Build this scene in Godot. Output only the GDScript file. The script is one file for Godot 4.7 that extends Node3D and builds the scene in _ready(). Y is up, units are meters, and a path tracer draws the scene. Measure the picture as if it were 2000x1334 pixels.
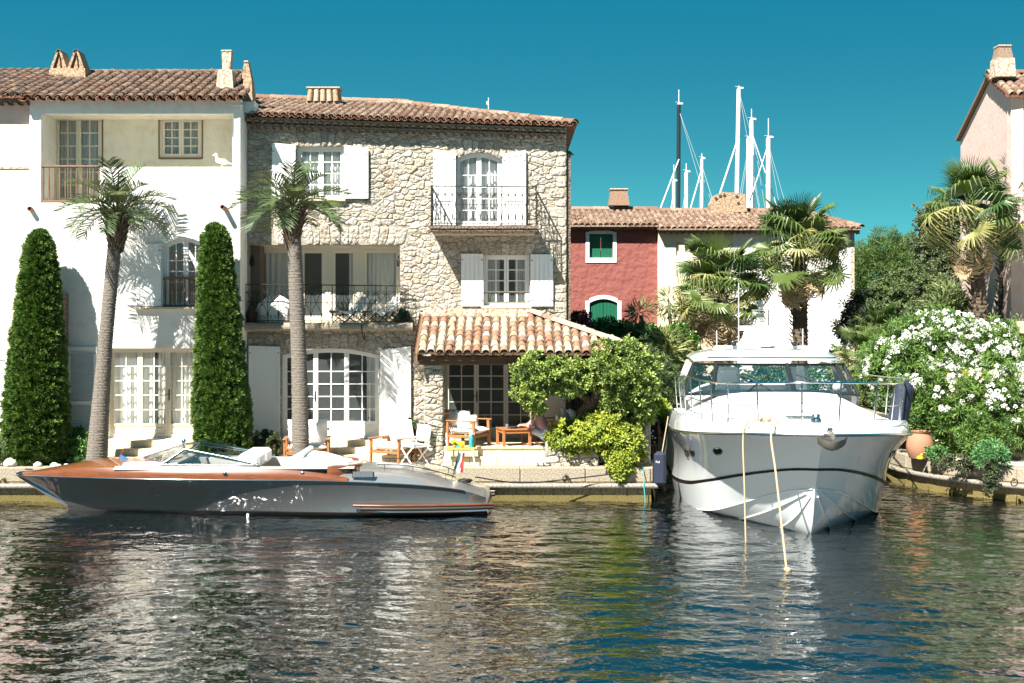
extends Node3D
# A canal-side village: white, stone and pink houses, palms and cypresses, a speedboat and a motor yacht.
# Axes: x to the right along the quay, y up from the water surface, z towards the opposite bank. Metres.

class MB:
	var v := PackedVector3Array()
	var n := PackedVector3Array()
	var i := PackedInt32Array()
	var c := PackedColorArray()
	var col := Color(1, 1, 1)
	var tinted := false
	func pt(p: Vector3, nn: Vector3) -> int:
		v.append(p)
		n.append(nn)
		if tinted:
			c.append(col)
		return v.size() - 1
	func tri(a: Vector3, b: Vector3, d: Vector3) -> void:
		var nn := (b - a).cross(d - a).normalized()
		var k := v.size()
		pt(a, nn); pt(b, nn); pt(d, nn)
		i.append_array([k, k + 2, k + 1])
	func quad(a: Vector3, b: Vector3, d: Vector3, e: Vector3) -> void:
		var nn := (d - a).cross(e - b).normalized()
		var k := v.size()
		pt(a, nn); pt(b, nn); pt(d, nn); pt(e, nn)
		i.append_array([k, k + 2, k + 1, k, k + 3, k + 2])
	func oquad(a: Vector3, b: Vector3, d: Vector3, e: Vector3, mid: Vector3) -> void:
		if (d - a).cross(e - b).dot((a + b + d + e) * 0.25 - mid) < 0.0:
			quad(e, d, b, a)
		else:
			quad(a, b, d, e)
	func hexa(p: Array) -> void: # p: 4 bottom, 4 top points in matching order
		var mid := Vector3.ZERO
		for q in p:
			mid += q
		mid /= 8.0
		oquad(p[0], p[1], p[2], p[3], mid)
		oquad(p[4], p[5], p[6], p[7], mid)
		for k in 4:
			oquad(p[k], p[(k + 1) % 4], p[4 + (k + 1) % 4], p[4 + k], mid)
	func box(x0: float, y0: float, z0: float, x1: float, y1: float, z1: float) -> void:
		hexa([Vector3(x0, y0, z0), Vector3(x1, y0, z0), Vector3(x1, y0, z1), Vector3(x0, y0, z1), Vector3(x0, y1, z0), Vector3(x1, y1, z0), Vector3(x1, y1, z1), Vector3(x0, y1, z1)])
	# a column between xa and xb whose bottom and top may slope
	func slab(xa: float, xb: float, la: float, ha: float, lb: float, hb: float, z0: float, z1: float) -> void:
		hexa([Vector3(xa, la, z0), Vector3(xb, lb, z0), Vector3(xb, lb, z1), Vector3(xa, la, z1), Vector3(xa, ha, z0), Vector3(xb, hb, z0), Vector3(xb, hb, z1), Vector3(xa, ha, z1)])
	func bbox(size: Vector3, b: float, xf := Transform3D.IDENTITY) -> void: # chamfered box round the origin of xf
		var h := size * 0.5
		var mid := xf.origin
		var f := func(s: Vector3, ax: int) -> Vector3:
			var q := Vector3(s.x * (h.x - b), s.y * (h.y - b), s.z * (h.z - b))
			q[ax] = s[ax] * h[ax]
			return xf * q
		for ax in 3:
			var u := (ax + 1) % 3
			var w := (ax + 2) % 3
			for sg in [-1.0, 1.0]:
				var q := []
				for e in [[-1.0, -1.0], [1.0, -1.0], [1.0, 1.0], [-1.0, 1.0]]:
					var s := Vector3.ZERO
					s[ax] = sg
					s[u] = e[0]
					s[w] = e[1]
					q.append(f.call(s, ax))
				oquad(q[0], q[1], q[2], q[3], mid)
				for sh in [-1.0, 1.0]: # edge between faces ax and u, along w
					var s0 := Vector3.ZERO
					s0[ax] = sg
					s0[u] = sh
					s0[w] = -1.0
					var s1 := s0
					s1[w] = 1.0
					oquad(f.call(s0, ax), f.call(s1, ax), f.call(s1, u), f.call(s0, u), mid)
		for sx in [-1.0, 1.0]:
			for sy in [-1.0, 1.0]:
				for sz in [-1.0, 1.0]:
					var s := Vector3(sx, sy, sz)
					var a: Vector3 = f.call(s, 0)
					var d: Vector3 = f.call(s, 1)
					var e: Vector3 = f.call(s, 2)
					if (d - a).cross(e - a).dot(a - mid) < 0.0:
						tri(a, e, d)
					else:
						tri(a, d, e)
	# grid of points, smooth; out: a point inside the shape or null for as-is
	func surf(rows: Array, closed := false, flip := false) -> void:
		var nr := rows.size()
		var nc: int = rows[0].size()
		var nn := PackedVector3Array()
		nn.resize(nr * nc)
		var f := -1.0 if flip else 1.0
		for r in nr - 1:
			for k in (nc if closed else nc - 1):
				var k2 := (k + 1) % nc
				var a: Vector3 = rows[r][k]
				var b: Vector3 = rows[r][k2]
				var d: Vector3 = rows[r + 1][k2]
				var e: Vector3 = rows[r + 1][k]
				var m := (d - a).cross(e - b) * f
				nn[r * nc + k] += m
				nn[r * nc + k2] += m
				nn[(r + 1) * nc + k] += m
				nn[(r + 1) * nc + k2] += m
		var o := v.size()
		for r in nr:
			for k in nc:
				pt(rows[r][k], nn[r * nc + k].normalized())
		for r in nr - 1:
			for k in (nc if closed else nc - 1):
				var k2 := (k + 1) % nc
				var a := o + r * nc + k
				var b := o + r * nc + k2
				var d := o + (r + 1) * nc + k2
				var e := o + (r + 1) * nc + k
				if flip:
					i.append_array([a, b, d, a, d, e])
				else:
					i.append_array([a, d, b, a, e, d])
	func fan(pts: Array, up: Vector3) -> void:
		var k := v.size()
		for p in pts:
			pt(p, up)
		for q in range(1, pts.size() - 1):
			if (pts[q] - pts[0]).cross(pts[q + 1] - pts[0]).dot(up) >= 0.0:
				i.append_array([k, k + q + 1, k + q])
			else:
				i.append_array([k, k + q, k + q + 1])
	func tube(pts: Array, rad, sides := 8, caps := true) -> void:
		var rows := []
		var m := pts.size()
		var t0: Vector3 = (pts[1] - pts[0]).normalized()
		var u := t0.cross(Vector3.UP)
		if u.length() < 0.2:
			u = t0.cross(Vector3.RIGHT)
		u = u.normalized()
		for k in m:
			var t: Vector3 = (pts[mini(k + 1, m - 1)] - pts[maxi(k - 1, 0)]).normalized()
			u = (u - t * u.dot(t)).normalized()
			var w := t.cross(u)
			var r: float = rad[k] if rad is Array or rad is PackedFloat32Array else rad
			var ring := PackedVector3Array()
			for s in sides:
				var an := TAU * s / sides
				ring.append(pts[k] + (u * cos(an) + w * sin(an)) * r)
			rows.append(ring)
		surf(rows, true, false)
		if caps:
			fan(Array(rows[0]), -t0)
			fan(Array(rows[m - 1]), (pts[m - 1] - pts[m - 2]).normalized())
	func rod(a: Vector3, b: Vector3, r: float, sides := 6) -> void:
		tube([a, b], r, sides)
	func lathe(prof: Array, sides := 16, xf := Transform3D.IDENTITY) -> void: # prof: Vector2(radius, height), bottom to top
		var rows := []
		for p in prof:
			var ring := PackedVector3Array()
			for s in sides:
				var an := TAU * s / sides
				ring.append(xf * Vector3(cos(an) * p.x, p.y, sin(an) * p.x))
			rows.append(ring)
		surf(rows, true, true)
	func extr(poly: PackedVector2Array, xf: Transform3D, depth: float) -> void: # xy outline pushed along z
		if Geometry2D.is_polygon_clockwise(poly):
			poly = poly.duplicate()
			poly.reverse()
		var ids := Geometry2D.triangulate_polygon(poly)
		for side in 2:
			var z := depth if side == 1 else 0.0
			for k in range(0, ids.size(), 3):
				var a := poly[ids[k]]
				var b := poly[ids[k + 1]]
				var d := poly[ids[k + 2]]
				var cw := (b - a).cross(d - a) < 0.0
				if cw == (side == 1):
					tri(xf * Vector3(a.x, a.y, z), xf * Vector3(d.x, d.y, z), xf * Vector3(b.x, b.y, z))
				else:
					tri(xf * Vector3(a.x, a.y, z), xf * Vector3(b.x, b.y, z), xf * Vector3(d.x, d.y, z))
		for k in poly.size():
			var a := poly[k]
			var b := poly[(k + 1) % poly.size()]
			quad(xf * Vector3(a.x, a.y, 0), xf * Vector3(b.x, b.y, 0), xf * Vector3(b.x, b.y, depth), xf * Vector3(a.x, a.y, depth))
	func add(o: MB, xf: Transform3D) -> void:
		var k := v.size()
		for q in o.v.size():
			pt(xf * o.v[q], (xf.basis * o.n[q]).normalized())
		for q in o.i:
			i.append(k + q)
	func mesh() -> ArrayMesh:
		var arr := []
		arr.resize(Mesh.ARRAY_MAX)
		arr[Mesh.ARRAY_VERTEX] = v
		arr[Mesh.ARRAY_NORMAL] = n
		arr[Mesh.ARRAY_INDEX] = i
		if tinted:
			arr[Mesh.ARRAY_COLOR] = c
		var m := ArrayMesh.new()
		m.add_surface_from_arrays(Mesh.PRIMITIVE_TRIANGLES, arr)
		return m

var rng := RandomNumberGenerator.new()
var used := {}
var mats := {}
var cam: Camera3D

func rf(a: float, b: float) -> float:
	return rng.randf_range(a, b)

func lin(r: float, g: float, b: float, a := 1.0) -> Color:
	var k := Color(r, g, b).linear_to_srgb()
	k.a = a
	return k

func numbered(nm: String) -> String:
	if not used.has(nm):
		used[nm] = 0
		return nm
	used[nm] += 1
	return "%s_%03d" % [nm, used[nm]]

func thing(nm: String, label: String, cat: String, at := Vector3.ZERO, turn := 0.0, group := "") -> Node3D:
	var o := Node3D.new()
	o.name = numbered(nm)
	add_child(o, true)
	o.position = at
	o.rotation.y = turn
	o.set_meta("label", label)
	o.set_meta("category", cat)
	if group:
		o.set_meta("group", group)
	return o

# a part given in the thing's own axes
func pl(parent: Node3D, nm: String, mesh: Mesh, m: Material, xf := Transform3D.IDENTITY) -> MeshInstance3D:
	var o := MeshInstance3D.new()
	o.name = nm
	o.mesh = mesh
	o.material_override = m
	parent.add_child(o, true)
	o.transform = xf
	return o

# a part given in world axes
func pw(parent: Node3D, nm: String, mesh: Mesh, m: Material, xf := Transform3D.IDENTITY) -> MeshInstance3D:
	var o := pl(parent, nm, mesh, m)
	o.transform = parent.global_transform.affine_inverse() * xf
	return o

# a thing that is one mesh, given in world axes round its own place
func solo(nm: String, label: String, cat: String, mb: MB, m: Material, at := Vector3.ZERO, group := "") -> MeshInstance3D:
	var o := MeshInstance3D.new()
	o.name = numbered(nm)
	o.mesh = mb.mesh()
	o.material_override = m
	add_child(o, true)
	o.position = at
	o.set_meta("label", label)
	o.set_meta("category", cat)
	if group:
		o.set_meta("group", group)
	return o

func structure(nm: String, mb: MB, m: Material) -> MeshInstance3D:
	var o := MeshInstance3D.new()
	o.name = nm
	o.mesh = mb.mesh()
	o.material_override = m
	o.set_meta("kind", "structure")
	add_child(o, true)
	return o

func stuff(o: Node) -> void:
	o.set_meta("kind", "stuff")

func copies(parent: Node3D, nm: String, mesh: Mesh, m: Material, xfs: Array, cols: Array) -> MultiMeshInstance3D:
	var mm := MultiMesh.new()
	mm.transform_format = MultiMesh.TRANSFORM_3D
	mm.use_colors = true
	mm.mesh = mesh
	mm.instance_count = xfs.size()
	for k in xfs.size():
		mm.set_instance_transform(k, xfs[k])
		mm.set_instance_color(k, cols[k])
	var o := MultiMeshInstance3D.new()
	o.name = nm
	o.multimesh = mm
	o.material_override = m
	stuff(o)
	parent.add_child(o, true)
	o.transform = parent.global_transform.affine_inverse()
	return o

# ---------------------------------------------------------------- textures and materials
func noise_img(size: int, freq: float, oct := 4, kind := FastNoiseLite.TYPE_SIMPLEX_SMOOTH, fractal := FastNoiseLite.FRACTAL_FBM, sd := 1) -> Image:
	var f := FastNoiseLite.new()
	f.noise_type = kind
	f.frequency = freq
	f.fractal_type = fractal
	f.fractal_octaves = oct
	f.seed = sd
	return f.get_seamless_image(size, size)

func grey_tex(im: Image) -> ImageTexture:
	return ImageTexture.create_from_image(im)

func ramp_tex(im: Image, stops: Array) -> ImageTexture: # stops: [position, linear colour]
	var g := Gradient.new()
	g.offsets = PackedFloat32Array(stops.map(func(s): return s[0]))
	g.colors = PackedColorArray(stops.map(func(s): return s[1]))
	var lut := []
	for k in 256:
		var q := g.sample(k / 255.0).linear_to_srgb()
		lut.append([int(clampf(q.r, 0, 1) * 255), int(clampf(q.g, 0, 1) * 255), int(clampf(q.b, 0, 1) * 255)])
	im.convert(Image.FORMAT_L8)
	var d := im.get_data()
	var o := PackedByteArray()
	o.resize(d.size() * 3)
	for k in d.size():
		var e: Array = lut[d[k]]
		o[k * 3] = e[0]
		o[k * 3 + 1] = e[1]
		o[k * 3 + 2] = e[2]
	return ImageTexture.create_from_image(Image.create_from_data(im.get_width(), im.get_height(), false, Image.FORMAT_RGB8, o))

func mat(key: String, col := Color.WHITE, rough := 0.7, o := {}) -> StandardMaterial3D:
	if mats.has(key):
		return mats[key]
	var m := StandardMaterial3D.new()
	m.resource_name = key
	m.albedo_color = col
	m.roughness = rough
	m.metallic = o.get("metal", 0.0)
	m.metallic_specular = o.get("spec", 0.5)
	if o.has("tex"):
		m.albedo_texture = o.tex
	if o.has("bump"):
		m.heightmap_enabled = true
		m.heightmap_texture = o.bump
		m.heightmap_scale = o.get("depth", 1.0)
	if o.has("tex") or o.has("bump"):
		m.uv1_triplanar = true
		m.uv1_world_triplanar = o.get("world", true)
		var s = o.get("scale", 1.0)
		m.uv1_scale = s if s is Vector3 else Vector3(s, s, s)
	if o.has("back"):
		m.backlight_enabled = true
		m.backlight = o.back
	if o.has("coat"):
		m.clearcoat_enabled = true
		m.clearcoat = o.coat
		m.clearcoat_roughness = o.get("coat_rough", 0.05)
	if o.has("rim"):
		m.rim_enabled = true
		m.rim = o.rim
	if o.get("tint", false):
		m.vertex_color_use_as_albedo = true
	if col.a < 1.0:
		m.transparency = BaseMaterial3D.TRANSPARENCY_ALPHA
	mats[key] = m
	return m

func smooth_line(pts: Array, sub := 4) -> Array:
	var o := []
	for k in pts.size() - 1:
		var a: Vector3 = pts[maxi(k - 1, 0)]
		var b: Vector3 = pts[k]
		var d: Vector3 = pts[k + 1]
		var e: Vector3 = pts[mini(k + 2, pts.size() - 1)]
		for s in sub:
			o.append(b.cubic_interpolate(d, a, e, float(s) / sub))
	o.append(pts[-1])
	return o

func basis_up(y: Vector3, spin := 0.0) -> Basis: # a basis whose y axis points along y
	y = y.normalized()
	var x := y.cross(Vector3.FORWARD)
	if x.length() < 0.1:
		x = y.cross(Vector3.RIGHT)
	x = x.normalized()
	return Basis(x, y, x.cross(y)) * Basis(Vector3.UP, spin)

func _ready() -> void:
	rng.seed = 7
	# ---- camera: level, lens shifted a little down
	cam = Camera3D.new()
	cam.name = "camera"
	cam.projection = Camera3D.PROJECTION_FRUSTUM
	cam.near = 0.1
	cam.far = 900.0
	cam.size = 0.1 * 1334.0 / 2600.0
	cam.frustum_offset = Vector2(0, -0.1 * 60.0 / 2600.0)
	cam.position = Vector3(0, 4.3, 32.5)
	add_child(cam)
	cam.current = true
	# ---- sky, sun, exposure
	var sky := ProceduralSkyMaterial.new()
	sky.sky_top_color = lin(0.0012, 0.068, 0.12)
	sky.sky_horizon_color = lin(0.07, 0.325, 0.32)
	sky.sky_curve = 0.05
	sky.ground_bottom_color = lin(0.03, 0.05, 0.05)
	sky.ground_horizon_color = lin(0.12, 0.3, 0.3)
	sky.sun_angle_max = 0.0
	var env := Environment.new()
	env.background_mode = Environment.BG_SKY
	env.sky = Sky.new()
	env.sky.sky_material = sky
	env.tonemap_mode = Environment.TONE_MAPPER_LINEAR
	env.tonemap_exposure = 3.0
	env.sdfgi_enabled = true
	env.ssao_enabled = true
	env.ssil_enabled = true
	var we := WorldEnvironment.new()
	we.name = "world_environment"
	we.environment = env
	add_child(we)
	var sun := DirectionalLight3D.new()
	sun.name = "sun"
	sun.light_color = Color(1.0, 0.98, 0.94)
	sun.light_energy = 1.6
	sun.light_angular_distance = 0.5
	sun.shadow_enabled = true
	add_child(sun)
	sun.look_at_from_position(Vector3(-7.0, 13.5, 10.0), Vector3.ZERO)
	make_materials()
	rng.seed = 11
	build_setting()
	rng.seed = 18
	build_pink_house()
	rng.seed = 25
	build_white_house()
	rng.seed = 32
	build_stone_house()
	rng.seed = 39
	build_porch()
	rng.seed = 46
	build_far_houses()
	rng.seed = 53
	build_gable_house()
	rng.seed = 60
	build_masts()
	rng.seed = 67
	build_speedboat()
	rng.seed = 74
	build_yacht()
	rng.seed = 81
	build_palms()
	rng.seed = 88
	build_greenery()
	rng.seed = 95
	build_furniture()
	rng.seed = 102
	build_people()
	rng.seed = 109
	build_small_things()

func make_materials() -> void:
	var fine := grey_tex(noise_img(512, 0.03, 5))
	var rough := grey_tex(noise_img(512, 0.012, 6, FastNoiseLite.TYPE_SIMPLEX_SMOOTH, FastNoiseLite.FRACTAL_FBM, 3))
	var cells := grey_tex(noise_img(512, 0.03, 3, FastNoiseLite.TYPE_CELLULAR, FastNoiseLite.FRACTAL_FBM, 5))
	var patch_im := noise_img(512, 0.008, 5, FastNoiseLite.TYPE_SIMPLEX_SMOOTH, FastNoiseLite.FRACTAL_FBM, 9)
	var w := Color(1, 1, 1)
	var patches := ramp_tex(patch_im.duplicate(), [[0.0, Color(0.86, 0.84, 0.8)], [0.45, Color(0.97, 0.965, 0.955)], [1.0, w]])
	var strong := ramp_tex(noise_img(512, 0.02, 5, FastNoiseLite.TYPE_SIMPLEX_SMOOTH, FastNoiseLite.FRACTAL_FBM, 12), [[0.15, Color(0.36, 0.33, 0.3)], [0.5, Color(0.85, 0.83, 0.8)], [0.85, w]])
	var stonec := ramp_tex(noise_img(512, 0.015, 6, FastNoiseLite.TYPE_SIMPLEX_SMOOTH, FastNoiseLite.FRACTAL_FBM, 21), [[0.1, Color(0.5, 0.45, 0.38)], [0.4, Color(0.85, 0.8, 0.72)], [0.6, Color(0.98, 0.96, 0.93)], [0.9, Color(0.82, 0.83, 0.82)]])
	var tilec := ramp_tex(noise_img(512, 0.02, 5, FastNoiseLite.TYPE_SIMPLEX_SMOOTH, FastNoiseLite.FRACTAL_FBM, 31), [[0.1, Color(0.3, 0.25, 0.2)], [0.45, Color(0.85, 0.78, 0.7)], [0.75, Color(1, 0.98, 0.94)]])
	var grain_im := noise_img(512, 0.02, 4, FastNoiseLite.TYPE_SIMPLEX_SMOOTH, FastNoiseLite.FRACTAL_FBM, 41)
	var grain := ramp_tex(grain_im, [[0.1, Color(0.45, 0.38, 0.3)], [0.5, Color(0.9, 0.87, 0.82)], [0.9, w]])
	var grain_h := grey_tex(noise_img(512, 0.02, 4, FastNoiseLite.TYPE_SIMPLEX_SMOOTH, FastNoiseLite.FRACTAL_FBM, 41))
	# plaster and masonry
	mat("white_plaster", lin(0.8, 0.79, 0.76), 0.9, {"tex": patches, "bump": fine, "depth": 0.6, "scale": 0.45})
	mat("cream_plaster", lin(0.8, 0.75, 0.62), 0.9, {"tex": patches, "bump": fine, "depth": 0.7, "scale": 0.5})
	mat("pale_pink_plaster", lin(0.64, 0.48, 0.43), 0.9, {"tex": patches, "bump": fine, "depth": 0.7, "scale": 0.45})
	mat("rose_plaster", lin(0.62, 0.46, 0.41), 0.9, {"tex": patches, "bump": fine, "depth": 0.7, "scale": 0.35})
	mat("red_plaster", lin(0.24, 0.075, 0.062), 0.9, {"tex": patches, "bump": rough, "depth": 3.0, "scale": 0.5})
	mat("far_cream_plaster", lin(0.76, 0.66, 0.48), 0.9, {"tex": patches, "bump": rough, "depth": 1.0, "scale": 0.4})
	mat("mortar", lin(0.38, 0.345, 0.29), 0.95, {"tex": strong, "bump": rough, "depth": 2.0, "scale": 1.4})
	var tones := [Color(0.423, 0.392, 0.339), Color(0.478, 0.45, 0.399), Color(0.377, 0.342, 0.292), Color(0.447, 0.424, 0.383), Color(0.517, 0.492, 0.448), Color(0.404, 0.346, 0.274), Color(0.389, 0.373, 0.338), Color(0.471, 0.434, 0.371)]
	for k in tones.size():
		mat("stone%d" % k, tones[k].linear_to_srgb(), 0.9, {"tex": stonec, "bump": rough, "depth": 5.0, "scale": 1.3})
	mat("step_stone", lin(0.62, 0.52, 0.37), 0.85, {"tex": patches, "bump": fine, "depth": 0.5, "scale": 0.8})
	mat("concrete", lin(0.4, 0.35, 0.26), 0.95, {"tex": strong, "bump": rough, "depth": 1.5, "scale": 1.1})
	mat("coping", lin(0.37, 0.325, 0.25), 0.9, {"tex": strong, "bump": fine, "depth": 0.5, "scale": 2.6})
	mat("quay_face", lin(0.3, 0.235, 0.12), 0.95, {"tex": strong, "bump": rough, "depth": 2.5, "scale": 1.2})
	mat("algae", lin(0.2, 0.16, 0.05), 0.9, {"tex": strong, "bump": cells, "depth": 3.0, "scale": 3.0})
	mat("paving", lin(0.6, 0.53, 0.42), 0.9, {"tex": patches, "bump": fine, "depth": 0.5, "scale": 0.6})
	mat("chimney_render", lin(0.42, 0.3, 0.2), 0.95, {"tex": strong, "bump": rough, "depth": 2.0, "scale": 1.2})
	mat("pale_render", lin(0.55, 0.45, 0.35), 0.95, {"tex": strong, "bump": rough, "depth": 2.0, "scale": 1.0})
	mat("rough_stone", lin(0.2, 0.15, 0.11), 0.95, {"tex": strong, "bump": rough, "depth": 4.0, "scale": 1.5})
	# roof tiles: old brown ones, ruddy ones, pale weathered ones
	var brown := [Color(0.149, 0.0996, 0.0731), Color(0.202, 0.135, 0.0989), Color(0.12, 0.0835, 0.0669), Color(0.225, 0.159, 0.119), Color(0.162, 0.0929, 0.0664)]
	var ruddy := [Color(0.232, 0.149, 0.111), Color(0.287, 0.197, 0.146), Color(0.274, 0.204, 0.159), Color(0.201, 0.117, 0.0854), Color(0.329, 0.252, 0.195)]
	var pale := [Color(0.468, 0.391, 0.297), Color(0.526, 0.466, 0.372), Color(0.311, 0.166, 0.114), Color(0.408, 0.288, 0.202), Color(0.35, 0.222, 0.154), Color(0.565, 0.514, 0.42), Color(0.484, 0.373, 0.279), Color(0.276, 0.174, 0.122)]
	for s in [["brown", brown], ["ruddy", ruddy], ["pale", pale]]:
		for k in s[1].size():
			mat("%s_tile%d" % [s[0], k], s[1][k].linear_to_srgb(), 0.9, {"tex": tilec, "bump": fine, "depth": 0.5, "scale": 1.7})
	mat("under_tile", lin(0.2, 0.1, 0.06), 0.95, {"tex": tilec, "scale": 1.5})
	# paint, wood, metal, glass, cloth
	mat("white_paint", lin(0.8, 0.8, 0.78), 0.55, {"bump": grain_h, "depth": 0.15, "scale": Vector3(6, 0.5, 6)})
	mat("ivory_paint", lin(0.74, 0.67, 0.54), 0.55)
	mat("grey_paint", lin(0.5, 0.47, 0.41), 0.5)
	mat("green_paint", lin(0.003, 0.1, 0.05), 0.5, {"bump": grain_h, "depth": 0.2, "scale": Vector3(6, 0.5, 6)})
	mat("brown_paint", lin(0.25, 0.17, 0.11), 0.7)
	mat("old_wood", lin(0.2, 0.125, 0.075), 0.85, {"tex": grain, "bump": grain_h, "depth": 0.5, "scale": Vector3(5, 1, 5)})
	mat("beam_wood", lin(0.12, 0.075, 0.045), 0.85, {"tex": grain, "bump": grain_h, "depth": 0.8, "scale": Vector3(0.6, 5, 5)})
	mat("teak", lin(0.42, 0.17, 0.06), 0.45, {"tex": grain, "scale": Vector3(4, 4, 4)})
	mat("iron", lin(0.035, 0.027, 0.022), 0.6, {"metal": 0.4})
	mat("dark_metal", lin(0.03, 0.03, 0.03), 0.5, {"metal": 0.6})
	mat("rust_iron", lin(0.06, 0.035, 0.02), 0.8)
	mat("chrome", lin(0.75, 0.76, 0.76), 0.12, {"metal": 1.0})
	mat("steel", lin(0.6, 0.6, 0.6), 0.25, {"metal": 1.0})
	mat("glass", Color(0.9, 0.97, 0.97, 0.06), 0.0)
	mat("tinted_glass", Color(0.3, 0.5, 0.55, 0.25), 0.0)
	mat("curtain", lin(0.72, 0.71, 0.66), 0.95, {"back": Color(0.4, 0.4, 0.38)})
	mat("grey_curtain", lin(0.45, 0.47, 0.45), 0.95, {"back": Color(0.3, 0.3, 0.3)})
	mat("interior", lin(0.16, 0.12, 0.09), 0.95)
	mat("canvas", lin(0.8, 0.79, 0.75), 0.95, {"rim": 0.3, "bump": fine, "depth": 0.5, "scale": 4.0})
	mat("beige_canvas", lin(0.62, 0.57, 0.47), 0.95, {"rim": 0.3, "bump": fine, "depth": 0.4, "scale": 4.0})
	mat("grey_canvas", lin(0.4, 0.4, 0.38), 0.95, {"rim": 0.3})
	mat("terracotta", lin(0.36, 0.17, 0.1), 0.85, {"tex": patches, "scale": 1.0})
	mat("navy", lin(0.012, 0.018, 0.04), 0.7)
	mat("black_rubber", lin(0.012, 0.012, 0.012), 0.6)
	mat("pipe_grey", lin(0.3, 0.28, 0.25), 0.6, {"tex": strong, "scale": 1.5})
	mat("soil", lin(0.06, 0.042, 0.028), 1.0, {"tex": strong, "scale": 3.0})
	mat("hill", lin(0.07, 0.07, 0.035), 1.0, {"tex": strong, "bump": rough, "depth": 8.0, "scale": 0.3})
	mat("white_gel", lin(0.78, 0.79, 0.79), 0.18, {"coat": 0.6})
	mat("rope", lin(0.42, 0.32, 0.19), 0.95)
	mat("white_flower", lin(0.82, 0.82, 0.78), 0.8, {"back": Color(0.4, 0.4, 0.38), "tint": true})
	mat("leaf", w, 0.55, {"back": Color(0.35, 0.45, 0.15), "tint": true})
	mat("waxy_leaf", w, 0.32, {"back": Color(0.2, 0.28, 0.08), "tint": true})
	mat("dry_leaf", lin(0.42, 0.31, 0.18), 0.8, {"back": Color(0.3, 0.25, 0.15)})
	mat("palm_bark", lin(0.21, 0.185, 0.16), 0.95, {"tex": strong, "bump": rough, "depth": 2.0, "scale": Vector3(1.5, 5, 1.5)})
	mat("boot_bark", lin(0.13, 0.095, 0.065), 0.95, {"tex": strong, "scale": Vector3(4, 1, 4)})
	mat("bark", lin(0.11, 0.08, 0.055), 0.95, {"tex": strong, "bump": rough, "depth": 4.0, "scale": Vector3(3, 1, 3)})

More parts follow.
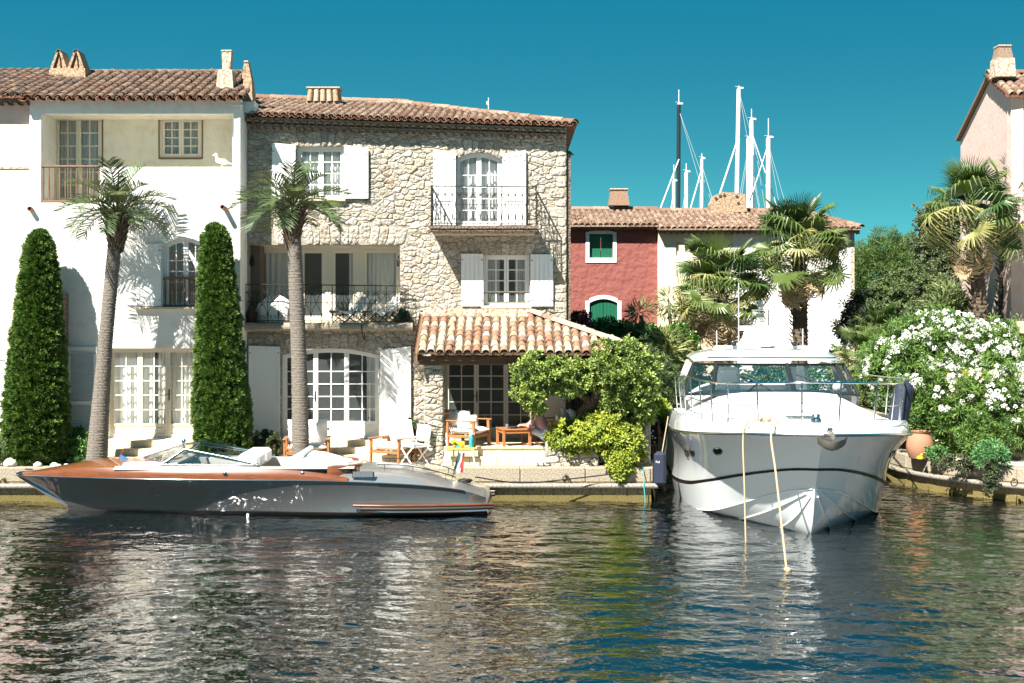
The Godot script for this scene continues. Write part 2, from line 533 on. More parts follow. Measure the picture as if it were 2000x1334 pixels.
# ---------------------------------------------------------------- ground, quay and water
func build_setting() -> void:
	# the canal water: real ripples, finer ones as relief
	var fbig := FastNoiseLite.new()
	fbig.seed = 4
	fbig.frequency = 1.0
	fbig.fractal_octaves = 2
	var fsm := FastNoiseLite.new()
	fsm.seed = 8
	fsm.frequency = 1.0
	fsm.fractal_octaves = 2
	var rows := []
	var z := -6.2
	while z < 23.0:
		var ring := PackedVector3Array()
		for k in 500:
			var x := -15.6 + k * 0.063
			var y := 0.026 * fbig.get_noise_2d(x * 0.45 + z * 0.12, z * 0.95 - x * 0.1) + (0.012 + 0.012 * fbig.get_noise_2d(x * 0.06 + 40.0, z * 0.14)) * fsm.get_noise_2d(x * 1.9 - z * 0.35, z * 3.0 + x * 0.2)
			ring.append(Vector3(x, y, z))
		rows.append(ring)
		z += 0.045
	var wb := MB.new()
	wb.surf(rows, false, true)
	# the rest of the canal out of the picture, flat
	for r in [[-150.0, -6.2, -15.6, 23.0], [15.8, -6.2, 150.0, 23.0], [-150.0, 23.0, 150.0, 120.0]]:
		wb.quad(Vector3(r[0], 0, r[3]), Vector3(r[2], 0, r[3]), Vector3(r[2], 0, r[1]), Vector3(r[0], 0, r[1]))
	var rip := grey_tex(noise_img(1024, 0.01, 2, FastNoiseLite.TYPE_SIMPLEX_SMOOTH, FastNoiseLite.FRACTAL_FBM, 77))
	var wm := mat("canal_water", lin(0.002, 0.004, 0.004), 0.015, {"spec": 0.71, "coat": 0.6, "coat_rough": 0.02, "bump": rip, "depth": 1.3, "scale": Vector3(0.46, 0.4, 0.52)})
	structure("water", wb, wm)
	# ground with the mooring slot cut into the quay
	var edge := [Vector2(-150, 2.4), Vector2(3.14, 2.4), Vector2(3.5, -0.8), Vector2(3.5, -5.6), Vector2(9.55, -5.6), Vector2(9.62, -1.4), Vector2(9.75, -0.3), Vector2(10.05, 0.6), Vector2(10.6, 1.55), Vector2(11.4, 2.5), Vector2(12.6, 3.3), Vector2(16, 4.4), Vector2(150, 20)]
	var poly := PackedVector2Array()
	for e in edge:
		poly.append(Vector2(e.x, -e.y))
	poly.append(Vector2(150, 400))
	poly.append(Vector2(-150, 400))
	var gb := MB.new()
	gb.extr(poly, Transform3D(Basis(Vector3.RIGHT, Vector3(0, 0, -1), Vector3.UP), Vector3(0, -1.6, 0)), 2.34)
	structure("ground", gb, mats.paving)
	var lb := MB.new() # garden soil behind the houses and the slot
	lb.quad(Vector3(-150, 0.745, -6.1), Vector3(150, 0.745, -6.1), Vector3(150, 0.745, -399), Vector3(-150, 0.745, -399))
	lb.quad(Vector3(9.9, 0.745, -1.0), Vector3(40, 0.745, -1.0), Vector3(40, 0.745, -6.1), Vector3(9.9, 0.745, -6.1))
	structure("garden_ground", lb, mats.soil)
	# the bank across the canal, behind the viewer: rising wooded ground that the lower windows mirror
	var ob := MB.new()
	var hn := FastNoiseLite.new()
	hn.frequency = 0.06
	var hrows := []
	for k in 6:
		var hr := PackedVector3Array()
		for q in 61:
			var bx := -120.0 + q * 4.0
			hr.append(Vector3(bx, [-0.5, 0.8, 0.9, 6.0, 8.5, 8.0][k] + (hn.get_noise_2d(bx, k * 9.0) * 2.5 if k > 2 else 0.0), [58.0, 58.2, 62.0, 66.0, 74.0, 120.0][k]))
		hrows.append(hr)
	ob.surf(hrows, false, false)
	structure("opposite_hill", ob, mats.hill)
	# quay edge: coping blocks, face below, algae at the water line
	var quay := Node3D.new()
	quay.name = "quay"
	quay.set_meta("kind", "structure")
	add_child(quay)
	var face := MB.new()
	var alg := MB.new()
	for k in range(0, edge.size() - 1):
		var a := Vector3(edge[k].x, 0, edge[k].y)
		var b := Vector3(edge[k + 1].x, 0, edge[k + 1].y)
		a.x = maxf(a.x, -16.0)
		if b.x > 20.0:
			b = a.lerp(b, 0.06)
		var t := (b - a).normalized()
		var nrm := Vector3(-t.z, 0, t.x)
		if k == 3:
			continue
		var le := a.distance_to(b)
		var cnt := maxi(1, roundi(le / 1.5))
		for q in cnt:
			var p0 := a.lerp(b, float(q) / cnt)
			var cb := MB.new()
			var w := le / cnt - 0.012
			cb.bbox(Vector3(w, 0.335, 0.5), 0.02, Transform3D(Basis(t, Vector3.UP, -t.cross(Vector3.UP) * -1.0), p0 + t * (w * 0.5) + Vector3.UP * (0.5925 + rf(-0.004, 0.004)) - nrm * (0.21 - rf(0, 0.01))))
			pl(quay, "coping_stone", cb.mesh(), mats.coping)
		face.oquad(a + nrm * 0.03 + Vector3.UP * 0.425, b + nrm * 0.03 + Vector3.UP * 0.425, b + nrm * 0.06 + Vector3.UP * 0.1, a + nrm * 0.06 + Vector3.UP * 0.1, a - nrm * 5.0)
		alg.oquad(a + nrm * 0.065 + Vector3.UP * 0.14, b + nrm * 0.065 + Vector3.UP * 0.14, b + nrm * 0.16 - Vector3.UP * 0.5, a + nrm * 0.16 - Vector3.UP * 0.5, a - nrm * 5.0)
	pl(quay, "quay_face", face.mesh(), mats.quay_face)
	pl(quay, "algae_band", alg.mesh(), mats.algae)
	# rubbing pipes
	var pb := MB.new()
	pb.tube([Vector3(-16, 0.36, 2.55), Vector3(-9, 0.35, 2.55), Vector3(-2, 0.36, 2.55), Vector3(3.28, 0.36, 2.55)], 0.06, 10)
	solo("fender_pipe", "grey rubbing pipe fixed along the quay face behind the speedboat", "pipe", pb, mats.pipe_grey)
	pb = MB.new()
	var run := []
	for e in edge.slice(4, 12):
		run.append(Vector3(e.x - 0.1, 0.36, e.y + 0.12))
	pb.tube(smooth_line(run, 3), 0.06, 10)
	solo("fender_pipe", "pale rubbing pipe along the curved quay below the oleander", "pipe", pb, mats.pipe_grey)

# ---------------------------------------------------------------- builders for houses
# a wall facing +z with openings; hole: x0, x1, y0, y1, rise (arched head), depth of reveal; la/lb flags leave a jamb out
func hole_top(h: Dictionary, x: float) -> float:
	var hw: float = (h.x1 - h.x0) * 0.5
	var q: float = (x - (h.x0 + h.x1) * 0.5) / hw
	return h.y1 + h.get("rise", 0.0) * (1.0 - q * q)

func wall_mesh(x0: float, x1: float, y0: float, ya: float, yb: float, zf: float, th: float, holes: Array) -> MB:
	var mb := MB.new()
	var xs := [x0, x1]
	for h in holes:
		var nseg := 8 if h.get("rise", 0.0) > 0.0 else 1
		for k in nseg + 1:
			xs.append(lerpf(h.x0, h.x1, float(k) / nseg))
	xs.sort()
	var zb := zf - th
	for k in xs.size() - 1:
		var a: float = xs[k]
		var b: float = xs[k + 1]
		if b - a < 0.0005:
			continue
		var here := holes.filter(func(h): return h.x0 <= a + 0.0005 and h.x1 >= b - 0.0005)
		here.sort_custom(func(p, q): return p.y0 < q.y0)
		var la := y0
		var lb := y0
		var ta := lerpf(ya, yb, (a - x0) / (x1 - x0))
		var tb := lerpf(ya, yb, (b - x0) / (x1 - x0))
		for h in here:
			if h.y0 > la + 0.001:
				mb.quad(Vector3(a, la, zf), Vector3(b, lb, zf), Vector3(b, h.y0, zf), Vector3(a, h.y0, zf))
				mb.quad(Vector3(b, lb, zb), Vector3(a, la, zb), Vector3(a, h.y0, zb), Vector3(b, h.y0, zb))
			mb.quad(Vector3(a, h.y0, zf), Vector3(b, h.y0, zf), Vector3(b, h.y0, zb), Vector3(a, h.y0, zb))
			la = hole_top(h, a)
			lb = hole_top(h, b)
			mb.quad(Vector3(a, la, zb), Vector3(b, lb, zb), Vector3(b, lb, zf), Vector3(a, la, zf))
		mb.quad(Vector3(a, la, zf), Vector3(b, lb, zf), Vector3(b, tb, zf), Vector3(a, ta, zf))
		mb.quad(Vector3(b, lb, zb), Vector3(a, la, zb), Vector3(a, ta, zb), Vector3(b, tb, zb))
		mb.quad(Vector3(a, ta, zf), Vector3(b, tb, zf), Vector3(b, tb, zb), Vector3(a, ta, zb))
	for h in holes:
		var l0: float = h.get("left_from", h.y0)
		var l1: float = h.get("left_to", h.y1)
		var r0: float = h.get("right_from", h.y0)
		var r1: float = h.get("right_to", h.y1)
		if l1 > l0:
			mb.quad(Vector3(h.x0, l0, zf), Vector3(h.x0, l0, zb), Vector3(h.x0, l1, zb), Vector3(h.x0, l1, zf))
		if r1 > r0:
			mb.quad(Vector3(h.x1, r0, zb), Vector3(h.x1, r0, zf), Vector3(h.x1, r1, zf), Vector3(h.x1, r1, zb))
	mb.quad(Vector3(x0, y0, zb), Vector3(x0, y0, zf), Vector3(x0, ya, zf), Vector3(x0, ya, zb))
	mb.quad(Vector3(x1, y0, zf), Vector3(x1, y0, zb), Vector3(x1, yb, zb), Vector3(x1, yb, zf))
	return mb

# closed body behind a front wall: sides, back, floors
func shell_mesh(x0: float, x1: float, y0: float, y1: float, zf: float, zb: float, floors: Array) -> MB:
	var mb := MB.new()
	mb.box(x0, y0, zb, x0 + 0.25, y1, zf)
	mb.box(x1 - 0.25, y0, zb, x1, y1, zf)
	mb.box(x0 + 0.25, y0, zb, x1 - 0.25, y1, zb + 0.25)
	for f in floors:
		mb.box(x0 + 0.25, f - 0.2, zb + 0.25, x1 - 0.25, f, zf - 0.002)
	return mb

# a glazed window or door: o = leaves, cols, rows, rise, kick, sill frame widths, frame, glass, curtain
func window(parent: Node3D, nm: String, x0: float, x1: float, y0: float, y1: float, z: float, o := {}) -> MeshInstance3D:
	var leaves: int = o.get("leaves", 2)
	var cols: int = o.get("cols", 2)
	var rows: int = o.get("rows", 4)
	var rise: float = o.get("rise", 0.0)
	var kick: float = o.get("kick", 0.0)
	var fw: float = o.get("fw", 0.05)
	var sw: float = o.get("sw", 0.055)
	var mw: float = o.get("mw", 0.024)
	var m: Material = o.get("m", mats.white_paint)
	var h := {"x0": x0, "x1": x1, "y0": y0, "y1": y1, "rise": rise}
	var mb := MB.new()
	var zo := z - 0.09
	# outer frame
	mb.box(x0, y0, zo, x0 + fw, hole_top(h, x0 + fw), z)
	mb.box(x1 - fw, y0, zo, x1, hole_top(h, x1 - fw), z)
	mb.box(x0 + fw, y0, zo, x1 - fw, y0 + fw * 0.7, z)
	var seg := 8 if rise > 0.0 else 1
	for k in seg:
		var a := lerpf(x0 + fw, x1 - fw, float(k) / seg)
		var b := lerpf(x0 + fw, x1 - fw, float(k + 1) / seg)
		mb.slab(a, b, hole_top(h, a) - fw, hole_top(h, a), hole_top(h, b) - fw, hole_top(h, b), zo, z)
	var zi0 := z - 0.075
	var zi1 := z - 0.02
	var root := pw(parent, nm, Mesh.new() if false else BoxMesh.new(), m)
	var panes := []
	var lw := (x1 - x0 - 2 * fw) / leaves
	for q in leaves:
		var a := x0 + fw + lw * q + 0.003
		var b := a + lw - 0.006
		var bot := y0 + fw * 0.7 + 0.003
		var top := func(x: float) -> float: return hole_top(h, x) - fw - 0.003
		mb.slab(a, a + sw, bot, top.call(a), bot, top.call(a + sw), zi0, zi1)
		mb.slab(b - sw, b, bot, top.call(b - sw), bot, top.call(b), zi0, zi1)
		var ga := a + sw
		var gb := b - sw
		var gy0 := bot + sw * 1.2 + kick
		if kick > 0.0:
			mb.box(ga, bot, zi0, gb, bot + sw * 1.2, zi1)
			mb.box(ga, bot + sw * 1.2, zi0 + 0.015, gb, gy0 - sw, zi1 - 0.02)
			mb.bbox(Vector3(gb - ga - 0.1, kick - sw - 0.08, 0.02), 0.006, Transform3D(Basis(), Vector3((ga + gb) * 0.5, (bot + sw * 1.2 + gy0 - sw) * 0.5, zi1 - 0.014)))
			mb.box(ga, gy0 - sw, zi0, gb, gy0, zi1)
		else:
			mb.box(ga, bot, zi0, gb, gy0, zi1)
		for k in seg:
			var s := lerpf(ga, gb, float(k) / seg)
			var e := lerpf(ga, gb, float(k + 1) / seg)
			mb.slab(s, e, top.call(s) - sw, top.call(s), top.call(e) - sw, top.call(e), zi0, zi1)
		var pane_top := y1 - fw - sw
		var cw := (gb - ga + mw) / cols
		var ch := (pane_top - gy0 + mw) / rows
		for cc in range(1, cols):
			var xm := ga + cw * cc - mw
			mb.slab(xm, xm + mw, gy0, top.call(xm) - sw, gy0, top.call(xm + mw) - sw, zi0 + 0.012, zi1 - 0.008)
		for rr in range(1, rows):
			var ym := gy0 + ch * rr - mw
			for cc in cols:
				mb.box(ga + cw * cc, ym, zi0 + 0.012, ga + cw * (cc + 1) - mw, ym + mw, zi1 - 0.01)
		for rr in rows:
			for cc in cols:
				var p0 := ga + cw * cc
				var p1 := p0 + cw - mw
				var q0 := gy0 + ch * rr
				var q1 := q0 + ch - mw
				var g := MB.new()
				var zg := (zi0 + zi1) * 0.5
				if rr == rows - 1 and rise > 0.0:
					for k in 4:
						var s := lerpf(p0, p1, k / 4.0)
						var e := lerpf(p0, p1, (k + 1) / 4.0)
						g.quad(Vector3(s, q0, zg), Vector3(e, q0, zg), Vector3(e, top.call(e) - sw, zg), Vector3(s, top.call(s) - sw, zg))
				else:
					if rr == rows - 1:
						q1 = top.call(p0) - sw
					g.quad(Vector3(p0, q0, zg), Vector3(p1, q0, zg), Vector3(p1, q1, zg), Vector3(p0, q1, zg))
				panes.append(g)
	root.mesh = mb.mesh()
	for g in panes:
		pw(root, "pane", g.mesh(), o.get("glass", mats.glass))
	if o.has("curtain"):
		for cr in o.curtain: # [from, to, bottom share] in shares of the width
			var c := curtain_mesh(lerpf(x0, x1, cr[0]), lerpf(x0, x1, cr[1]), y0 + 0.03, y1 + rise * 0.6 - 0.04, z - 0.2)
			pw(root, "curtain", c.mesh(), o.get("cloth", mats.curtain))
	if o.get("handle", 0.0) > 0.0:
		var hb := MB.new()
		var hx: float = o.handle_x
		var hy: float = o.handle
		hb.box(hx - 0.015, hy - 0.13, z - 0.02, hx + 0.015, hy + 0.13, z - 0.012)
		hb.tube([Vector3(hx, hy + 0.02, z - 0.015), Vector3(hx, hy + 0.02, z + 0.03), Vector3(hx - 0.09, hy + 0.015, z + 0.035)], 0.009, 6)
		pw(root, "handle", hb.mesh(), mats.dark_metal)
	return root

func curtain_mesh(x0: float, x1: float, y0: float, y1: float, z: float) -> MB:
	var mb := MB.new()
	var rows := []
	var nx := maxi(12, int((x1 - x0) / 0.022))
	var ph := rf(0, 6)
	for r in 5:
		var t := r / 4.0
		var ring := PackedVector3Array()
		for k in nx + 1:
			var x := lerpf(x0, x1, float(k) / nx)
			ring.append(Vector3(x + sin(t * 3 + k * 0.3) * 0.006, lerpf(y0, y1, t), z + 0.032 * sin(x * 52.0 + ph + sin(x * 9.0) * 1.5) * (1.15 - 0.4 * t) + 0.012 * sin(x * 17.0 + ph)))
		rows.append(ring)
	mb.surf(rows)
	return mb

# open shutter leaf flat against a wall; style: planks, panel or louvre; top slope from yl to yr
func shutter(parent: Node3D, nm: String, x0: float, x1: float, y0: float, yl: float, yr: float, z: float, style: String, m: Material) -> MeshInstance3D:
	var mb := MB.new()
	var z0 := z
	var z1 := z + 0.045
	var st := 0.07
	var tp := func(x: float) -> float: return lerpf(yl, yr, (x - x0) / (x1 - x0))
	if style == "planks":
		var nb := 5
		for k in nb:
			var a := lerpf(x0, x1, float(k) / nb) + (0.0 if k == 0 else 0.004)
			var b := lerpf(x0, x1, float(k + 1) / nb) - (0.0 if k == nb - 1 else 0.004)
			mb.slab(a, b, y0, tp.call(a), y0, tp.call(b), z0, z1 - 0.012)
		for yy in [y0 + 0.12, lerpf(y0, minf(yl, yr), 0.88)]:
			mb.box(x0 + 0.02, yy, z1 - 0.0125, x1 - 0.02, yy + 0.025, z1 - 0.006)
		mb.box(x0 + 0.01, y0 + 0.01, z0 - 0.006, x1 - 0.01, minf(yl, yr) - 0.01, z0 + 0.004)
	else:
		mb.slab(x0, x0 + st, y0, tp.call(x0), y0, tp.call(x0 + st), z0, z1)
		mb.slab(x1 - st, x1, y0, tp.call(x1 - st), y0, tp.call(x1), z0, z1)
		mb.box(x0 + st, y0, z0, x1 - st, y0 + 0.12, z1)
		mb.slab(x0 + st, x1 - st, tp.call(x0 + st) - 0.1, tp.call(x0 + st), tp.call(x1 - st) - 0.1, tp.call(x1 - st), z0, z1)
		var mid := lerpf(y0, minf(yl, yr), 0.36)
		if y0 + 1.5 > yl:
			mid = y0 + 0.12
		else:
			mb.box(x0 + st, mid - 0.045, z0, x1 - st, mid + 0.045, z1)
		if style == "panel":
			mb.slab(x0 + st, x1 - st, y0 + 0.12, tp.call(x0 + st) - 0.1, y0 + 0.12, tp.call(x1 - st) - 0.1, z0 + 0.008, z1 - 0.016)
		else:
			var y := y0 + 0.13
			while y < minf(yl, yr) - 0.15:
				if absf(y + 0.02 - mid) > 0.07 or mid < y0 + 0.2:
					var c := Transform3D(Basis(Vector3.RIGHT, 0.65), Vector3((x0 + x1) * 0.5, y + 0.022, (z0 + z1) * 0.5))
					mb.bbox(Vector3(x1 - x0 - 2 * st, 0.006, 0.05), 0.001, c)
				y += 0.043
	var o := pw(parent, nm, mb.mesh(), m)
	for yy in [y0 + 0.14, minf(yl, yr) - 0.16]:
		for xx in [x0 + 0.015, x1 - 0.05]:
			var hb := MB.new()
			hb.box(xx, yy, z1 + 0.001, xx + 0.035, yy + 0.02, z1 + 0.008)
			pw(o, "hinge", hb.mesh(), mats.dark_metal)
	return o

# ---- roofs of half-round clay tiles
func tile_mb(r0: float, r1: float, ln: float, up := 1.0) -> MB:
	var mb := MB.new()
	var n := 7
	var th := 0.02
	var rows := []
	for rr in 2:
		var ring := PackedVector3Array()
		var r := r0 if rr == 0 else r1
		for k in n + 1:
			var an := PI * k / n
			ring.append(Vector3(cos(an) * r, sin(an) * r * 0.86 * up, 0.0 if rr == 0 else -ln))
		rows.append(ring)
	mb.surf(rows, false, up < 0.0)
	for k in n: # the thick lip at the lower end
		var a := PI * k / n
		var b := PI * (k + 1) / n
		mb.quad(Vector3(cos(a) * (r0 - th), sin(a) * (r0 - th) * 0.86 * up, 0), Vector3(cos(a) * r0, sin(a) * r0 * 0.86 * up, 0), Vector3(cos(b) * r0, sin(b) * r0 * 0.86 * up, 0), Vector3(cos(b) * (r0 - th), sin(b) * (r0 - th) * 0.86 * up, 0))
	var ring2 := []
	for rr in 2:
		var ring := PackedVector3Array()
		for k in n + 1:
			var an := PI * k / n
			ring.append(Vector3(cos(an) * (r0 - th), sin(an) * (r0 - th) * 0.86 * up, 0.0 if rr == 0 else -0.16))
		ring2.append(ring)
	mb.surf(ring2, false, up > 0.0)
	return mb

# eave from a to b, slope direction s (unit, upwards); inside(u, w) says whether a tile stands there
func tiled_slope(parent: Node3D, a: Vector3, b: Vector3, s: Vector3, length: float, pitch: float, expo: float, family: String, nm: int, limit: int, inside: Callable, ridge := true) -> void:
	var ac := (b - a).normalized()
	var up := s.cross(-ac).normalized()
	if up.y < 0.0:
		up = -up
	var w := a.distance_to(b)
	var cols := int(round(w / pitch))
	pitch = w / cols
	var r0 := pitch * 0.46
	var tm := tile_mb(r0 * 1.04, r0 * 0.64, expo * 1.35)
	var tms := tm.mesh()
	var cm := tile_mb(pitch * 0.5, pitch * 0.42, expo * 1.3, -1.0)
	var frame := Basis(ac, up, -s)
	var under := MB.new()
	var rest := []
	for k in nm:
		rest.append(MB.new())
	var rows := int(ceil(length / expo))
	var count := 0
	for r in rows:
		for k in cols:
			var u := (k + 0.5) * pitch
			var wv := r * expo
			if not inside.call(u, wv):
				continue
			var at := a + ac * u + s * wv
			var tilt := Basis(ac, -0.03 + rf(-0.03, 0.03)) * Basis(up, rf(-0.035, 0.035))
			var xf := Transform3D(tilt.inverse() * frame, at + up * (0.055 + rf(-0.004, 0.006)) + s * rf(-0.02, 0.015) + ac * rf(-0.008, 0.008))
			if count < limit:
				pw(parent, "roof_tile", tms, mats["%s_tile%d" % [family, rng.randi() % nm]], xf)
			else:
				rest[rng.randi() % nm].add(tm, xf)
			count += 1
			under.add(cm, Transform3D(Basis(ac, 0.04) * frame, at - ac * pitch * 0.5 + up * 0.075 + s * rf(-0.01, 0.02)))
	var o := pw(parent, "under_tile", under.mesh(), mats.under_tile)
	stuff(o)
	for k in nm:
		if rest[k].v.size() > 0:
			stuff(pw(parent, "roof_tile_run", rest[k].mesh(), mats["%s_tile%d" % [family, k]]))

func ridge_tiles(parent: Node3D, a: Vector3, b: Vector3, family: String, nm: int, r := 0.12) -> void:
	var n := int(ceil(a.distance_to(b) / 0.38))
	var dir := (b - a).normalized()
	var side := dir.cross(Vector3.UP).normalized()
	var up := side.cross(dir)
	var tm := tile_mb(r, r * 0.9, 0.44).mesh()
	for k in n:
		pw(parent, "ridge_tile", tm, mats["%s_tile%d" % [family, rng.randi() % nm]], Transform3D(Basis(-side, up, -dir) * Basis(Vector3.UP, rf(-0.03, 0.03)), a + dir * (k * 0.38) + up * (0.02 + rf(0, 0.015))))

# eaves cornice of projecting tile ends (two courses)
func cornice(parent: Node3D, a: Vector3, b: Vector3, out: float, pitch: float, family: String, nm: int, courses := 2) -> void:
	var w := a.distance_to(b)
	var ac := (b - a).normalized()
	var n := int(w / pitch)
	var tm := tile_mb(pitch * 0.47, pitch * 0.45, 0.5).mesh()
	for c in courses:
		for k in n - (c % 2):
			var at := a + ac * ((k + 0.5 + 0.5 * (c % 2)) * w / n) - Vector3.UP * (0.13 * (c + 1)) + Vector3.BACK * (out * (1.0 - (c + 1.0) / (courses + 1)))
			pw(parent, "cornice_tile", tm, mats["%s_tile%d" % [family, rng.randi() % nm]], Transform3D(Basis(ac, Vector3.UP, ac.cross(Vector3.UP)), at))
	var mb := MB.new()
	var z1 := Vector3.BACK
	for c in courses:
		var d := out * (1.0 - (c + 1.0) / (courses + 1)) - 0.05
		var h0 := -0.13 * (c + 1) - 0.0
		var p := []
		for e in [[a, h0 + 0.045, 0.0], [b, h0 + 0.045, 0.0], [b, h0 + 0.045, d], [a, h0 + 0.045, d], [a, h0 + 0.128, 0.0], [b, h0 + 0.128, 0.0], [b, h0 + 0.128, d], [a, h0 + 0.128, d]]:
			p.append(e[0] + Vector3.UP * e[1] + z1 * e[2])
		mb.hexa(p)
	pw(parent, "cornice_mortar", mb.mesh(), mats.mortar)

# ---- rubble masonry: polygon stones round openings
func clip_half(poly: PackedVector2Array, p: Vector2, nrm: Vector2) -> PackedVector2Array:
	var o := PackedVector2Array()
	var n := poly.size()
	for k in n:
		var a := poly[k]
		var b := poly[(k + 1) % n]
		var da := (a - p).dot(nrm)
		var db := (b - p).dot(nrm)
		if da <= 0.0:
			o.append(a)
		if (da < 0.0 and db > 0.0) or (da > 0.0 and db < 0.0):
			o.append(a.lerp(b, da / (da - db)))
	return o

func stone_mb(poly: PackedVector2Array, xf: Transform3D, th: float, gap: float) -> MB:
	# a pillow-shaped stone: mortar edge, sloping flank, uneven face
	var mb := MB.new()
	if Geometry2D.is_polygon_clockwise(poly):
		poly.reverse()
	var c := Vector2.ZERO
	for p in poly:
		c += p
	c /= poly.size()
	var size := 0.0
	for p in poly:
		size += p.distance_to(c)
	size /= poly.size()
	# soften the corners
	var q := PackedVector2Array()
	for k in poly.size():
		var a := poly[k]
		var b := poly[(k + 1) % poly.size()]
		q.append(a.lerp(b, 0.2 + rf(-0.05, 0.05)))
		q.append(a.lerp(b, 0.8 + rf(-0.05, 0.05)))
	var tilt := Vector2(rf(-0.1, 0.1), rf(-0.1, 0.1))
	var r0 := PackedVector3Array()
	var r1 := PackedVector3Array()
	var r2 := PackedVector3Array()
	for p in q:
		var d := p - c
		var e := d * maxf(0.2, 1.0 - gap / maxf(d.length(), 0.02))
		var jit := Vector2(rf(-0.006, 0.006), rf(-0.006, 0.006))
		var lift := th + e.dot(tilt) + rf(-0.006, 0.006)
		r0.append(xf * Vector3(c.x + e.x, c.y + e.y, -0.02))
		r1.append(xf * Vector3(c.x + e.x + jit.x, c.y + e.y + jit.y, lift * 0.62))
		var f := e * 0.74
		r2.append(xf * Vector3(c.x + f.x, c.y + f.y, lift + rf(-0.004, 0.004)))
	mb.surf([r0, r1, r2], true, false)
	var mid := xf * Vector3(c.x, c.y, th + rf(-0.004, 0.008))
	for k in r2.size():
		mb.tri(r2[k], r2[(k + 1) % r2.size()], mid)
	return mb

func rubble(parent: Node3D, x0: float, x1: float, y0: float, y1: float, holes: Array, xf: Transform3D, cell: Vector2, th: float, limit: int, nm := "wall_stone", extra := []) -> void:
	# sites on a shaken grid, thinned for uneven sizes; cells clipped between neighbours, bounds and openings
	var sites := []
	var cx := int((x1 - x0) / cell.x) + 1
	var cy := int((y1 - y0) / cell.y) + 1
	var grid := {}
	for j in cy:
		for k in cx:
			if rng.randf() < 0.2:
				continue
			var p := Vector2(x0 + (k + 0.5 + 0.5 * (j % 2) + rf(-0.55, 0.55)) * cell.x, y0 + (j + 0.5 + rf(-0.5, 0.5)) * cell.y)
			if p.x > x1 or p.y > y1:
				continue
			grid[Vector2i(k, j)] = p
	var polys := []
	var an := Vector2(cell.y / cell.x, 1.0)
	for key in grid:
		var p: Vector2 = grid[key]
		var hit := false
		for h in holes:
			if p.x > h.x0 and p.x < h.x1 and p.y > h.y0 and p.y < hole_top(h, p.x):
				hit = true
		if hit:
			continue
		var poly := PackedVector2Array([Vector2(maxf(x0, p.x - cell.x * 1.6), maxf(y0, p.y - cell.y * 1.6)), Vector2(minf(x1, p.x + cell.x * 1.6), maxf(y0, p.y - cell.y * 1.6)), Vector2(minf(x1, p.x + cell.x * 1.6), minf(y1, p.y + cell.y * 1.6)), Vector2(maxf(x0, p.x - cell.x * 1.6), minf(y1, p.y + cell.y * 1.6))])
		for dj in range(-3, 4):
			for dk in range(-3, 4):
				var nk: Vector2i = key + Vector2i(dk, dj)
				if nk == key or not grid.has(nk):
					continue
				var q: Vector2 = grid[nk]
				var d := (q - p) * an # distances measured with stones wider than tall
				poly = clip_half(poly, (p + q) * 0.5, d * an)
		var parts := [poly]
		for h in holes:
			var hp := PackedVector2Array()
			if h.get("rise", 0.0) > 0.0:
				hp = PackedVector2Array([Vector2(h.x0, h.y0), Vector2(h.x1, h.y0)])
				for k in 9:
					var x := lerpf(h.x1, h.x0, k / 8.0)
					hp.append(Vector2(x, hole_top(h, x)))
			else:
				hp = PackedVector2Array([Vector2(h.x0, h.y0), Vector2(h.x1, h.y0), Vector2(h.x1, h.y1), Vector2(h.x0, h.y1)])
			var nx := []
			for g in parts:
				nx.append_array(Geometry2D.clip_polygons(g, hp))
			parts = nx
		for g in parts:
			polys.append(g)
	polys.append_array(extra)
	var sized := []
	for g in polys:
		var ar := 0.0
		for k in g.size():
			ar += g[k].cross(g[(k + 1) % g.size()])
		ar = absf(ar) * 0.5
		if g.size() >= 3 and ar > cell.x * cell.y * 0.12:
			sized.append([ar, g])
	sized.sort_custom(func(p, q): return p[0] > q[0])
	var rest := []
	for k in 8:
		rest.append(MB.new())
	for k in sized.size():
		var tone := rng.randi() % 8
		if tone == 5 and rng.randf() < 0.5:
			tone = 1
		var mb := stone_mb(sized[k][1], xf, th * rf(0.5, 1.4), 0.008)
		if k < limit:
			pw(parent, nm, mb.mesh(), mats["stone%d" % tone])
		else:
			rest[tone].add(mb, Transform3D.IDENTITY)
	for k in 8:
		if rest[k].v.size() > 0:
			stuff(pw(parent, "small_" + nm, rest[k].mesh(), mats["stone%d" % k]))

# upright stones over an opening
func voussoirs(x0: float, x1: float, y: float, hgt: float, rise: float, n: int) -> Array:
	var out := []
	var h := {"x0": x0, "x1": x1, "y0": y - 1.0, "y1": y, "rise": rise}
	var cuts := [0.0]
	for k in range(1, n):
		cuts.append((k + rf(-0.2, 0.2)) / n)
	cuts.append(1.0)
	for k in n:
		var a: float = lerpf(x0, x1, cuts[k])
		var b: float = lerpf(x0, x1, cuts[k + 1])
		var fan: float = 0.12
		var ta: float = a + (cuts[k] - 0.5) * fan * 2.0
		var tb: float = b + (cuts[k + 1] - 0.5) * fan * 2.0
		var hh := hgt * rf(0.85, 1.1)
		out.append(PackedVector2Array([Vector2(a, hole_top(h, a)), Vector2(b, hole_top(h, b)), Vector2(tb, hole_top(h, b) + hh), Vector2(ta, hole_top(h, a) + hh)]))
	return out

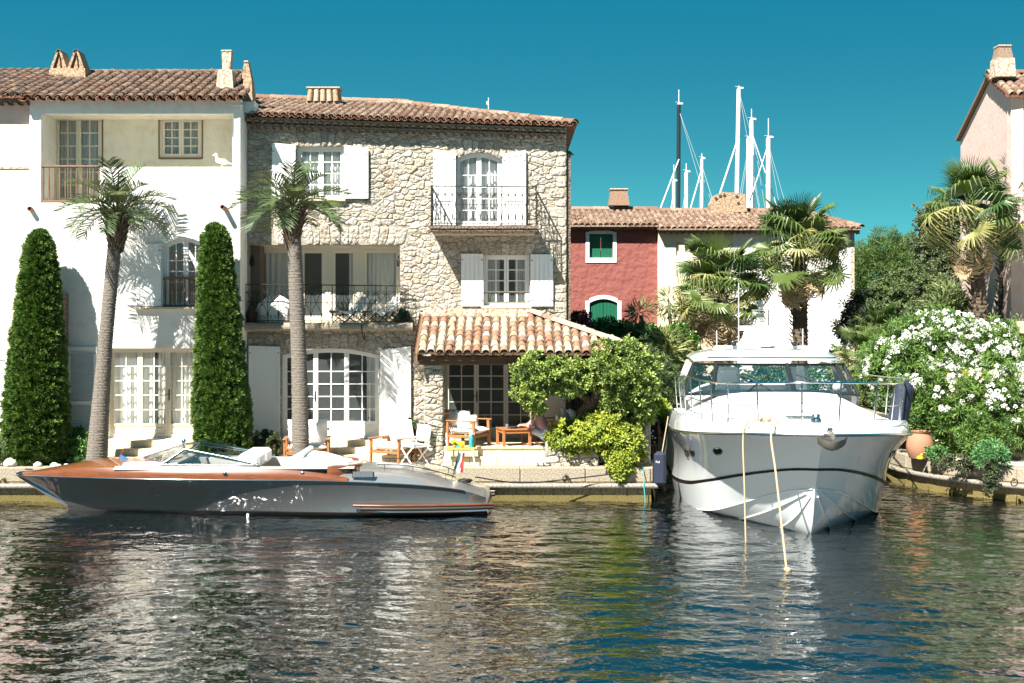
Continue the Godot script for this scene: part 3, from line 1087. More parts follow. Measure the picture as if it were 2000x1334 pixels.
# ---- wrought iron railing between two points, with scrolls
func iron_railing(parent: Node3D, nm: String, a: Vector3, b: Vector3, hgt: float, n: int) -> void:
	var dir := (b - a).normalized()
	var fr := MB.new()
	fr.bbox(Vector3(a.distance_to(b) + 0.02, 0.025, 0.04), 0.005, Transform3D(Basis(dir, Vector3.UP, dir.cross(Vector3.UP)), (a + b) * 0.5 + Vector3.UP * hgt))
	fr.bbox(Vector3(a.distance_to(b), 0.018, 0.025), 0.003, Transform3D(Basis(dir, Vector3.UP, dir.cross(Vector3.UP)), (a + b) * 0.5 + Vector3.UP * 0.06))
	fr.bbox(Vector3(a.distance_to(b), 0.012, 0.014), 0.002, Transform3D(Basis(dir, Vector3.UP, dir.cross(Vector3.UP)), (a + b) * 0.5 + Vector3.UP * hgt * 0.54))
	var root := pw(parent, nm, fr.mesh(), mats.iron)
	var w := a.distance_to(b) / n
	var bar := MB.new()
	bar.bbox(Vector3(0.014, hgt, 0.014), 0.002, Transform3D(Basis(), Vector3(0, hgt * 0.5, 0)))
	for yy in [0.24, 0.78]:
		bar.lathe([Vector2(0.007, hgt * yy - 0.03), Vector2(0.016, hgt * yy), Vector2(0.007, hgt * yy + 0.03)], 6)
	var bm := bar.mesh()
	# the belly scroll that fills a bay
	var sc := MB.new()
	for sg in [-1.0, 1.0]:
		var pts := []
		for k in 15: # top curl
			var an := -PI * 0.5 + k / 14.0 * TAU * 1.05
			var r: float = w * 0.2 * (0.35 + 0.65 * k / 14.0)
			pts.append(Vector3(sg * (w * 0.22 - cos(an) * r), hgt * 0.82 + sin(an) * r, 0))
		for k in 9:
			var t := k / 8.0
			pts.append(Vector3(sg * w * (0.44 - 0.4 * sin(t * PI * 0.5)), lerpf(hgt * 0.8, hgt * 0.5, t), 0))
		for k in 9:
			var t := (k + 1) / 9.0
			pts.append(Vector3(sg * w * (0.04 + 0.4 * sin(t * PI * 0.5)), lerpf(hgt * 0.5, hgt * 0.2, t), 0))
		for k in 12:
			var an := PI + k / 11.0 * TAU * 0.9
			var r: float = w * 0.2 * (1.0 - 0.65 * k / 11.0)
			pts.append(Vector3(sg * (w * 0.24 - cos(an) * r), hgt * 0.18 + sin(an) * r, 0))
		sc.tube(pts, 0.006, 4)
	var sm := sc.mesh()
	for k in n + 1:
		pw(root, "baluster", bm, mats.iron, Transform3D(Basis(dir, Vector3.UP, dir.cross(Vector3.UP)), a + dir * (w * k)))
		if k < n:
			pw(root, "scroll", sm, mats.iron, Transform3D(Basis(dir, Vector3.UP, dir.cross(Vector3.UP)), a + dir * (w * (k + 0.5))))

func wood_railing(parent: Node3D, nm: String, x0: float, x1: float, y0: float, y1: float, z: float, n: int) -> void:
	var fr := MB.new()
	fr.bbox(Vector3(x1 - x0, 0.055, 0.07), 0.012, Transform3D(Basis(), Vector3((x0 + x1) * 0.5, y1 - 0.03, z)))
	var root := pw(parent, nm, fr.mesh(), mats.old_wood)
	fr = MB.new()
	fr.bbox(Vector3(x1 - x0, 0.06, 0.06), 0.012, Transform3D(Basis(), Vector3((x0 + x1) * 0.5, y0 + 0.03, z)))
	pw(root, "bottom_rail", fr.mesh(), mats.old_wood)
	var b := MB.new()
	var h := y1 - y0 - 0.1
	b.lathe([Vector2(0.014, 0), Vector2(0.02, h * 0.25), Vector2(0.024, h * 0.5), Vector2(0.02, h * 0.75), Vector2(0.014, h)], 8)
	var bm := b.mesh()
	for k in n:
		pw(root, "baluster", bm, mats.old_wood, Transform3D(Basis(), Vector3(lerpf(x0 + 0.05, x1 - 0.05, k / (n - 1.0)), y0 + 0.05, z)))

# ---- chimneys
func block_chimney(parent: Node3D, at: Vector3, w0: float, w1: float, h: float, d: float, m: Material, cap := true) -> MeshInstance3D:
	var mb := MB.new()
	mb.hexa([at + Vector3(-w0, 0, -d), at + Vector3(w0, 0, -d), at + Vector3(w0, 0, d), at + Vector3(-w0, 0, d), at + Vector3(-w1, h, -d * 0.85), at + Vector3(w1, h, -d * 0.85), at + Vector3(w1, h, d * 0.85), at + Vector3(-w1, h, d * 0.85)])
	var o := pw(parent, "chimney", mb.mesh(), m)
	if cap:
		var c := MB.new()
		c.bbox(Vector3(w1 * 2.25, 0.05, d * 2.0), 0.012, Transform3D(Basis(), at + Vector3(0, h + 0.026, 0)))
		pw(o, "chimney_cap", c.mesh(), mats.pale_tile0)
	return o

# ---------------------------------------------------------------- houses on the quay
func steps(parent: Node3D, x0: float, x1: float, z0: float, top: float, n: int, tread: float) -> void:
	# flight of stone steps down to the quay, made of separate blocks
	var rise := (top - 0.74) / n
	for k in n:
		var zf := z0 + tread * (k + 1)
		var yt := top - rise * k
		var cnt := int((x1 - x0) / 0.95)
		for q in cnt:
			var a := lerpf(x0, x1, float(q) / cnt)
			var b := lerpf(x0, x1, float(q + 1) / cnt) - 0.005
			var mb := MB.new()
			mb.bbox(Vector3(b - a, rise + 0.02, tread + 0.03), 0.008, Transform3D(Basis(), Vector3((a + b) * 0.5, yt - rise * 0.5 - 0.01 + (0.0 if k < n - 1 else 0.0), zf - tread * 0.5)))
			pw(parent, "step_block", mb.mesh(), mats.step_stone)
		if k > 0:
			pass
	var core := MB.new()
	for k in n:
		core.box(x0 + 0.02, 0.70, z0 + tread * k - 0.02 if k > 0 else z0, x1 - 0.02, top - rise * (k + 0.95), z0 + tread * (k + 1) - 0.03)
	pw(parent, "step_core", core.mesh(), mats.step_stone)

func build_pink_house() -> void:
	var h := thing("pink_house", "pale pink plastered house at the picture's edge beside the white house", "house", Vector3(-14.6, 0.74, 0))
	var z := 0.7
	var x0 := -20.0
	var x1 := (-11.467) - 0.003
	var top := 9.202 + 0.1
	var holes := [{"x0": (-13.78), "x1": (-12.415), "y0": 1.25, "y1": 3.227}]
	pw(h, "wall", wall_mesh(x0, x1, 0.5, top, top, z, 0.3, holes).mesh(), mats.pale_pink_plaster)
	pw(h, "shell", shell_mesh(x0, x1, 0.5, top, z - 0.3, -7.5, [1.2, 4.2]).mesh(), mats.pale_pink_plaster)
	var band := MB.new()
	band.box(x0, 7.69, z, x1, 7.739, z + 0.025)
	pw(h, "string_course", band.mesh(), mats.pale_render)
	window(h, "glazed_door", (-13.78), (-12.415), 1.25, 3.227, z - 0.12, {"rows": 4, "kick": 0.3})
	shutter(h, "louvred_shutter", (-12.39), (-12.0), 1.434, 3.227, 3.227, z + 0.02, "louvre", mats.white_paint)
	var s := Vector3(0, 0.33, -0.944).normalized()
	var a := Vector3(x0, top + 0.02, z + 0.42)
	var b := Vector3((-11.341), top + 0.02, z + 0.42)
	tiled_slope(h, a, b, s, 3.6, 0.233, 0.3, "brown", 5, 300, func(u, _w): return u > 5.0)
	var deck := MB.new()
	deck.hexa([a, b, b + s * 3.6, a + s * 3.6, a + Vector3(0, 0.05, 0), b + Vector3(0, 0.05, 0), b + s * 3.6 + Vector3(0, 0.05, 0), a + s * 3.6 + Vector3(0, 0.05, 0)])
	pw(h, "roof_deck", deck.mesh(), mats.under_tile)
	var ef := MB.new()
	ef.box(x0, top, z - 0.3, x1, top + 0.16, z - 0.002)
	pw(h, "eaves_fill", ef.mesh(), mats.pale_pink_plaster)
	cornice(h, Vector3(-14, top + 0.02, z), Vector3(x1, top + 0.02, z), 0.4, 0.22, "brown", 5, 1)
	drain_spout(h, Vector3((-11.449), 6.707, z), Vector3((-11.408), 6.714, z + 0.33))

func drain_spout(h: Node3D, a: Vector3, b: Vector3) -> void:
	var mb := MB.new()
	var d := (b - a).normalized()
	mb.surf([ring_at(a, d, 0.06), ring_at(b, d, 0.056), ring_at(b, d, 0.042), ring_at(b - d * 0.2, d, 0.04)], true)
	mb.fan(Array(ring_at(b - d * 0.2, d, 0.04)), d)
	pw(h, "drain_spout", mb.mesh(), mats.terracotta)

func ring_at(c: Vector3, d: Vector3, r: float) -> PackedVector3Array:
	var o := PackedVector3Array()
	var bs := basis_up(d)
	for k in 12:
		o.append(c + bs * Vector3(cos(TAU * k / 12.0) * r, 0, -sin(TAU * k / 12.0) * r))
	return o

func build_white_house() -> void:
	var h := thing("white_house", "tall white plastered house with an open loggia under a brown tiled roof", "house", Vector3(-8.9, 0.74, 0))
	var z := 0.85
	var x0 := (-11.467)
	var x1 := (-6.464)
	var top := 9.218
	var lo := 7.721
	var ro := (-9.799)
	var holes := [
		{"x0": (-11.199), "x1": ro, "y0": 6.869, "y1": 8.987, "right_from": 6.869, "right_to": lo},
		{"x0": ro, "x1": (-6.61), "y0": lo, "y1": 8.987, "left_from": 0.0, "left_to": 0.0},
		{"x0": (-8.302), "x1": (-7.279), "y0": 4.385, "y1": 5.846, "rise": 0.2},
		{"x0": (-9.605), "x1": (-6.841), "y0": 1.257, "y1": 3.411}]
	pw(h, "wall", wall_mesh(x0, x1, 0.5, top, top, z, 0.3, holes).mesh(), mats.white_plaster)
	pw(h, "shell", shell_mesh(x0, x1, 0.5, top, z - 0.3, -7.0, [1.24, 3.95]).mesh(), mats.white_plaster)
	# loggia lining
	var zb := -0.25
	var lg := []
	lg.append({"x0": (-11.272), "x1": (-10.088), "y0": 6.983, "y1": 9.098})
	lg.append({"x0": (-8.665), "x1": (-7.632), "y0": 8.066, "y1": 9.061})
	pw(h, "loggia_wall", wall_mesh(x0 + 0.26, x1 - 0.26, 6.82, top - 0.02, top - 0.02, zb, 0.2, lg).mesh(), mats.cream_plaster)
	var li := MB.new()
	li.box((-11.248), 6.771, zb, ro + 0.1, 6.856, z - 0.302)
	li.box(ro + 0.1, 6.771, zb, (-6.573), lo - 0.02, zb + 0.02)
	li.box(ro + 0.1, 6.795, zb + 0.02, (-6.573), 6.856, z - 0.302)
	li.box((-11.248), 8.999, zb, (-6.573), 9.084, z - 0.302)
	li.box((-11.248) - 0.05, 6.844, zb, (-11.248) + 0.02, 8.999, z - 0.302)
	li.box((-6.61), 6.844, zb, (-6.61) + 0.1, 8.999, z - 0.302)
	pw(h, "loggia_lining", li.mesh(), mats.cream_plaster)
	var fr := MB.new() # brown surrounds
	for q in lg:
		fr.box(q.x0 - 0.03, q.y0 - 0.03, zb, q.x0, q.y1 + 0.03, zb + 0.02)
		fr.box(q.x1, q.y0 - 0.03, zb, q.x1 + 0.03, q.y1 + 0.03, zb + 0.02)
		fr.box(q.x0, q.y0 - 0.04, zb, q.x1, q.y0, zb + 0.03)
	pw(h, "wood_surround", fr.mesh(), mats.old_wood)
	window(h, "french_window", lg[0].x0, lg[0].x1, lg[0].y0, lg[0].y1, zb - 0.03, {"rows": 6, "m": mats.ivory_paint, "curtain": [[0.05, 0.5], [0.52, 0.95]], "cloth": mats.grey_curtain})
	window(h, "window", lg[1].x0, lg[1].x1, lg[1].y0, lg[1].y1, zb - 0.03, {"rows": 4, "m": mats.ivory_paint, "curtain": [[0.03, 0.97]], "cloth": mats.grey_curtain})
	wood_railing(h, "balcony_rail", (-11.211), (-9.787), 6.869, 7.769, z - 0.05, 11)
	# arched window with rail and shutter
	window(h, "arched_window", (-8.302), (-7.279), 4.385, 5.846, z - 0.12, {"rows": 5, "rise": 0.2})
	wood_railing(h, "window_rail", (-8.302), (-7.279), 4.385, 5.103, z - 0.03, 9)
	shutter(h, "shutter", (-8.911), (-8.326), 4.41, 5.895, 5.895, z + 0.015, "panel", mats.white_paint)
	shutter(h, "shutter", (-7.255), (-6.671), 4.41, 5.895, 5.895, z + 0.015, "panel", mats.white_paint)
	var sl := MB.new()
	sl.bbox(Vector3((-6.622) - (-8.959), 0.06, 0.14), 0.01, Transform3D(Basis(), Vector3((-7.791), 4.361, z + 0.05)))
	pw(h, "window_sill", sl.mesh(), mats.step_stone)
	# glazed doors on the ground floor
	window(h, "glazed_doors", (-9.605), (-6.841), 1.257, 3.411, z - 0.14, {"leaves": 4, "rows": 5, "kick": 0.24, "m": mats.ivory_paint, "curtain": [[0.02, 0.36], [0.4, 0.98]], "handle": 2.291, "handle_x": (-8.192)})
	shutter(h, "louvred_shutter", (-10.554), (-9.86), 1.366, 3.448, 3.448, z + 0.02, "louvre", mats.white_paint)
	steps(h, (-9.641), (-6.087), z + 0.0, 1.245, 3, 0.3)
	# dark stone buttress behind the first cypress
	var bt := MB.new()
	bt.bbox(Vector3(0.3, 4.714 - 0.6, 0.4), 0.02, Transform3D(Basis(), Vector3((-10.688), (4.714 + 0.6) * 0.5, z + 0.2)))
	pw(h, "buttress", bt.mesh(), mats.rough_stone)
	drain_spout(h, Vector3((-6.805), 6.71, z), Vector3((-6.819), 6.746, z + 0.33))
	# roof
	var s := Vector3(0, 0.34, -0.94).normalized()
	var a := Vector3(x0 - 0.05, top + 0.03, z + 0.3)
	var b := Vector3((-6.306), top + 0.03, z + 0.3)
	var wid := b.x - a.x
	tiled_slope(h, a, b, s, 3.5, 0.233, 0.3, "brown", 5, 300, func(u, w): return u < wid - 0.66 * w / 3.5)
	var deck := MB.new()
	var rgt := b + s * 3.6 - Vector3(0.68, 0, 0)
	deck.hexa([a + s * 0.14, b + s * 0.14, rgt, a + s * 3.6, a + s * 0.14 + Vector3(0, 0.05, 0), b + s * 0.14 + Vector3(0, 0.05, 0), rgt + Vector3(0, 0.05, 0), a + s * 3.6 + Vector3(0, 0.05, 0)])
	pw(h, "roof_deck", deck.mesh(), mats.under_tile)
	var ef := MB.new()
	ef.box(x0, top, z - 0.3, x1, top + 0.13, z - 0.002)
	pw(h, "eaves_fill", ef.mesh(), mats.white_plaster)
	ridge_tiles(h, a + s * 3.55, rgt, "brown", 5)
	var bk := MB.new()
	var ra := a + s * 3.6
	var rb := rgt
	bk.hexa([ra, rb, rb + Vector3(0, -1.3, -4.0), ra + Vector3(0, -1.3, -4.0), ra + Vector3(0, 0.05, 0), rb + Vector3(0, 0.05, 0), rb + Vector3(0, -1.25, -4.0), ra + Vector3(0, -1.25, -4.0)])
	pw(h, "rear_roof", bk.mesh(), mats.brown_tile1)
	# gable end wall strip under the roof on the stone house side
	var g := MB.new()
	g.extr(PackedVector2Array([Vector2(z + 0.02, top - 0.02), Vector2(z - 3.3, top + 1.1), Vector2(z - 7.3, top - 0.02)]), Transform3D(Basis(Vector3(0.2, 0, 1), Vector3.UP, Vector3(-1, 0, 0)), Vector3(x1 - 0.12, 0, 0)), 0.25)
	pw(h, "gable_wall", g.mesh(), mats.white_plaster)
	# twin tent-shaped chimney, slender chimneys
	var cz := -1.6
	var tw := MB.new()
	var sx := 2600.0 / (32.5 - cz)
	var bx := (-11.286)
	var by := 10.101
	tw.hexa([Vector3(bx - 0.5, by - 0.35, cz - 0.35), Vector3(bx + 0.5, by - 0.35, cz - 0.35), Vector3(bx + 0.5, by - 0.35, cz + 0.35), Vector3(bx - 0.5, by - 0.35, cz + 0.35), Vector3(bx - 0.46, by + 0.36, cz - 0.3), Vector3(bx + 0.44, by + 0.36, cz - 0.3), Vector3(bx + 0.44, by + 0.36, cz + 0.3), Vector3(bx - 0.46, by + 0.36, cz + 0.3)])
	var ch := pw(h, "chimney", tw.mesh(), mats.chimney_render)
	for q in [-0.24, 0.2]:
		var t := MB.new()
		# two leaning slabs with an open mouth
		for sg in [-1.0, 1.0]:
			t.hexa([Vector3(bx + q + sg * 0.22, by + 0.34, cz - 0.28), Vector3(bx + q + sg * 0.15, by + 0.34, cz - 0.28), Vector3(bx + q + sg * 0.15, by + 0.34, cz + 0.28), Vector3(bx + q + sg * 0.22, by + 0.34, cz + 0.28), Vector3(bx + q + sg * 0.06, by + 0.8, cz - 0.25), Vector3(bx + q - sg * 0.0, by + 0.82, cz - 0.25), Vector3(bx + q - sg * 0.0, by + 0.82, cz + 0.25), Vector3(bx + q + sg * 0.06, by + 0.8, cz + 0.25)])
		t.extr(PackedVector2Array([Vector2(-0.17, 0), Vector2(0.17, 0), Vector2(0.0, 0.46)]), Transform3D(Basis(), Vector3(bx + q, by + 0.35, cz - 0.1)), 0.26)
		t.extr(PackedVector2Array([Vector2(-0.11, 0), Vector2(0.03, 0), Vector2(0.0, 0.34)]), Transform3D(Basis(), Vector3(bx + q, by + 0.36, cz + 0.16)), 0.05)
		pw(ch, "chimney_hood", t.mesh(), mats.chimney_render)
		pw(ch, "hood_tile", tile_mb(0.07, 0.06, 0.55).mesh(), mats.brown_tile0, Transform3D(Basis(), Vector3(bx + q, by + 0.79, cz + 0.28)))
	block_chimney(h, Vector3((-6.963), 9.688, 0.0), 0.21, 0.17, 0.46, 0.25, mats.pale_render, false)
	block_chimney(h, Vector3((-6.95), 10.15, 0.0), 0.09, 0.12, 0.45, 0.12, mats.pale_render)
	block_chimney(h, Vector3((-6.494), 9.452, -0.35), 0.13, 0.1, 0.55, 0.2, mats.chimney_render, false)
	block_chimney(h, Vector3((-6.532), 9.996, -0.35), 0.13, 0.05, 0.4, 0.16, mats.chimney_render)
	var wf := MB.new()
	wf.bbox(Vector3(0.34, 0.3, 0.4), 0.02, Transform3D(Basis(), Vector3((-6.36), 9.207, 0.2)))
	pw(h, "flue_base", wf.mesh(), mats.white_plaster)

func build_stone_house() -> void:
	var h := thing("stone_house", "three storey rubble stone house with white shutters and iron balconies", "house", Vector3(-2.5, 0.74, 0))
	var x0 := (-6.464) + 0.003
	var x1 := 1.325
	var ya := 8.95
	var yb := 8.68
	var w1 := {"x0": (-5.263), "x1": (-4.1), "y0": 7.025, "y1": 8.312}
	var w2 := {"x0": (-1.375), "x1": (-0.25), "y0": 6.387, "y1": 8.0, "rise": 0.17}
	var w3 := {"x0": (-0.7), "x1": 0.425, "y0": 4.412, "y1": 5.662}
	var lg := {"x0": (-6.45), "x1": (-2.737), "y0": 4.013, "y1": 5.912}
	var gd := {"x0": (-5.625), "x1": (-3.25), "y0": 1.188, "y1": 3.212, "rise": 0.17}
	var pd := {"x0": (-1.65), "x1": 0.625, "y0": 1.037, "y1": 3.112}
	var holes := [w1, w2, w3, lg, gd, pd]
	pw(h, "wall", wall_mesh(x0, x1, 0.5, ya, yb, 0.0, 0.35, holes).mesh(), mats.mortar)
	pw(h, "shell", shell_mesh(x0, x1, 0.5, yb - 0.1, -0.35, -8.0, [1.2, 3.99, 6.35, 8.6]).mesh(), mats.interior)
	# facing stones, each its own piece
	var ex := []
	ex.append_array(voussoirs((-5.75), (-2.625), 5.912, 0.5, 0.0, 14))
	ex.append_array(voussoirs((-5.35), (-4.0), 8.312, 0.36, 0.0, 8))
	ex.append_array(voussoirs((-1.425), (-0.2), 8.0, 0.34, 0.17, 8))
	ex.append_array(voussoirs((-0.75), 0.475, 5.662, 0.34, 0.0, 7))
	ex.append_array(voussoirs((-5.675), (-3.2), 3.212, 0.38, 0.17, 12))
	var qy := 0.75
	var qk := 0
	while qy < 8.4: # squared corner stones
		var qh := rf(0.16, 0.27)
		var qw: float = [0.42, 0.24][qk % 2] * rf(0.85, 1.15)
		ex.append(PackedVector2Array([Vector2(x1 - qw, qy), Vector2(x1, qy), Vector2(x1, qy + qh), Vector2(x1 - qw + rf(-0.02, 0.02), qy + qh)]))
		qy += qh + 0.004
		qk += 1
	var blocked := holes.duplicate()
	for g in ex:
		var lo := Vector2(99, 99)
		var hi := Vector2(-99, -99)
		for p in g:
			lo = lo.min(p)
			hi = hi.max(p)
		blocked.append({"x0": lo.x, "x1": hi.x, "y0": lo.y, "y1": hi.y - 0.03})
	rubble(h, x0, x1, 0.74, 8.66, blocked, Transform3D.IDENTITY, Vector2(0.2, 0.125), 0.016, 300, "wall_stone", ex)
	# windows and doors
	window(h, "window", w1.x0, w1.x1, w1.y0, w1.y1, -0.12, {"rows": 4, "curtain": [[0.02, 0.55], [0.5, 0.98]], "cloth": mats.grey_curtain})
	window(h, "balcony_door", w2.x0, w2.x1, w2.y0, w2.y1, -0.12, {"rows": 5, "rise": 0.17, "curtain": [[0.02, 0.52], [0.5, 0.98]], "cloth": mats.grey_curtain})
	window(h, "window", w3.x0, w3.x1, w3.y0, w3.y1, -0.12, {"rows": 4, "curtain": [[0.02, 0.35], [0.68, 0.98]], "cloth": mats.grey_curtain})
	window(h, "terrace_door", gd.x0, gd.x1, gd.y0, gd.y1, -0.14, {"leaves": 3, "rows": 5, "rise": 0.17, "kick": 0.3, "curtain": [[0.86, 0.97]], "handle": 2.2, "handle_x": (-4.825)})
	window(h, "porch_door", pd.x0, pd.x1, pd.y0, pd.y1, -0.1, {"leaves": 3, "rows": 5, "kick": 0.3, "m": mats.grey_paint, "handle": 2.2, "handle_x": (-0.863)})
	shutter(h, "shutter", (-5.838), (-5.275), 7.037, 8.387, 8.337, 0.06, "panel", mats.white_paint)
	shutter(h, "shutter", (-4.088), (-3.5), 7.037, 8.337, 8.262, 0.06, "panel", mats.white_paint)
	shutter(h, "shutter", (-1.913), (-1.375), 6.387, 8.238, 8.137, 0.06, "panel", mats.white_paint)
	shutter(h, "shutter", (-0.225), 0.338, 6.387, 8.113, 8.213, 0.06, "panel", mats.white_paint)
	shutter(h, "shutter", (-1.238), (-0.7), 4.412, 5.688, 5.688, 0.06, "planks", mats.white_paint)
	shutter(h, "shutter", 0.45, 1.0, 4.412, 5.675, 5.675, 0.06, "planks", mats.white_paint)
	shutter(h, "shutter", (-6.412), (-5.65), 1.188, 3.45, 3.425, 0.06, "panel", mats.white_paint)
	shutter(h, "shutter", (-3.212), (-2.462), 1.262, 3.337, 3.438, 0.06, "panel", mats.white_paint)
	shutter(h, "shutter", 0.7, 1.3, 1.037, 2.262, 2.637, 0.06, "panel", mats.ivory_paint)
	var gb := MB.new() # guard bar and sill of the first floor window
	gb.rod(Vector3(w3.x0, 4.737, 0.03), Vector3(w3.x1, 4.737, 0.03), 0.016)
	pw(h, "guard_bar", gb.mesh(), mats.iron)
	for w in [w1, w3]:
		var sl := MB.new()
		sl.bbox(Vector3(w.x1 - w.x0 + 0.1, 0.07, 0.2), 0.012, Transform3D(Basis(), Vector3((w.x0 + w.x1) * 0.5, w.y0 - 0.025, 0.03)))
		pw(h, "window_sill", sl.mesh(), mats.step_stone)
	# glazed loggia on the first floor
	var zl := -0.85
	var li := MB.new()
	li.box(lg.x0 + 0.001, lg.y0 - 0.1, zl - 0.1, lg.x1 + 0.25, lg.y0 - 0.003, -0.352)
	li.box(lg.x0 + 0.001, lg.y1 + 0.003, zl - 0.1, lg.x1 + 0.25, lg.y1 + 0.12, -0.352)
	li.box(lg.x1 + 0.001, lg.y0 - 0.003, zl - 0.1, lg.x1 + 0.25, lg.y1 + 0.003, -0.352)
	li.box(lg.x0 + 0.001, lg.y0 - 0.003, zl + 0.002, lg.x0 + 0.05, lg.y1 + 0.003, -0.352)
	pw(h, "loggia_lining", li.mesh(), mats.cream_plaster)
	var nx := [(-6.45), (-5.375), (-4.6), (-3.812), (-2.737)]
	for k in 4:
		window(h, "loggia_door", nx[k] + 0.002, nx[k + 1] - 0.002, lg.y0, lg.y1, zl, {"leaves": 1, "cols": 1, "rows": 1, "fw": 0.075, "sw": 0.09, "m": mats.ivory_paint, "curtain": [[[0.1, 0.95]], [[0.02, 0.06]], [[0.62, 0.98]], [[0.05, 0.95]]][k], "cloth": mats.curtain})
	# terrace slab with a rounded nosing, railing
	var sb := MB.new()
	var sx0: float = x0
	var sx1 := (-2.401)
	sb.box(sx0, lg.y0 - 0.2, 0.0, sx1, lg.y0 + 0.0, 0.3)
	var nose := []
	for xx in [sx0, sx1]:
		var ring := PackedVector3Array()
		for k in 9:
			var an := -PI * 0.5 + PI * k / 8.0
			ring.append(Vector3(xx, lg.y0 - 0.1 + sin(an) * 0.1, 0.3 + cos(an) * 0.07))
		nose.append(ring)
	sb.surf(nose, false, false)
	sb.fan(Array(nose[1]), Vector3.RIGHT)
	pw(h, "terrace_slab", sb.mesh(), mats.coping)
	iron_railing(h, "terrace_railing", Vector3(x0 + 0.02, lg.y0, 0.26), Vector3((-2.515), lg.y0 - 0.04, 0.26), 0.93, 15)
	# wall lamps by the loggia
	for lx in [(-6.388), (-2.788)]:
		var lp := MB.new()
		lp.lathe([Vector2(0.03, 0), Vector2(0.05, 0.03), Vector2(0.06, 0.16), Vector2(0.02, 0.22), Vector2(0.012, 0.28)], 8, Transform3D(Basis(), Vector3(lx, 5.387, -0.25)))
		lp.box(lx - 0.02, 5.487, -0.4, lx + 0.02, 5.537, -0.25)
		pw(h, "wall_lantern", lp.mesh(), mats.dark_metal)
	# balcony
	var bx0 := (-1.959)
	var bx1 := 0.62
	var by := 6.319
	var bs := MB.new()
	bs.box(bx0, by - 0.07, 0.0, bx1, by, 0.98)
	bs.box(bx0 + 0.03, by - 0.13, 0.0, bx1 - 0.03, by - 0.07, 0.95)
	pw(h, "balcony_slab", bs.mesh(), mats.rough_stone)
	bs = MB.new()
	bs.box(bx0 + 0.07, by - 0.19, 0.0, bx1 - 0.07, by - 0.13, 0.9)
	pw(h, "balcony_soffit", bs.mesh(), mats.pale_render)
	iron_railing(h, "balcony_railing", Vector3(bx0 + 0.04, by, 0.93), Vector3(bx1 - 0.04, by - 0.02, 0.93), 0.94, 15)
	iron_railing(h, "balcony_side_railing", Vector3(bx0 + 0.04, by, 0.9), Vector3(bx0 + 0.04, by, 0.06), 0.94, 6)
	iron_railing(h, "balcony_side_railing", Vector3(bx1 - 0.04, by, 0.06), Vector3(bx1 - 0.04, by, 0.9), 0.94, 6)
	# roof: front slope running into a hip at the far end
	var oh := 0.45
	var a := Vector3(-7.1, ya + 0.06, oh)
	var b := Vector3(1.578, yb + 0.06, oh)
	var rl := Vector3(-7.1, 10.132, -4.5)
	var rr := Vector3((-3.272), 10.018 - 0.02, -4.5)
	var s := (rl - a).normalized()
	var slope_len := (rl - a).length()
	var wid := a.distance_to(b)
	var hip0 := (rr.x - a.x)
	tiled_slope(h, a, b, s, slope_len, 0.19, 0.36, "ruddy", 5, 300, func(u, w): return u < lerpf(wid + 0.05, hip0, w / slope_len) and u > lerpf(0.72, 0.0, w / slope_len))
	var deck := MB.new()
	var a2 := a + Vector3(0.7, 0, 0)
	var a3 := a2 + s * 0.16
	var b3 := b + s * 0.16
	deck.hexa([a3, b3, rr, rl, a3 + Vector3(0, 0.05, 0), b3 + Vector3(0, 0.05, 0), rr + Vector3(0, 0.05, 0), rl + Vector3(0, 0.05, 0)])
	var bb := Vector3(b.x, b.y, -8.4)
	deck.tri(b3 + Vector3(0, 0.05, 0), bb + Vector3(0, 0.05, 0), rr + Vector3(0, 0.05, 0))
	deck.quad(rl, rr, bb, Vector3(rl.x, bb.y, -8.4))
	pw(h, "roof_deck", deck.mesh(), mats.under_tile)
	ridge_tiles(h, rl + Vector3(0, 0.06, 0), rr + Vector3(0, 0.06, 0), "ruddy", 5, 0.13)
	ridge_tiles(h, b + Vector3(-0.05, 0.06, -0.1), rr + Vector3(0, 0.06, 0), "ruddy", 5, 0.13)
	cornice(h, Vector3(x0, ya + 0.05, 0.0), Vector3(x1, yb + 0.05, 0.0), oh, 0.19, "ruddy", 5, 2)
	var ef := MB.new()
	ef.slab(x0, x1, ya - 0.02, ya + 0.16, yb - 0.02, yb + 0.16, -0.35, -0.002)
	pw(h, "eaves_fill", ef.mesh(), mats.mortar)
	# square-tiled chimney and a flat flue on the roof, aerial
	var cx := (-5.014)
	var cy := 9.875
	block_chimney(h, Vector3(cx, cy - 0.3, -3.1), 0.48, 0.4, 0.62, 0.3, mats.ruddy_tile4)
	for k in 5:
		var rb := MB.new()
		var px := cx - 0.36 + k * 0.18
		rb.tube([Vector3(px, cy - 0.02, -2.8), Vector3(cx + (px - cx) * 0.9, cy + 0.29, -2.83)], 0.07, 8, false)
		pw(h, "chimney_tile", rb.mesh(), mats["pale_tile%d" % [3, 1, 6, 0, 3][k]])
	var fl := MB.new()
	fl.bbox(Vector3(0.75, 0.25, 0.5), 0.02, Transform3D(Basis(), Vector3((-3.69), 9.934 - 0.02, -4.2)))
	pw(h, "flat_flue", fl.mesh(), mats.ruddy_tile4)
	var an := MB.new()
	var ap := Vector3((-0.613), 9.193, -2.2)
	an.rod(ap, ap + Vector3(0, 0.66, 0), 0.012)
	an.bbox(Vector3(0.05, 0.08, 0.04), 0.008, Transform3D(Basis(), ap + Vector3(-0.03, 0.52, 0)))
	an.bbox(Vector3(0.03, 0.12, 0.03), 0.006, Transform3D(Basis(), ap + Vector3(0.01, 0.25, 0)))
	pw(h, "aerial", an.mesh(), mats.white_paint)
	# rough stone pier at the far corner, round-topped
	var pr := MB.new()
	var prof := [Vector2(0.0, 0)]
	pr.box(x1 + 0.001, 0.6, -0.5, x1 + 0.11, 8.137, -0.08)
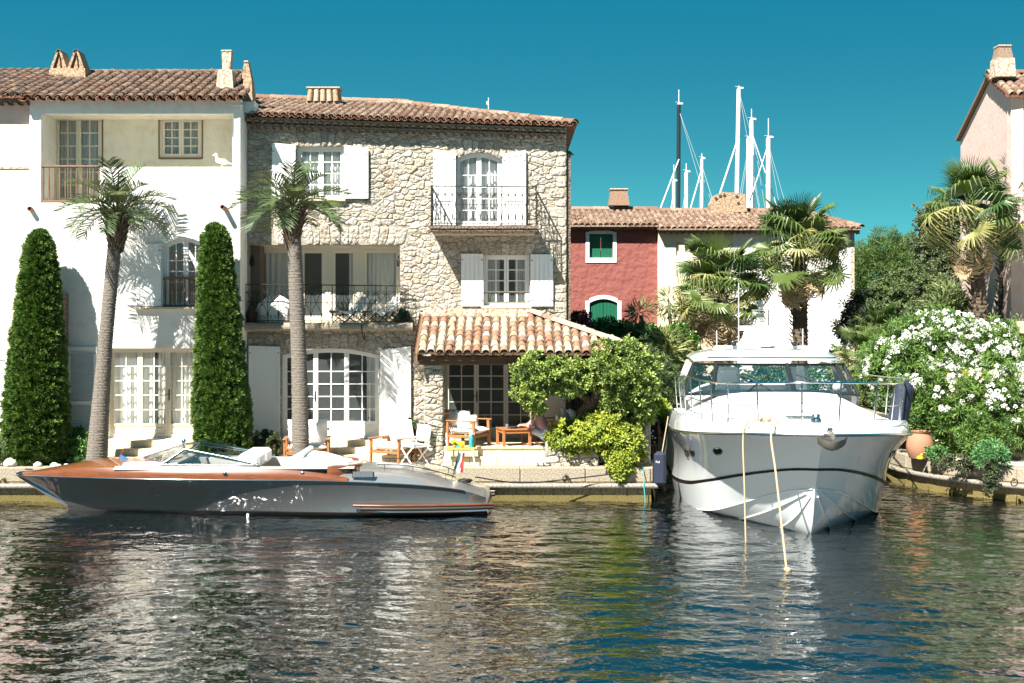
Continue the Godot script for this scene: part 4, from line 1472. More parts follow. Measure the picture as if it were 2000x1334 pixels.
	pr.tube([Vector3(x1 + 0.055, 8.137, -0.29), Vector3(x1 + 0.055, 8.238, -0.29)], [0.16, 0.05], 10)
	pw(h, "corner_pier", pr.mesh(), mats.rough_stone)
	steps(h, (-6.25), (-2.175), 0.02, 1.175, 3, 0.34)

func build_porch() -> void:
	var h := thing("tiled_porch", "porch of the stone house with a lean-to roof of pale clay tiles", "porch", Vector3(1.0, 0.74, 1.0))
	# raised floor and the two long steps
	var fl := MB.new()
	fl.box((-1.675), 0.72, 0.002, 1.012, 1.14, 1.72)
	pw(h, "floor_slab", fl.mesh(), mats.step_stone)
	for row in 2:
		for k in 4:
			var a := lerpf((-1.576), 0.882, k / 4.0)
			var b := lerpf((-1.576), 0.882, (k + 1) / 4.0) - 0.006
			var mb := MB.new()
			mb.bbox(Vector3(b - a, 0.05 if row == 0 else 0.19, 0.32), 0.01, Transform3D(Basis(), Vector3((a + b) * 0.5, 1.135 if row == 0 else 0.845, 1.6 if row == 0 else 1.9)))
			pw(h, "step_block", mb.mesh(), mats.step_stone)
	# stone pillar
	var p0 := Vector3((-2.024), 0.74, 1.35)
	var pw0 := 0.438
	var ph := 3.05
	var core := MB.new()
	core.box(p0.x + 0.02, 0.74, 1.33, p0.x + pw0 - 0.02, ph, 1.73)
	var pil := pw(h, "pillar", core.mesh(), mats.mortar)
	rubble(pil, 0, pw0, 0.74, ph, [], Transform3D(Basis(), Vector3(p0.x, 0, 1.73)), Vector2(0.2, 0.105), 0.035, 120, "pillar_stone")
	rubble(pil, 0, 0.4, 0.74, ph, [], Transform3D(Basis(Vector3(0, 0, -1), Vector3.UP, Vector3(1, 0, 0)), Vector3(p0.x + pw0 - 0.02, 0, 1.73)), Vector2(0.2, 0.12), 0.03, 60, "pillar_stone")
	rubble(pil, 0, 0.4, 0.74, ph, [], Transform3D(Basis(Vector3(0, 0, 1), Vector3.UP, Vector3(-1, 0, 0)), Vector3(p0.x + 0.02, 0, 1.33)), Vector2(0.2, 0.12), 0.03, 60, "pillar_stone")
	var p2 := MB.new()
	p2.bbox(Vector3(0.4, 2.4, 0.4), 0.02, Transform3D(Basis(), Vector3(3.018, 1.9, 1.4)))
	pw(h, "rear_pillar", p2.mesh(), mats.stone3)
	# beams
	var bm := MB.new()
	bm.bbox(Vector3(3.082 - (-2.259), 0.2, 0.2), 0.015, Transform3D(Basis(), Vector3((3.082 + (-2.259)) * 0.5, 3.15, 1.66)))
	pw(h, "eaves_beam", bm.mesh(), mats.beam_wood)
	for k in 9:
		var rf_ := MB.new()
		var x := lerpf((-2.119), 0.35, k / 8.0)
		rf_.hexa([Vector3(x - 0.05, 4.03, 0.01), Vector3(x + 0.05, 4.03, 0.01), Vector3(x + 0.05, 3.16, 2.02), Vector3(x - 0.05, 3.16, 2.02), Vector3(x - 0.05, 4.13, 0.01), Vector3(x + 0.05, 4.13, 0.01), Vector3(x + 0.05, 3.27, 2.02), Vector3(x - 0.05, 3.27, 2.02)])
		pw(h, "rafter", rf_.mesh(), mats.beam_wood)
	# roof
	var a := Vector3((-2.161), 3.307, 2.12)
	var b := Vector3(3.061, 3.272, 2.12)
	var s := Vector3(0, 4.16 - a.y, -2.1).normalized()
	var ln := (4.16 - a.y) / s.y
	var wid := b.x - a.x
	var hipx: float = 0.4 - a.x
	var deck := MB.new()
	deck.hexa([a, b, Vector3(a.x + hipx, 4.16, 0.02), Vector3(a.x, 4.16, 0.02), a + Vector3(0, 0.05, 0), b + Vector3(0, 0.05, 0), Vector3(a.x + hipx, 4.21, 0.02), Vector3(a.x, 4.21, 0.02)])
	pw(h, "roof_deck", deck.mesh(), mats.beam_wood)
	tiled_slope(h, a, b, s, ln, 0.208, 0.285, "pale", 8, 300, func(u, w): return u < lerpf(wid, hipx, w / ln) + 0.05)
	ridge_tiles(h, b + Vector3(0, 0.07, 0), Vector3(a.x + hipx, 4.26, 0.02), "pale", 8, 0.11)
	# the hip face falling away behind
	var hp := MB.new()
	hp.tri(b + Vector3(0, 0.05, 0), Vector3(b.x, b.y + 0.05, 0.02), Vector3(a.x + hipx, 4.21, 0.02))
	pw(h, "hip_slope", hp.mesh(), mats.pale_tile1)
	var fl2 := MB.new() # mortar flashing on the wall
	fl2.slab(a.x, a.x + hipx + 0.1, 4.14, 4.36, 4.14, 4.34, 0.03, 0.14)
	pw(h, "flashing", fl2.mesh(), mats.pale_render)
	# gable board at the open end
	var vb := MB.new()
	vb.hexa([a + Vector3(-0.04, -0.22, 0), a + Vector3(0.0, -0.22, 0), Vector3(a.x, 3.95, 0.02), Vector3(a.x - 0.04, 3.95, 0.02), a + Vector3(-0.04, 0.03, 0), a + Vector3(0.0, 0.03, 0), Vector3(a.x, 4.2, 0.02), Vector3(a.x - 0.04, 4.2, 0.02)])
	pw(h, "verge_board", vb.mesh(), mats.old_wood)

# ---------------------------------------------------------------- houses across the garden, masts
func flat_shutters(parent: Node3D, nm: String, x0: float, x1: float, y0: float, y1: float, rise: float, z: float, m: Material) -> void:
	# closed pair of boarded shutters
	var h := {"x0": x0, "x1": x1, "y0": y0, "y1": y1, "rise": rise}
	var n := 8
	for half in 2:
		var mb := MB.new()
		for k in range(half * n / 2, (half + 1) * n / 2):
			var a := lerpf(x0, x1, float(k) / n) + 0.006
			var b := lerpf(x0, x1, float(k + 1) / n) - (0.012 if k == n / 2 - 1 else 0.0)
			mb.slab(a, b, y0, hole_top(h, a), y0, hole_top(h, b), z - 0.04, z)
		mb.box(lerpf(x0, x1, half * 0.5) + 0.01, y0 + 0.01, z - 0.045, lerpf(x0, x1, half * 0.5 + 0.5) - 0.01, y1 - 0.02, z - 0.02)
		pw(parent, nm, mb.mesh(), m)

func surround(parent: Node3D, x0: float, x1: float, y0: float, y1: float, rise: float, w: float, z: float, sill := true) -> void:
	var hi := {"x0": x0, "x1": x1, "y0": y0, "y1": y1, "rise": rise}
	var ho := {"x0": x0 - w, "x1": x1 + w, "y0": y0, "y1": y1 + w * 0.6, "rise": rise + w * 0.4}
	var mb := MB.new()
	var lo := y0 - (w if sill else 0.0)
	mb.box(x0 - w, lo, z, x0, ho.y1, z + 0.03)
	mb.box(x1, lo, z, x1 + w, ho.y1, z + 0.03)
	if sill:
		mb.box(x0, lo, z, x1, y0, z + 0.03)
	var n := 8
	for k in n:
		var a := lerpf(x0, x1, float(k) / n)
		var b := lerpf(x0, x1, float(k + 1) / n)
		mb.slab(a, b, hole_top(hi, a), hole_top(ho, a), hole_top(hi, b), hole_top(ho, b), z, z + 0.03)
	pw(parent, "painted_surround", mb.mesh(), mats.white_plaster)

func far_roof(h: Node3D, a: Vector3, b: Vector3, rise: float, run: float, hip: float) -> void:
	var s := Vector3(0, rise, -run).normalized()
	var ln := sqrt(rise * rise + run * run)
	var wid := a.distance_to(b)
	tiled_slope(h, a, b, s, ln, 0.2, 0.36, "ruddy", 5, 300, func(u, w): return u < wid - hip * w / ln)
	var deck := MB.new()
	var c := a + s * ln
	var d := b + s * ln - Vector3(hip, 0, 0)
	deck.hexa([a, b, d, c, a + Vector3(0, 0.05, 0), b + Vector3(0, 0.05, 0), d + Vector3(0, 0.05, 0), c + Vector3(0, 0.05, 0)])
	deck.quad(c, d, Vector3(b.x, a.y, a.z - 2 * run), Vector3(a.x, a.y, a.z - 2 * run))
	deck.tri(b, Vector3(b.x, b.y, b.z - 2 * run), d)
	pw(h, "roof_deck", deck.mesh(), mats.ruddy_tile4)
	ridge_tiles(h, c + Vector3(0, 0.06, 0), d + Vector3(0, 0.06, 0), "ruddy", 5, 0.13)
	if hip > 0.0:
		ridge_tiles(h, b + Vector3(0, 0.06, 0), d + Vector3(0, 0.06, 0), "ruddy", 5, 0.13)
	cornice(h, a + Vector3(0, 0.02, -0.4), b + Vector3(0, 0.02, -0.4), 0.4, 0.2, "ruddy", 5, 1)

func build_far_houses() -> void:
	# red house (58 px a metre in the photograph, 44.8 m off)
	var z := (-12.328)
	var h := thing("red_house", "brick red plastered house with green shutters in white surrounds", "house", Vector3(3.5, 0.74, z))
	var x0 := 1.0
	var x1 := 4.897
	var top := 7.076
	var w1 := {"x0": 2.603, "x1": 3.397, "y0": 6.041, "y1": 6.886}
	var w2 := {"x0": 2.603, "x1": 3.552, "y0": 3.3, "y1": 4.559, "rise": 0.14}
	pw(h, "wall", wall_mesh(x0, x1, 0.5, top, top, z, 0.3, [w1, w2]).mesh(), mats.red_plaster)
	pw(h, "shell", shell_mesh(x0, x1, 0.5, top, z - 0.3, z - 7, [3.2]).mesh(), mats.red_plaster)
	surround(h, w1.x0, w1.x1, w1.y0, w1.y1, 0.0, 0.12, z)
	surround(h, w2.x0, w2.x1, w2.y0, w2.y1, 0.14, 0.13, z, false)
	flat_shutters(h, "green_shutter", w1.x0, w1.x1, w1.y0, w1.y1, 0.0, z - 0.12, mats.green_paint)
	flat_shutters(h, "green_shutter", w2.x0, w2.x1, w2.y0, w2.y1, 0.14, z - 0.06, mats.green_paint)
	var sl := MB.new()
	sl.box(w1.x0, w1.y0, z - 0.1, w1.x1, w1.y0 + 0.05, z + 0.02)
	pw(h, "window_sill", sl.mesh(), mats.step_stone)
	far_roof(h, Vector3(x0, top + 0.03, z + 0.4), Vector3(x1, top + 0.03, z + 0.4), 0.75, 3.4, 0.0)
	var ch := block_chimney(h, Vector3(3.817, 8.061, (-15.206)), 0.37, 0.29, 0.55, 0.3, mats.ruddy_tile1)
	# cream house next to it, its far end whitewashed
	z = (-12.097)
	var h2 := thing("cream_house", "long cream and white house with a tiled roof behind the fan palms", "house", Vector3(8, 0.74, z))
	x0 = x1 + 0.003
	x1 = 11.458
	top = 6.959
	var c1 := {"x0": 5.489, "x1": 5.918, "y0": 6.135, "y1": 6.616}
	var c2 := {"x0": 5.592, "x1": 6.861, "y0": 3.631, "y1": 4.677}
	var c3 := {"x0": 9.605, "x1": 10.086, "y0": 3.477, "y1": 4.592}
	var split := 7.41
	pw(h2, "wall", wall_mesh(x0, split, 0.5, top, top, z, 0.3, [c1, c2]).mesh(), mats.far_cream_plaster)
	pw(h2, "white_wall", wall_mesh(split, x1, 0.5, top, top, z + 0.002, 0.3, [c3]).mesh(), mats.white_plaster)
	pw(h2, "shell", shell_mesh(x0, x1, 0.5, top, z - 0.3, z - 7, [3.2]).mesh(), mats.far_cream_plaster)
	window(h2, "window", c1.x0, c1.x1, c1.y0, c1.y1, z - 0.06, {"leaves": 1, "cols": 1, "rows": 1, "m": mats.grey_paint})
	var half: float = (c2.x0 + c2.x1) * 0.5
	for q in [[c2.x0, half - 0.08], [half + 0.08, c2.x1]]:
		shutter(h2, "brown_louvred_shutter", q[0], q[1], c2.y0, c2.y1, c2.y1, z - 0.06, "louvre", mats.brown_paint)
	var pp := MB.new()
	pp.box(half - 0.08, c2.y0, z - 0.2, half + 0.08, c2.y1, z - 0.0)
	pw(h2, "window_post", pp.mesh(), mats.far_cream_plaster)
	shutter(h2, "white_louvred_shutter", c3.x0, c3.x1, c3.y0, c3.y1, c3.y1, z - 0.04, "louvre", mats.white_paint)
	var sl2 := MB.new()
	sl2.box(5.317, 3.528, z, 7.033, 3.614, z + 0.08)
	pw(h2, "window_sill", sl2.mesh(), mats.terracotta)
	var qn := MB.new() # bare stones at the corner
	qn.box(x1 - 0.12, 2.2, z - 0.2, x1 + 0.012, top - 0.1, z + 0.012)
	pw(h2, "corner_quoin", qn.mesh(), mats.pale_render)
	far_roof(h2, Vector3(x0, top + 0.02, z + 0.42), Vector3(x1 + 0.15, top + 0.02, z + 0.42), 0.8, 3.4, 1.3)
	# big rounded chimney with slots
	var cb := MB.new()
	var cz := (-14.945)
	var cx := 7.664
	var cy := 7.603
	var out := PackedVector2Array([Vector2(-0.62, 0.1), Vector2(-0.66, 0.45), Vector2(-0.5, 0.78), Vector2(-0.2, 0.9), Vector2(0.35, 0.86), Vector2(0.58, 0.82), Vector2(0.62, 0.4), Vector2(0.66, 0.2), Vector2(0.2, 0.18), Vector2(0.16, -0.1)])
	cb.extr(out, Transform3D(Basis(), Vector3(cx, cy, cz - 0.3)), 0.7)
	var cc := pw(h2, "chimney", cb.mesh(), mats.chimney_render)
	for q in [[-0.45, 0.66], [-0.3, 0.75], [-0.16, 0.78], [0.28, 0.74], [0.34, 0.5]]:  # dark plates stand in for the shade inside the smoke slots
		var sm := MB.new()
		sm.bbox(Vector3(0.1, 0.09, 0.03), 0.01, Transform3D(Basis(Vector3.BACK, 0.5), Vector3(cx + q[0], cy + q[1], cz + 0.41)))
		pw(cc, "slot_shade_plate", sm.mesh(), mats.rust_iron)
	# the small part of another white house glimpsed at the left of the palms is this same wall

func build_gable_house() -> void:
	var h := thing("gable_house", "tall pale pink house with a steep gable and a chimney behind the palms", "house", Vector3(14.5, 0.74, -6))
	# corner nearest the canal, gable wall running back from it
	var c := Vector3(13.0, 0.5, (-2.167))
	var bk := Vector3(13.688, 0.5, (-8.125))
	var dir := (bk - c).normalized()
	var nrm := Vector3(-dir.z, 0, dir.x)
	if nrm.x > 0:
		nrm = -nrm
	var ln := c.distance_to(bk)
	var e1 := 9.887
	var e2 := 9.488
	var apex := 10.708
	var wx := Transform3D(Basis(dir, Vector3.UP, nrm), Vector3(c.x, 0, c.z))
	var g := MB.new()
	g.extr(PackedVector2Array([Vector2(0, 0.5), Vector2(ln, 0.5), Vector2(ln, e2), Vector2(ln * 0.36, apex), Vector2(0, e1)]), Transform3D(wx.basis, wx.origin - nrm * 0.3), 0.3)
	pw(h, "gable_wall", g.mesh(), mats.rose_plaster)
	# front wall along the canal
	var f := MB.new()
	f.box(c.x + 0.002, 0.5, c.z - 0.3, c.x + 9.0, e1, c.z - 0.0)
	pw(h, "front_wall", f.mesh(), mats.rose_plaster)
	# roof planes
	var a := wx * Vector3(-0.25, e1 - 0.05, 0.12)
	var r := wx * Vector3(ln * 0.36, apex + 0.05, 0.12)
	var z2 := wx * Vector3(ln + 0.1, e2 + 0.0, 0.12)
	var back := MB.new()
	back.hexa([r, z2, z2 + Vector3(9, 0, 0), r + Vector3(9, 0, 0), r + Vector3(0, 0.1, 0), z2 + Vector3(0, 0.1, 0), z2 + Vector3(9, 0.1, 0), r + Vector3(9, 0.1, 0)])
	pw(h, "rear_roof", back.mesh(), mats.brown_tile3)
	var s := (r - a).normalized()
	tiled_slope(h, a + Vector3(0, 0, 0), a + Vector3(6, 0, 0), s, (r - a).length(), 0.23, 0.33, "ruddy", 5, 120, func(_u, _w): return true)
	var deck := MB.new()
	deck.hexa([a, a + Vector3(9, 0, 0), r + Vector3(9, 0, 0), r, a + Vector3(0, 0.05, 0), a + Vector3(9, 0.05, 0), r + Vector3(9, 0.05, 0), r + Vector3(0, 0.05, 0)])
	pw(h, "roof_deck", deck.mesh(), mats.under_tile)
	ridge_tiles(h, r + Vector3(0, 0.08, 0), r + Vector3(5, 0.08, 0), "ruddy", 5, 0.13)
	var cz := wx * Vector3(ln * 0.3, 0, -0.55)
	block_chimney(h, Vector3(13.214, 10.576, (-3.362)), 0.27, 0.25, 0.5, 0.25, mats.pale_render, false)
	block_chimney(h, Vector3(13.214, 11.072, (-3.362)), 0.22, 0.16, 0.31, 0.2, mats.ruddy_tile2)
	# corner of a lower terrace with a timber rail, at the picture's edge
	var t := MB.new()
	t.bbox(Vector3(1.6, 0.3, 0.5), 0.02, Transform3D(Basis(), Vector3(12.45 + 0.75, 3.887, 0.0)))
	pw(h, "terrace_ledge", t.mesh(), mats.step_stone)

func mast(label: String, x: float, topy: float, d: float, r: float, o := {}) -> void:
	# o: dark, foot x offset, stays, furled sail, aerials
	var t := thing("sailing_mast", label, "mast", Vector3(x, 0, 32.5 - d), 0.0, "masts of the moored sailing yachts")
	var p := MB.new()
	r *= 0.85
	p.tube([Vector3(o.get("foot", 0.0), -0.2, 0), Vector3(0, topy, 0)], [r * 1.05, r * 0.9], 12)
	pl(t, "mast_pole", p.mesh(), mats.mast_dark if o.get("dark", false) else mats.mast_white)
	var hd := MB.new()
	hd.bbox(Vector3(r * 2.4, 0.09, r * 1.8), 0.02, Transform3D(Basis(), Vector3(r * 0.6, topy + 0.06, 0)))
	hd.rod(Vector3(0, topy, 0), Vector3(0, topy + o.get("whip", 0.8), 0), 0.03, 5)
	hd.rod(Vector3(-r * 1.6, topy + 0.2, 0), Vector3(r * 1.8, topy + 0.14, 0), 0.01, 4)
	pl(t, "masthead", hd.mesh(), mats.mast_white)
	for s in o.get("stays", []): # foot x, foot y, thickness, top share
		var st := MB.new()
		var up: float = topy * s[3]
		st.tube([Vector3(s[0], s[1], 0.2), Vector3(0, up, 0.1)], [s[2] * 0.75, s[2] * 0.55], 6)
		pl(t, "furled_sail" if s[2] > 0.05 else "stay_wire", st.mesh(), mats.mast_white if s[2] > 0.05 else mats.stay)
	for y in o.get("spreaders", []):
		var sp := MB.new()
		sp.rod(Vector3(-r * 5, topy * y, 0), Vector3(r * 5, topy * y, 0), 0.035, 5)
		pl(t, "spreader", sp.mesh(), mats.mast_white)

func build_masts() -> void:
	mat("mast_white", lin(0.75, 0.74, 0.72), 0.4)
	mat("mast_dark", lin(0.02, 0.025, 0.028), 0.3)
	mat("stay", lin(0.45, 0.47, 0.47), 0.5)
	# s = 30 px a metre: about 87 m away
	mast("tall black mast with a white whip aerial behind the red roof", 10.867, 17.7, 86.7, 0.17, {"dark": true, "foot": -0.1, "whip": 1.0, "stays": [[-3.0, 6.2, 0.09, 0.8], [2.4, 9.0, 0.02, 0.98], [4.0, 6.0, 0.02, 0.98]]})
	mast("short white mast close left of the black mast", 10.333, 12.533, 85.0, 0.14, {"whip": 1.1, "stays": [[-0.8, 7.2, 0.07, 0.95]]})
	mast("short white mast touching the black mast on its right", 11.0, 13.0, 84.0, 0.16, {"whip": 0.6, "stays": [[-0.5, 8.5, 0.03, 0.97]]})
	mast("mid-height white mast standing alone beside the rounded chimney", 12.267, 14.067, 86.0, 0.14, {"whip": 0.4, "stays": [[-1.3, 9.0, 0.08, 0.96], [1.6, 8.4, 0.03, 0.97], [-0.4, 8, 0.02, 0.98]]})
	mast("tallest white mast, above the rounded chimney", 15.0, 18.933, 88.0, 0.19, {"foot": -0.35, "whip": 0.25, "stays": [[-1.85, 10.3, 0.1, 0.84], [3.0, 8.0, 0.02, 0.99], [1.9, 8.0, 0.02, 0.99]]})
	mast("low white mast half hidden against the tallest mast", 15.167, 15.333, 85.5, 0.15, {"whip": 0.2, "stays": [[-0.8, 9.3, 0.02, 0.95], [1.0, 9.0, 0.02, 0.95]]})
	mast("white mast with radar arms right of the tallest mast", 15.567, 16.667, 86.5, 0.19, {"foot": 0.15, "whip": 0.75, "stays": [[3.0, 7.0, 0.06, 0.95], [-1.3, 9.0, 0.02, 0.97], [1.5, 7.0, 0.02, 0.97]]})
	mast("stout white mast above the fan palm crown", 16.567, 15.433, 86.0, 0.2, {"whip": 1.3, "stays": [[-2.0, 9.0, 0.06, 0.98], [1.4, 7.0, 0.02, 0.97], [1.8, 8.6, 0.02, 0.97]]})

# ---------------------------------------------------------------- boats
func line_at(line: Array, t: float) -> Vector3: # point at share t of a polyline's point list
	var f := t * (line.size() - 1)
	var k := mini(int(f), line.size() - 2)
	return line[k].lerp(line[k + 1], f - k)

func mirrored(line: Array, axis: int) -> Array:
	return line.map(func(p):
		var q: Vector3 = p
		q[axis] = -q[axis]
		return q)

func skin(mb: MB, lines: Array, flip: bool) -> void:
	var rows := []
	for l in lines:
		rows.append(PackedVector3Array(l))
	mb.surf(rows, false, flip)

func mix_lines(a: Array, b: Array, t: float, bulge := Vector3.ZERO) -> Array:
	var o := []
	for k in a.size():
		o.append(a[k].lerp(b[k], t) + bulge * (4.0 * t * (1.0 - t)))
	return o

func build_speedboat() -> void:
	mat("hull_metal", lin(0.45, 0.45, 0.44), 0.07, {"metal": 0.85, "coat": 0.5})
	mat("mahogany", lin(0.17, 0.055, 0.02), 0.25, {"coat": 1.0, "coat_rough": 0.03, "tex": mats.beam_wood.albedo_texture, "scale": Vector3(0.25, 5, 5), "world": true})
	mat("teak_deck", lin(0.22, 0.085, 0.03), 0.3, {"coat": 0.9, "tex": mats.beam_wood.albedo_texture, "scale": Vector3(0.3, 3, 6)})
	mat("silver_deck", lin(0.5, 0.5, 0.49), 0.22, {"metal": 0.75, "coat": 0.7})
	mat("cream_coaming", lin(0.38, 0.37, 0.34), 0.3, {"coat": 0.5})
	var b := thing("speedboat", "low silver speedboat with varnished wood topsides moored along the quay", "boat", Vector3(-5.6, 0, 3.72))
	# half lines, bow (-x) to stern, on the near (+z) side
	var sheer := smooth_line([Vector3(-5.13, 0.75, 0.0), Vector3(-4.7, 0.765, 0.27), Vector3(-4.1, 0.775, 0.52), Vector3(-3.1, 0.785, 0.83), Vector3(-1.6, 0.79, 1.07), Vector3(0, 0.785, 1.15), Vector3(1.5, 0.77, 1.16), Vector3(2.8, 0.715, 1.1), Vector3(3.8, 0.64, 1.0), Vector3(4.6, 0.52, 0.86), Vector3(5.05, 0.36, 0.7)], 4)
	var wl := smooth_line([Vector3(-4.0, 0.07, 0.0), Vector3(-3.75, 0.07, 0.05), Vector3(-3.4, 0.07, 0.12), Vector3(-2.7, 0.065, 0.27), Vector3(-1.4, 0.06, 0.52), Vector3(0.1, 0.06, 0.76), Vector3(1.6, 0.06, 0.96), Vector3(2.8, 0.06, 1.03), Vector3(3.8, 0.06, 1.0), Vector3(4.6, 0.06, 0.92), Vector3(5.08, 0.06, 0.78)], 4)
	var keel := []
	for p in wl:
		keel.append(Vector3(p.x + 0.1, -0.32, p.z * 0.5))
	for sg in 2:
		var f := func(l: Array) -> Array: return l if sg == 0 else mirrored(l, 2)
		var hb := MB.new()
		var side := []
		for k in 7:
			side.append(f.call(mix_lines(wl, sheer, k / 6.0, Vector3(0.0, -0.02, -0.05))))
		skin(hb, side, sg == 1)
		pl(b, "hull_side", hb.mesh(), mats.hull_metal)
		var bb := MB.new()
		skin(bb, [f.call(keel), f.call(wl.map(func(p): return p + Vector3(0, 0, 0.004))), f.call(wl.map(func(p): return p + Vector3(0, 0.035, 0.012)))], sg == 1)
		pl(b, "boot_stripe", bb.mesh(), mats.black_rubber)
		var ch := MB.new()
		ch.tube(f.call(sheer.slice(0, 37).map(func(p): return p + Vector3(0, 0.0, 0.01))), 0.014, 6)
		pl(b, "rub_rail", ch.mesh(), mats.chrome)
	# wood topsides
	var edge := []
	for p in sheer:
		var up := smoothstep(-5.2, -3.2, p.x) * 0.16 + 0.055
		if p.x > 1.0:
			up *= clampf((2.45 - p.x) / 1.45, 0.0, 1.0) ** 0.6
		edge.append(p + Vector3(0.02, up, -p.z * 0.05 - 0.01))
	var wood_n := 0
	for k in sheer.size():
		if sheer[k].x < 2.45:
			wood_n = k
	for sg in 2:
		var f := func(l: Array) -> Array: return l if sg == 0 else mirrored(l, 2)
		var wb := MB.new()
		var rows := []
		for k in 4:
			rows.append(f.call(mix_lines(sheer, edge, k / 3.0, Vector3(0, 0, 0.02)).slice(0, wood_n + 1)))
		skin(wb, rows, sg == 1)
		pl(b, "wood_topside", wb.mesh(), mats.mahogany)
	# foredeck, planked
	var fd := MB.new()
	var rows := []
	for k in edge.size():
		if edge[k].x > -1.5:
			break
		var ring := PackedVector3Array()
		for q in 9:
			var u := q / 4.0 - 1.0
			ring.append(Vector3(edge[k].x, edge[k].y + (1.0 - u * u) * 0.13 * smoothstep(-5.2, -2.5, edge[k].x), edge[k].z * u))
		rows.append(ring)
	fd.surf(rows, false, false)
	pl(b, "foredeck", fd.mesh(), mats.teak_deck)
	# coaming round the cockpit
	var cm := MB.new()
	for sg in [-1.0, 1.0]:
		var o1 := []
		var i1 := []
		var i2 := []
		for k in 22:
			var x := lerpf(-2.75, 2.3, k / 21.0)
			var zz := 1.12 * (1.0 - 0.16 * pow(maxf(0.0, -x) / 2.7, 2.0)) * (1.0 - 0.05 * maxf(0.0, x))
			o1.append(Vector3(x, 0.97 + 0.03 * smoothstep(-2.7, -1, x), sg * (zz - 0.03)))
			i1.append(Vector3(x, 1.035 + 0.015 * sin(k * 0.15), sg * (zz - 0.16)))
			i2.append(Vector3(x, 1.03, sg * (zz - 0.3)))
		skin(cm, [o1, i1, i2, i2.map(func(p): return p - Vector3(0, 0.5, 0))], sg < 0)
	pl(b, "cockpit_coaming", cm.mesh(), mats.cream_coaming)
	var ck := MB.new()
	ck.box(-1.9, 0.4, -0.7, 2.2, 0.46, 0.7)
	ck.box(2.3, 0.4, -0.8, 2.36, 1.0, 0.8)
	ck.box(-2.2, 0.5, -0.5, -2.12, 1.03, 0.5)
	pl(b, "cockpit_floor", ck.mesh(), mats.teak_deck)
	var ds := MB.new()
	ds.hexa([Vector3(-2.6, 1.02, -0.8), Vector3(-1.5, 1.0, -0.88), Vector3(-1.5, 1.0, 0.88), Vector3(-2.6, 1.02, 0.8), Vector3(-2.6, 1.09, -0.72), Vector3(-1.4, 1.12, -0.82), Vector3(-1.4, 1.12, 0.82), Vector3(-2.6, 1.09, 0.72)])
	pl(b, "dashboard", ds.mesh(), mats.cream_coaming)
	# seats and sun pad
	for q in [[0.05, 0.42], [0.05, -0.42]]:
		var st := MB.new()
		st.bbox(Vector3(0.46, 0.3, 0.66), 0.06, Transform3D(Basis(), Vector3(q[0], 1.13, q[1])))
		st.bbox(Vector3(0.5, 0.16, 0.68), 0.05, Transform3D(Basis(), Vector3(q[0] - 0.45, 0.82, q[1])))
		pl(b, "seat", st.mesh(), mats.canvas)
	var sp := MB.new()
	var pr := []
	for k in 9:
		var t := k / 8.0
		var ring := PackedVector3Array()
		for q in 9:
			var u := q / 4.0 - 1.0
			ring.append(Vector3(lerpf(0.75, 2.2, t) - 0.05 * u * u, 1.0 + 0.24 * sin(PI * pow(t, 0.65)) * (1.0 - 0.25 * pow(u, 4.0)) - 0.12 * pow(absf(u), 5.0), u * 0.86))
		pr.append(ring)
	sp.surf(pr, false, false)
	pl(b, "sun_pad", sp.mesh(), mats.canvas)
	var ec := MB.new()
	ec.bbox(Vector3(0.5, 0.13, 1.4), 0.05, Transform3D(Basis(Vector3.BACK, 0.55), Vector3(1.0, 1.16, 0)))
	pl(b, "backrest_cushion", ec.mesh(), mats.canvas)
	# wooden horseshoe round the sun pad
	var hs := []
	for k in 25:
		var an := -PI * 0.5 + PI * k / 24.0
		hs.append(Vector3(1.75 + cos(an) * 0.72, 1.03, sin(an) * 1.02))
	var hm := MB.new()
	var inn := hs.map(func(p): return Vector3(1.75 + (p.x - 1.75) * 0.75, 1.06, p.z * 0.84))
	var low := hs.map(func(p): return Vector3(1.75 + (p.x - 1.75) * 0.9, 0.86, p.z * 1.02))
	skin(hm, [low, hs, inn, inn.map(func(p): return p - Vector3(0, 0.15, 0))], false)
	pl(b, "wood_trim", hm.mesh(), mats.mahogany)
	# whaleback stern deck
	var ad := MB.new()
	rows = []
	for k in range(24, sheer.size()):
		var p: Vector3 = sheer[k]
		var ring := PackedVector3Array()
		var cy := 1.04 - 0.05 * smoothstep(2.0, 3.4, p.x) - 0.26 * smoothstep(3.2, 4.4, p.x) - 0.22 * smoothstep(4.2, 5.0, p.x)
		for q in 17:
			var u := q / 8.0 - 1.0
			var pu := 1.0 - pow(absf(u), 2.6)
			ring.append(Vector3(p.x + pu * 0.04, p.y + (cy - p.y) * pu, p.z * u))
		rows.append(ring)
	var last: PackedVector3Array = rows[-1]
	var tail := PackedVector3Array()
	var tail2 := PackedVector3Array()
	for q in 17:
		var u := q / 8.0 - 1.0
		tail.append(Vector3(5.18 - 0.08 * u * u, 0.16 + 0.08 * (1 - u * u), u * 0.74))
		tail2.append(Vector3(5.16 - 0.08 * u * u, 0.02, u * 0.76))
	rows.append(tail)
	rows.append(tail2)
	ad.surf(rows, false, false)
	pl(b, "stern_deck", ad.mesh(), mats.silver_deck)
	# side filler between sheer end and the transom
	var tr := MB.new()
	for sg in [-1.0, 1.0]:
		var a: Vector3 = sheer[-1] * Vector3(1, 1, sg)
		tr.oquad(a, Vector3(5.1, 0.16, 0.74 * sg), Vector3(5.1, 0.02, 0.76 * sg), wl[-1] * Vector3(1, 1, sg), Vector3(4, 0.2, 0))
	pl(b, "transom", tr.mesh(), mats.silver_deck)
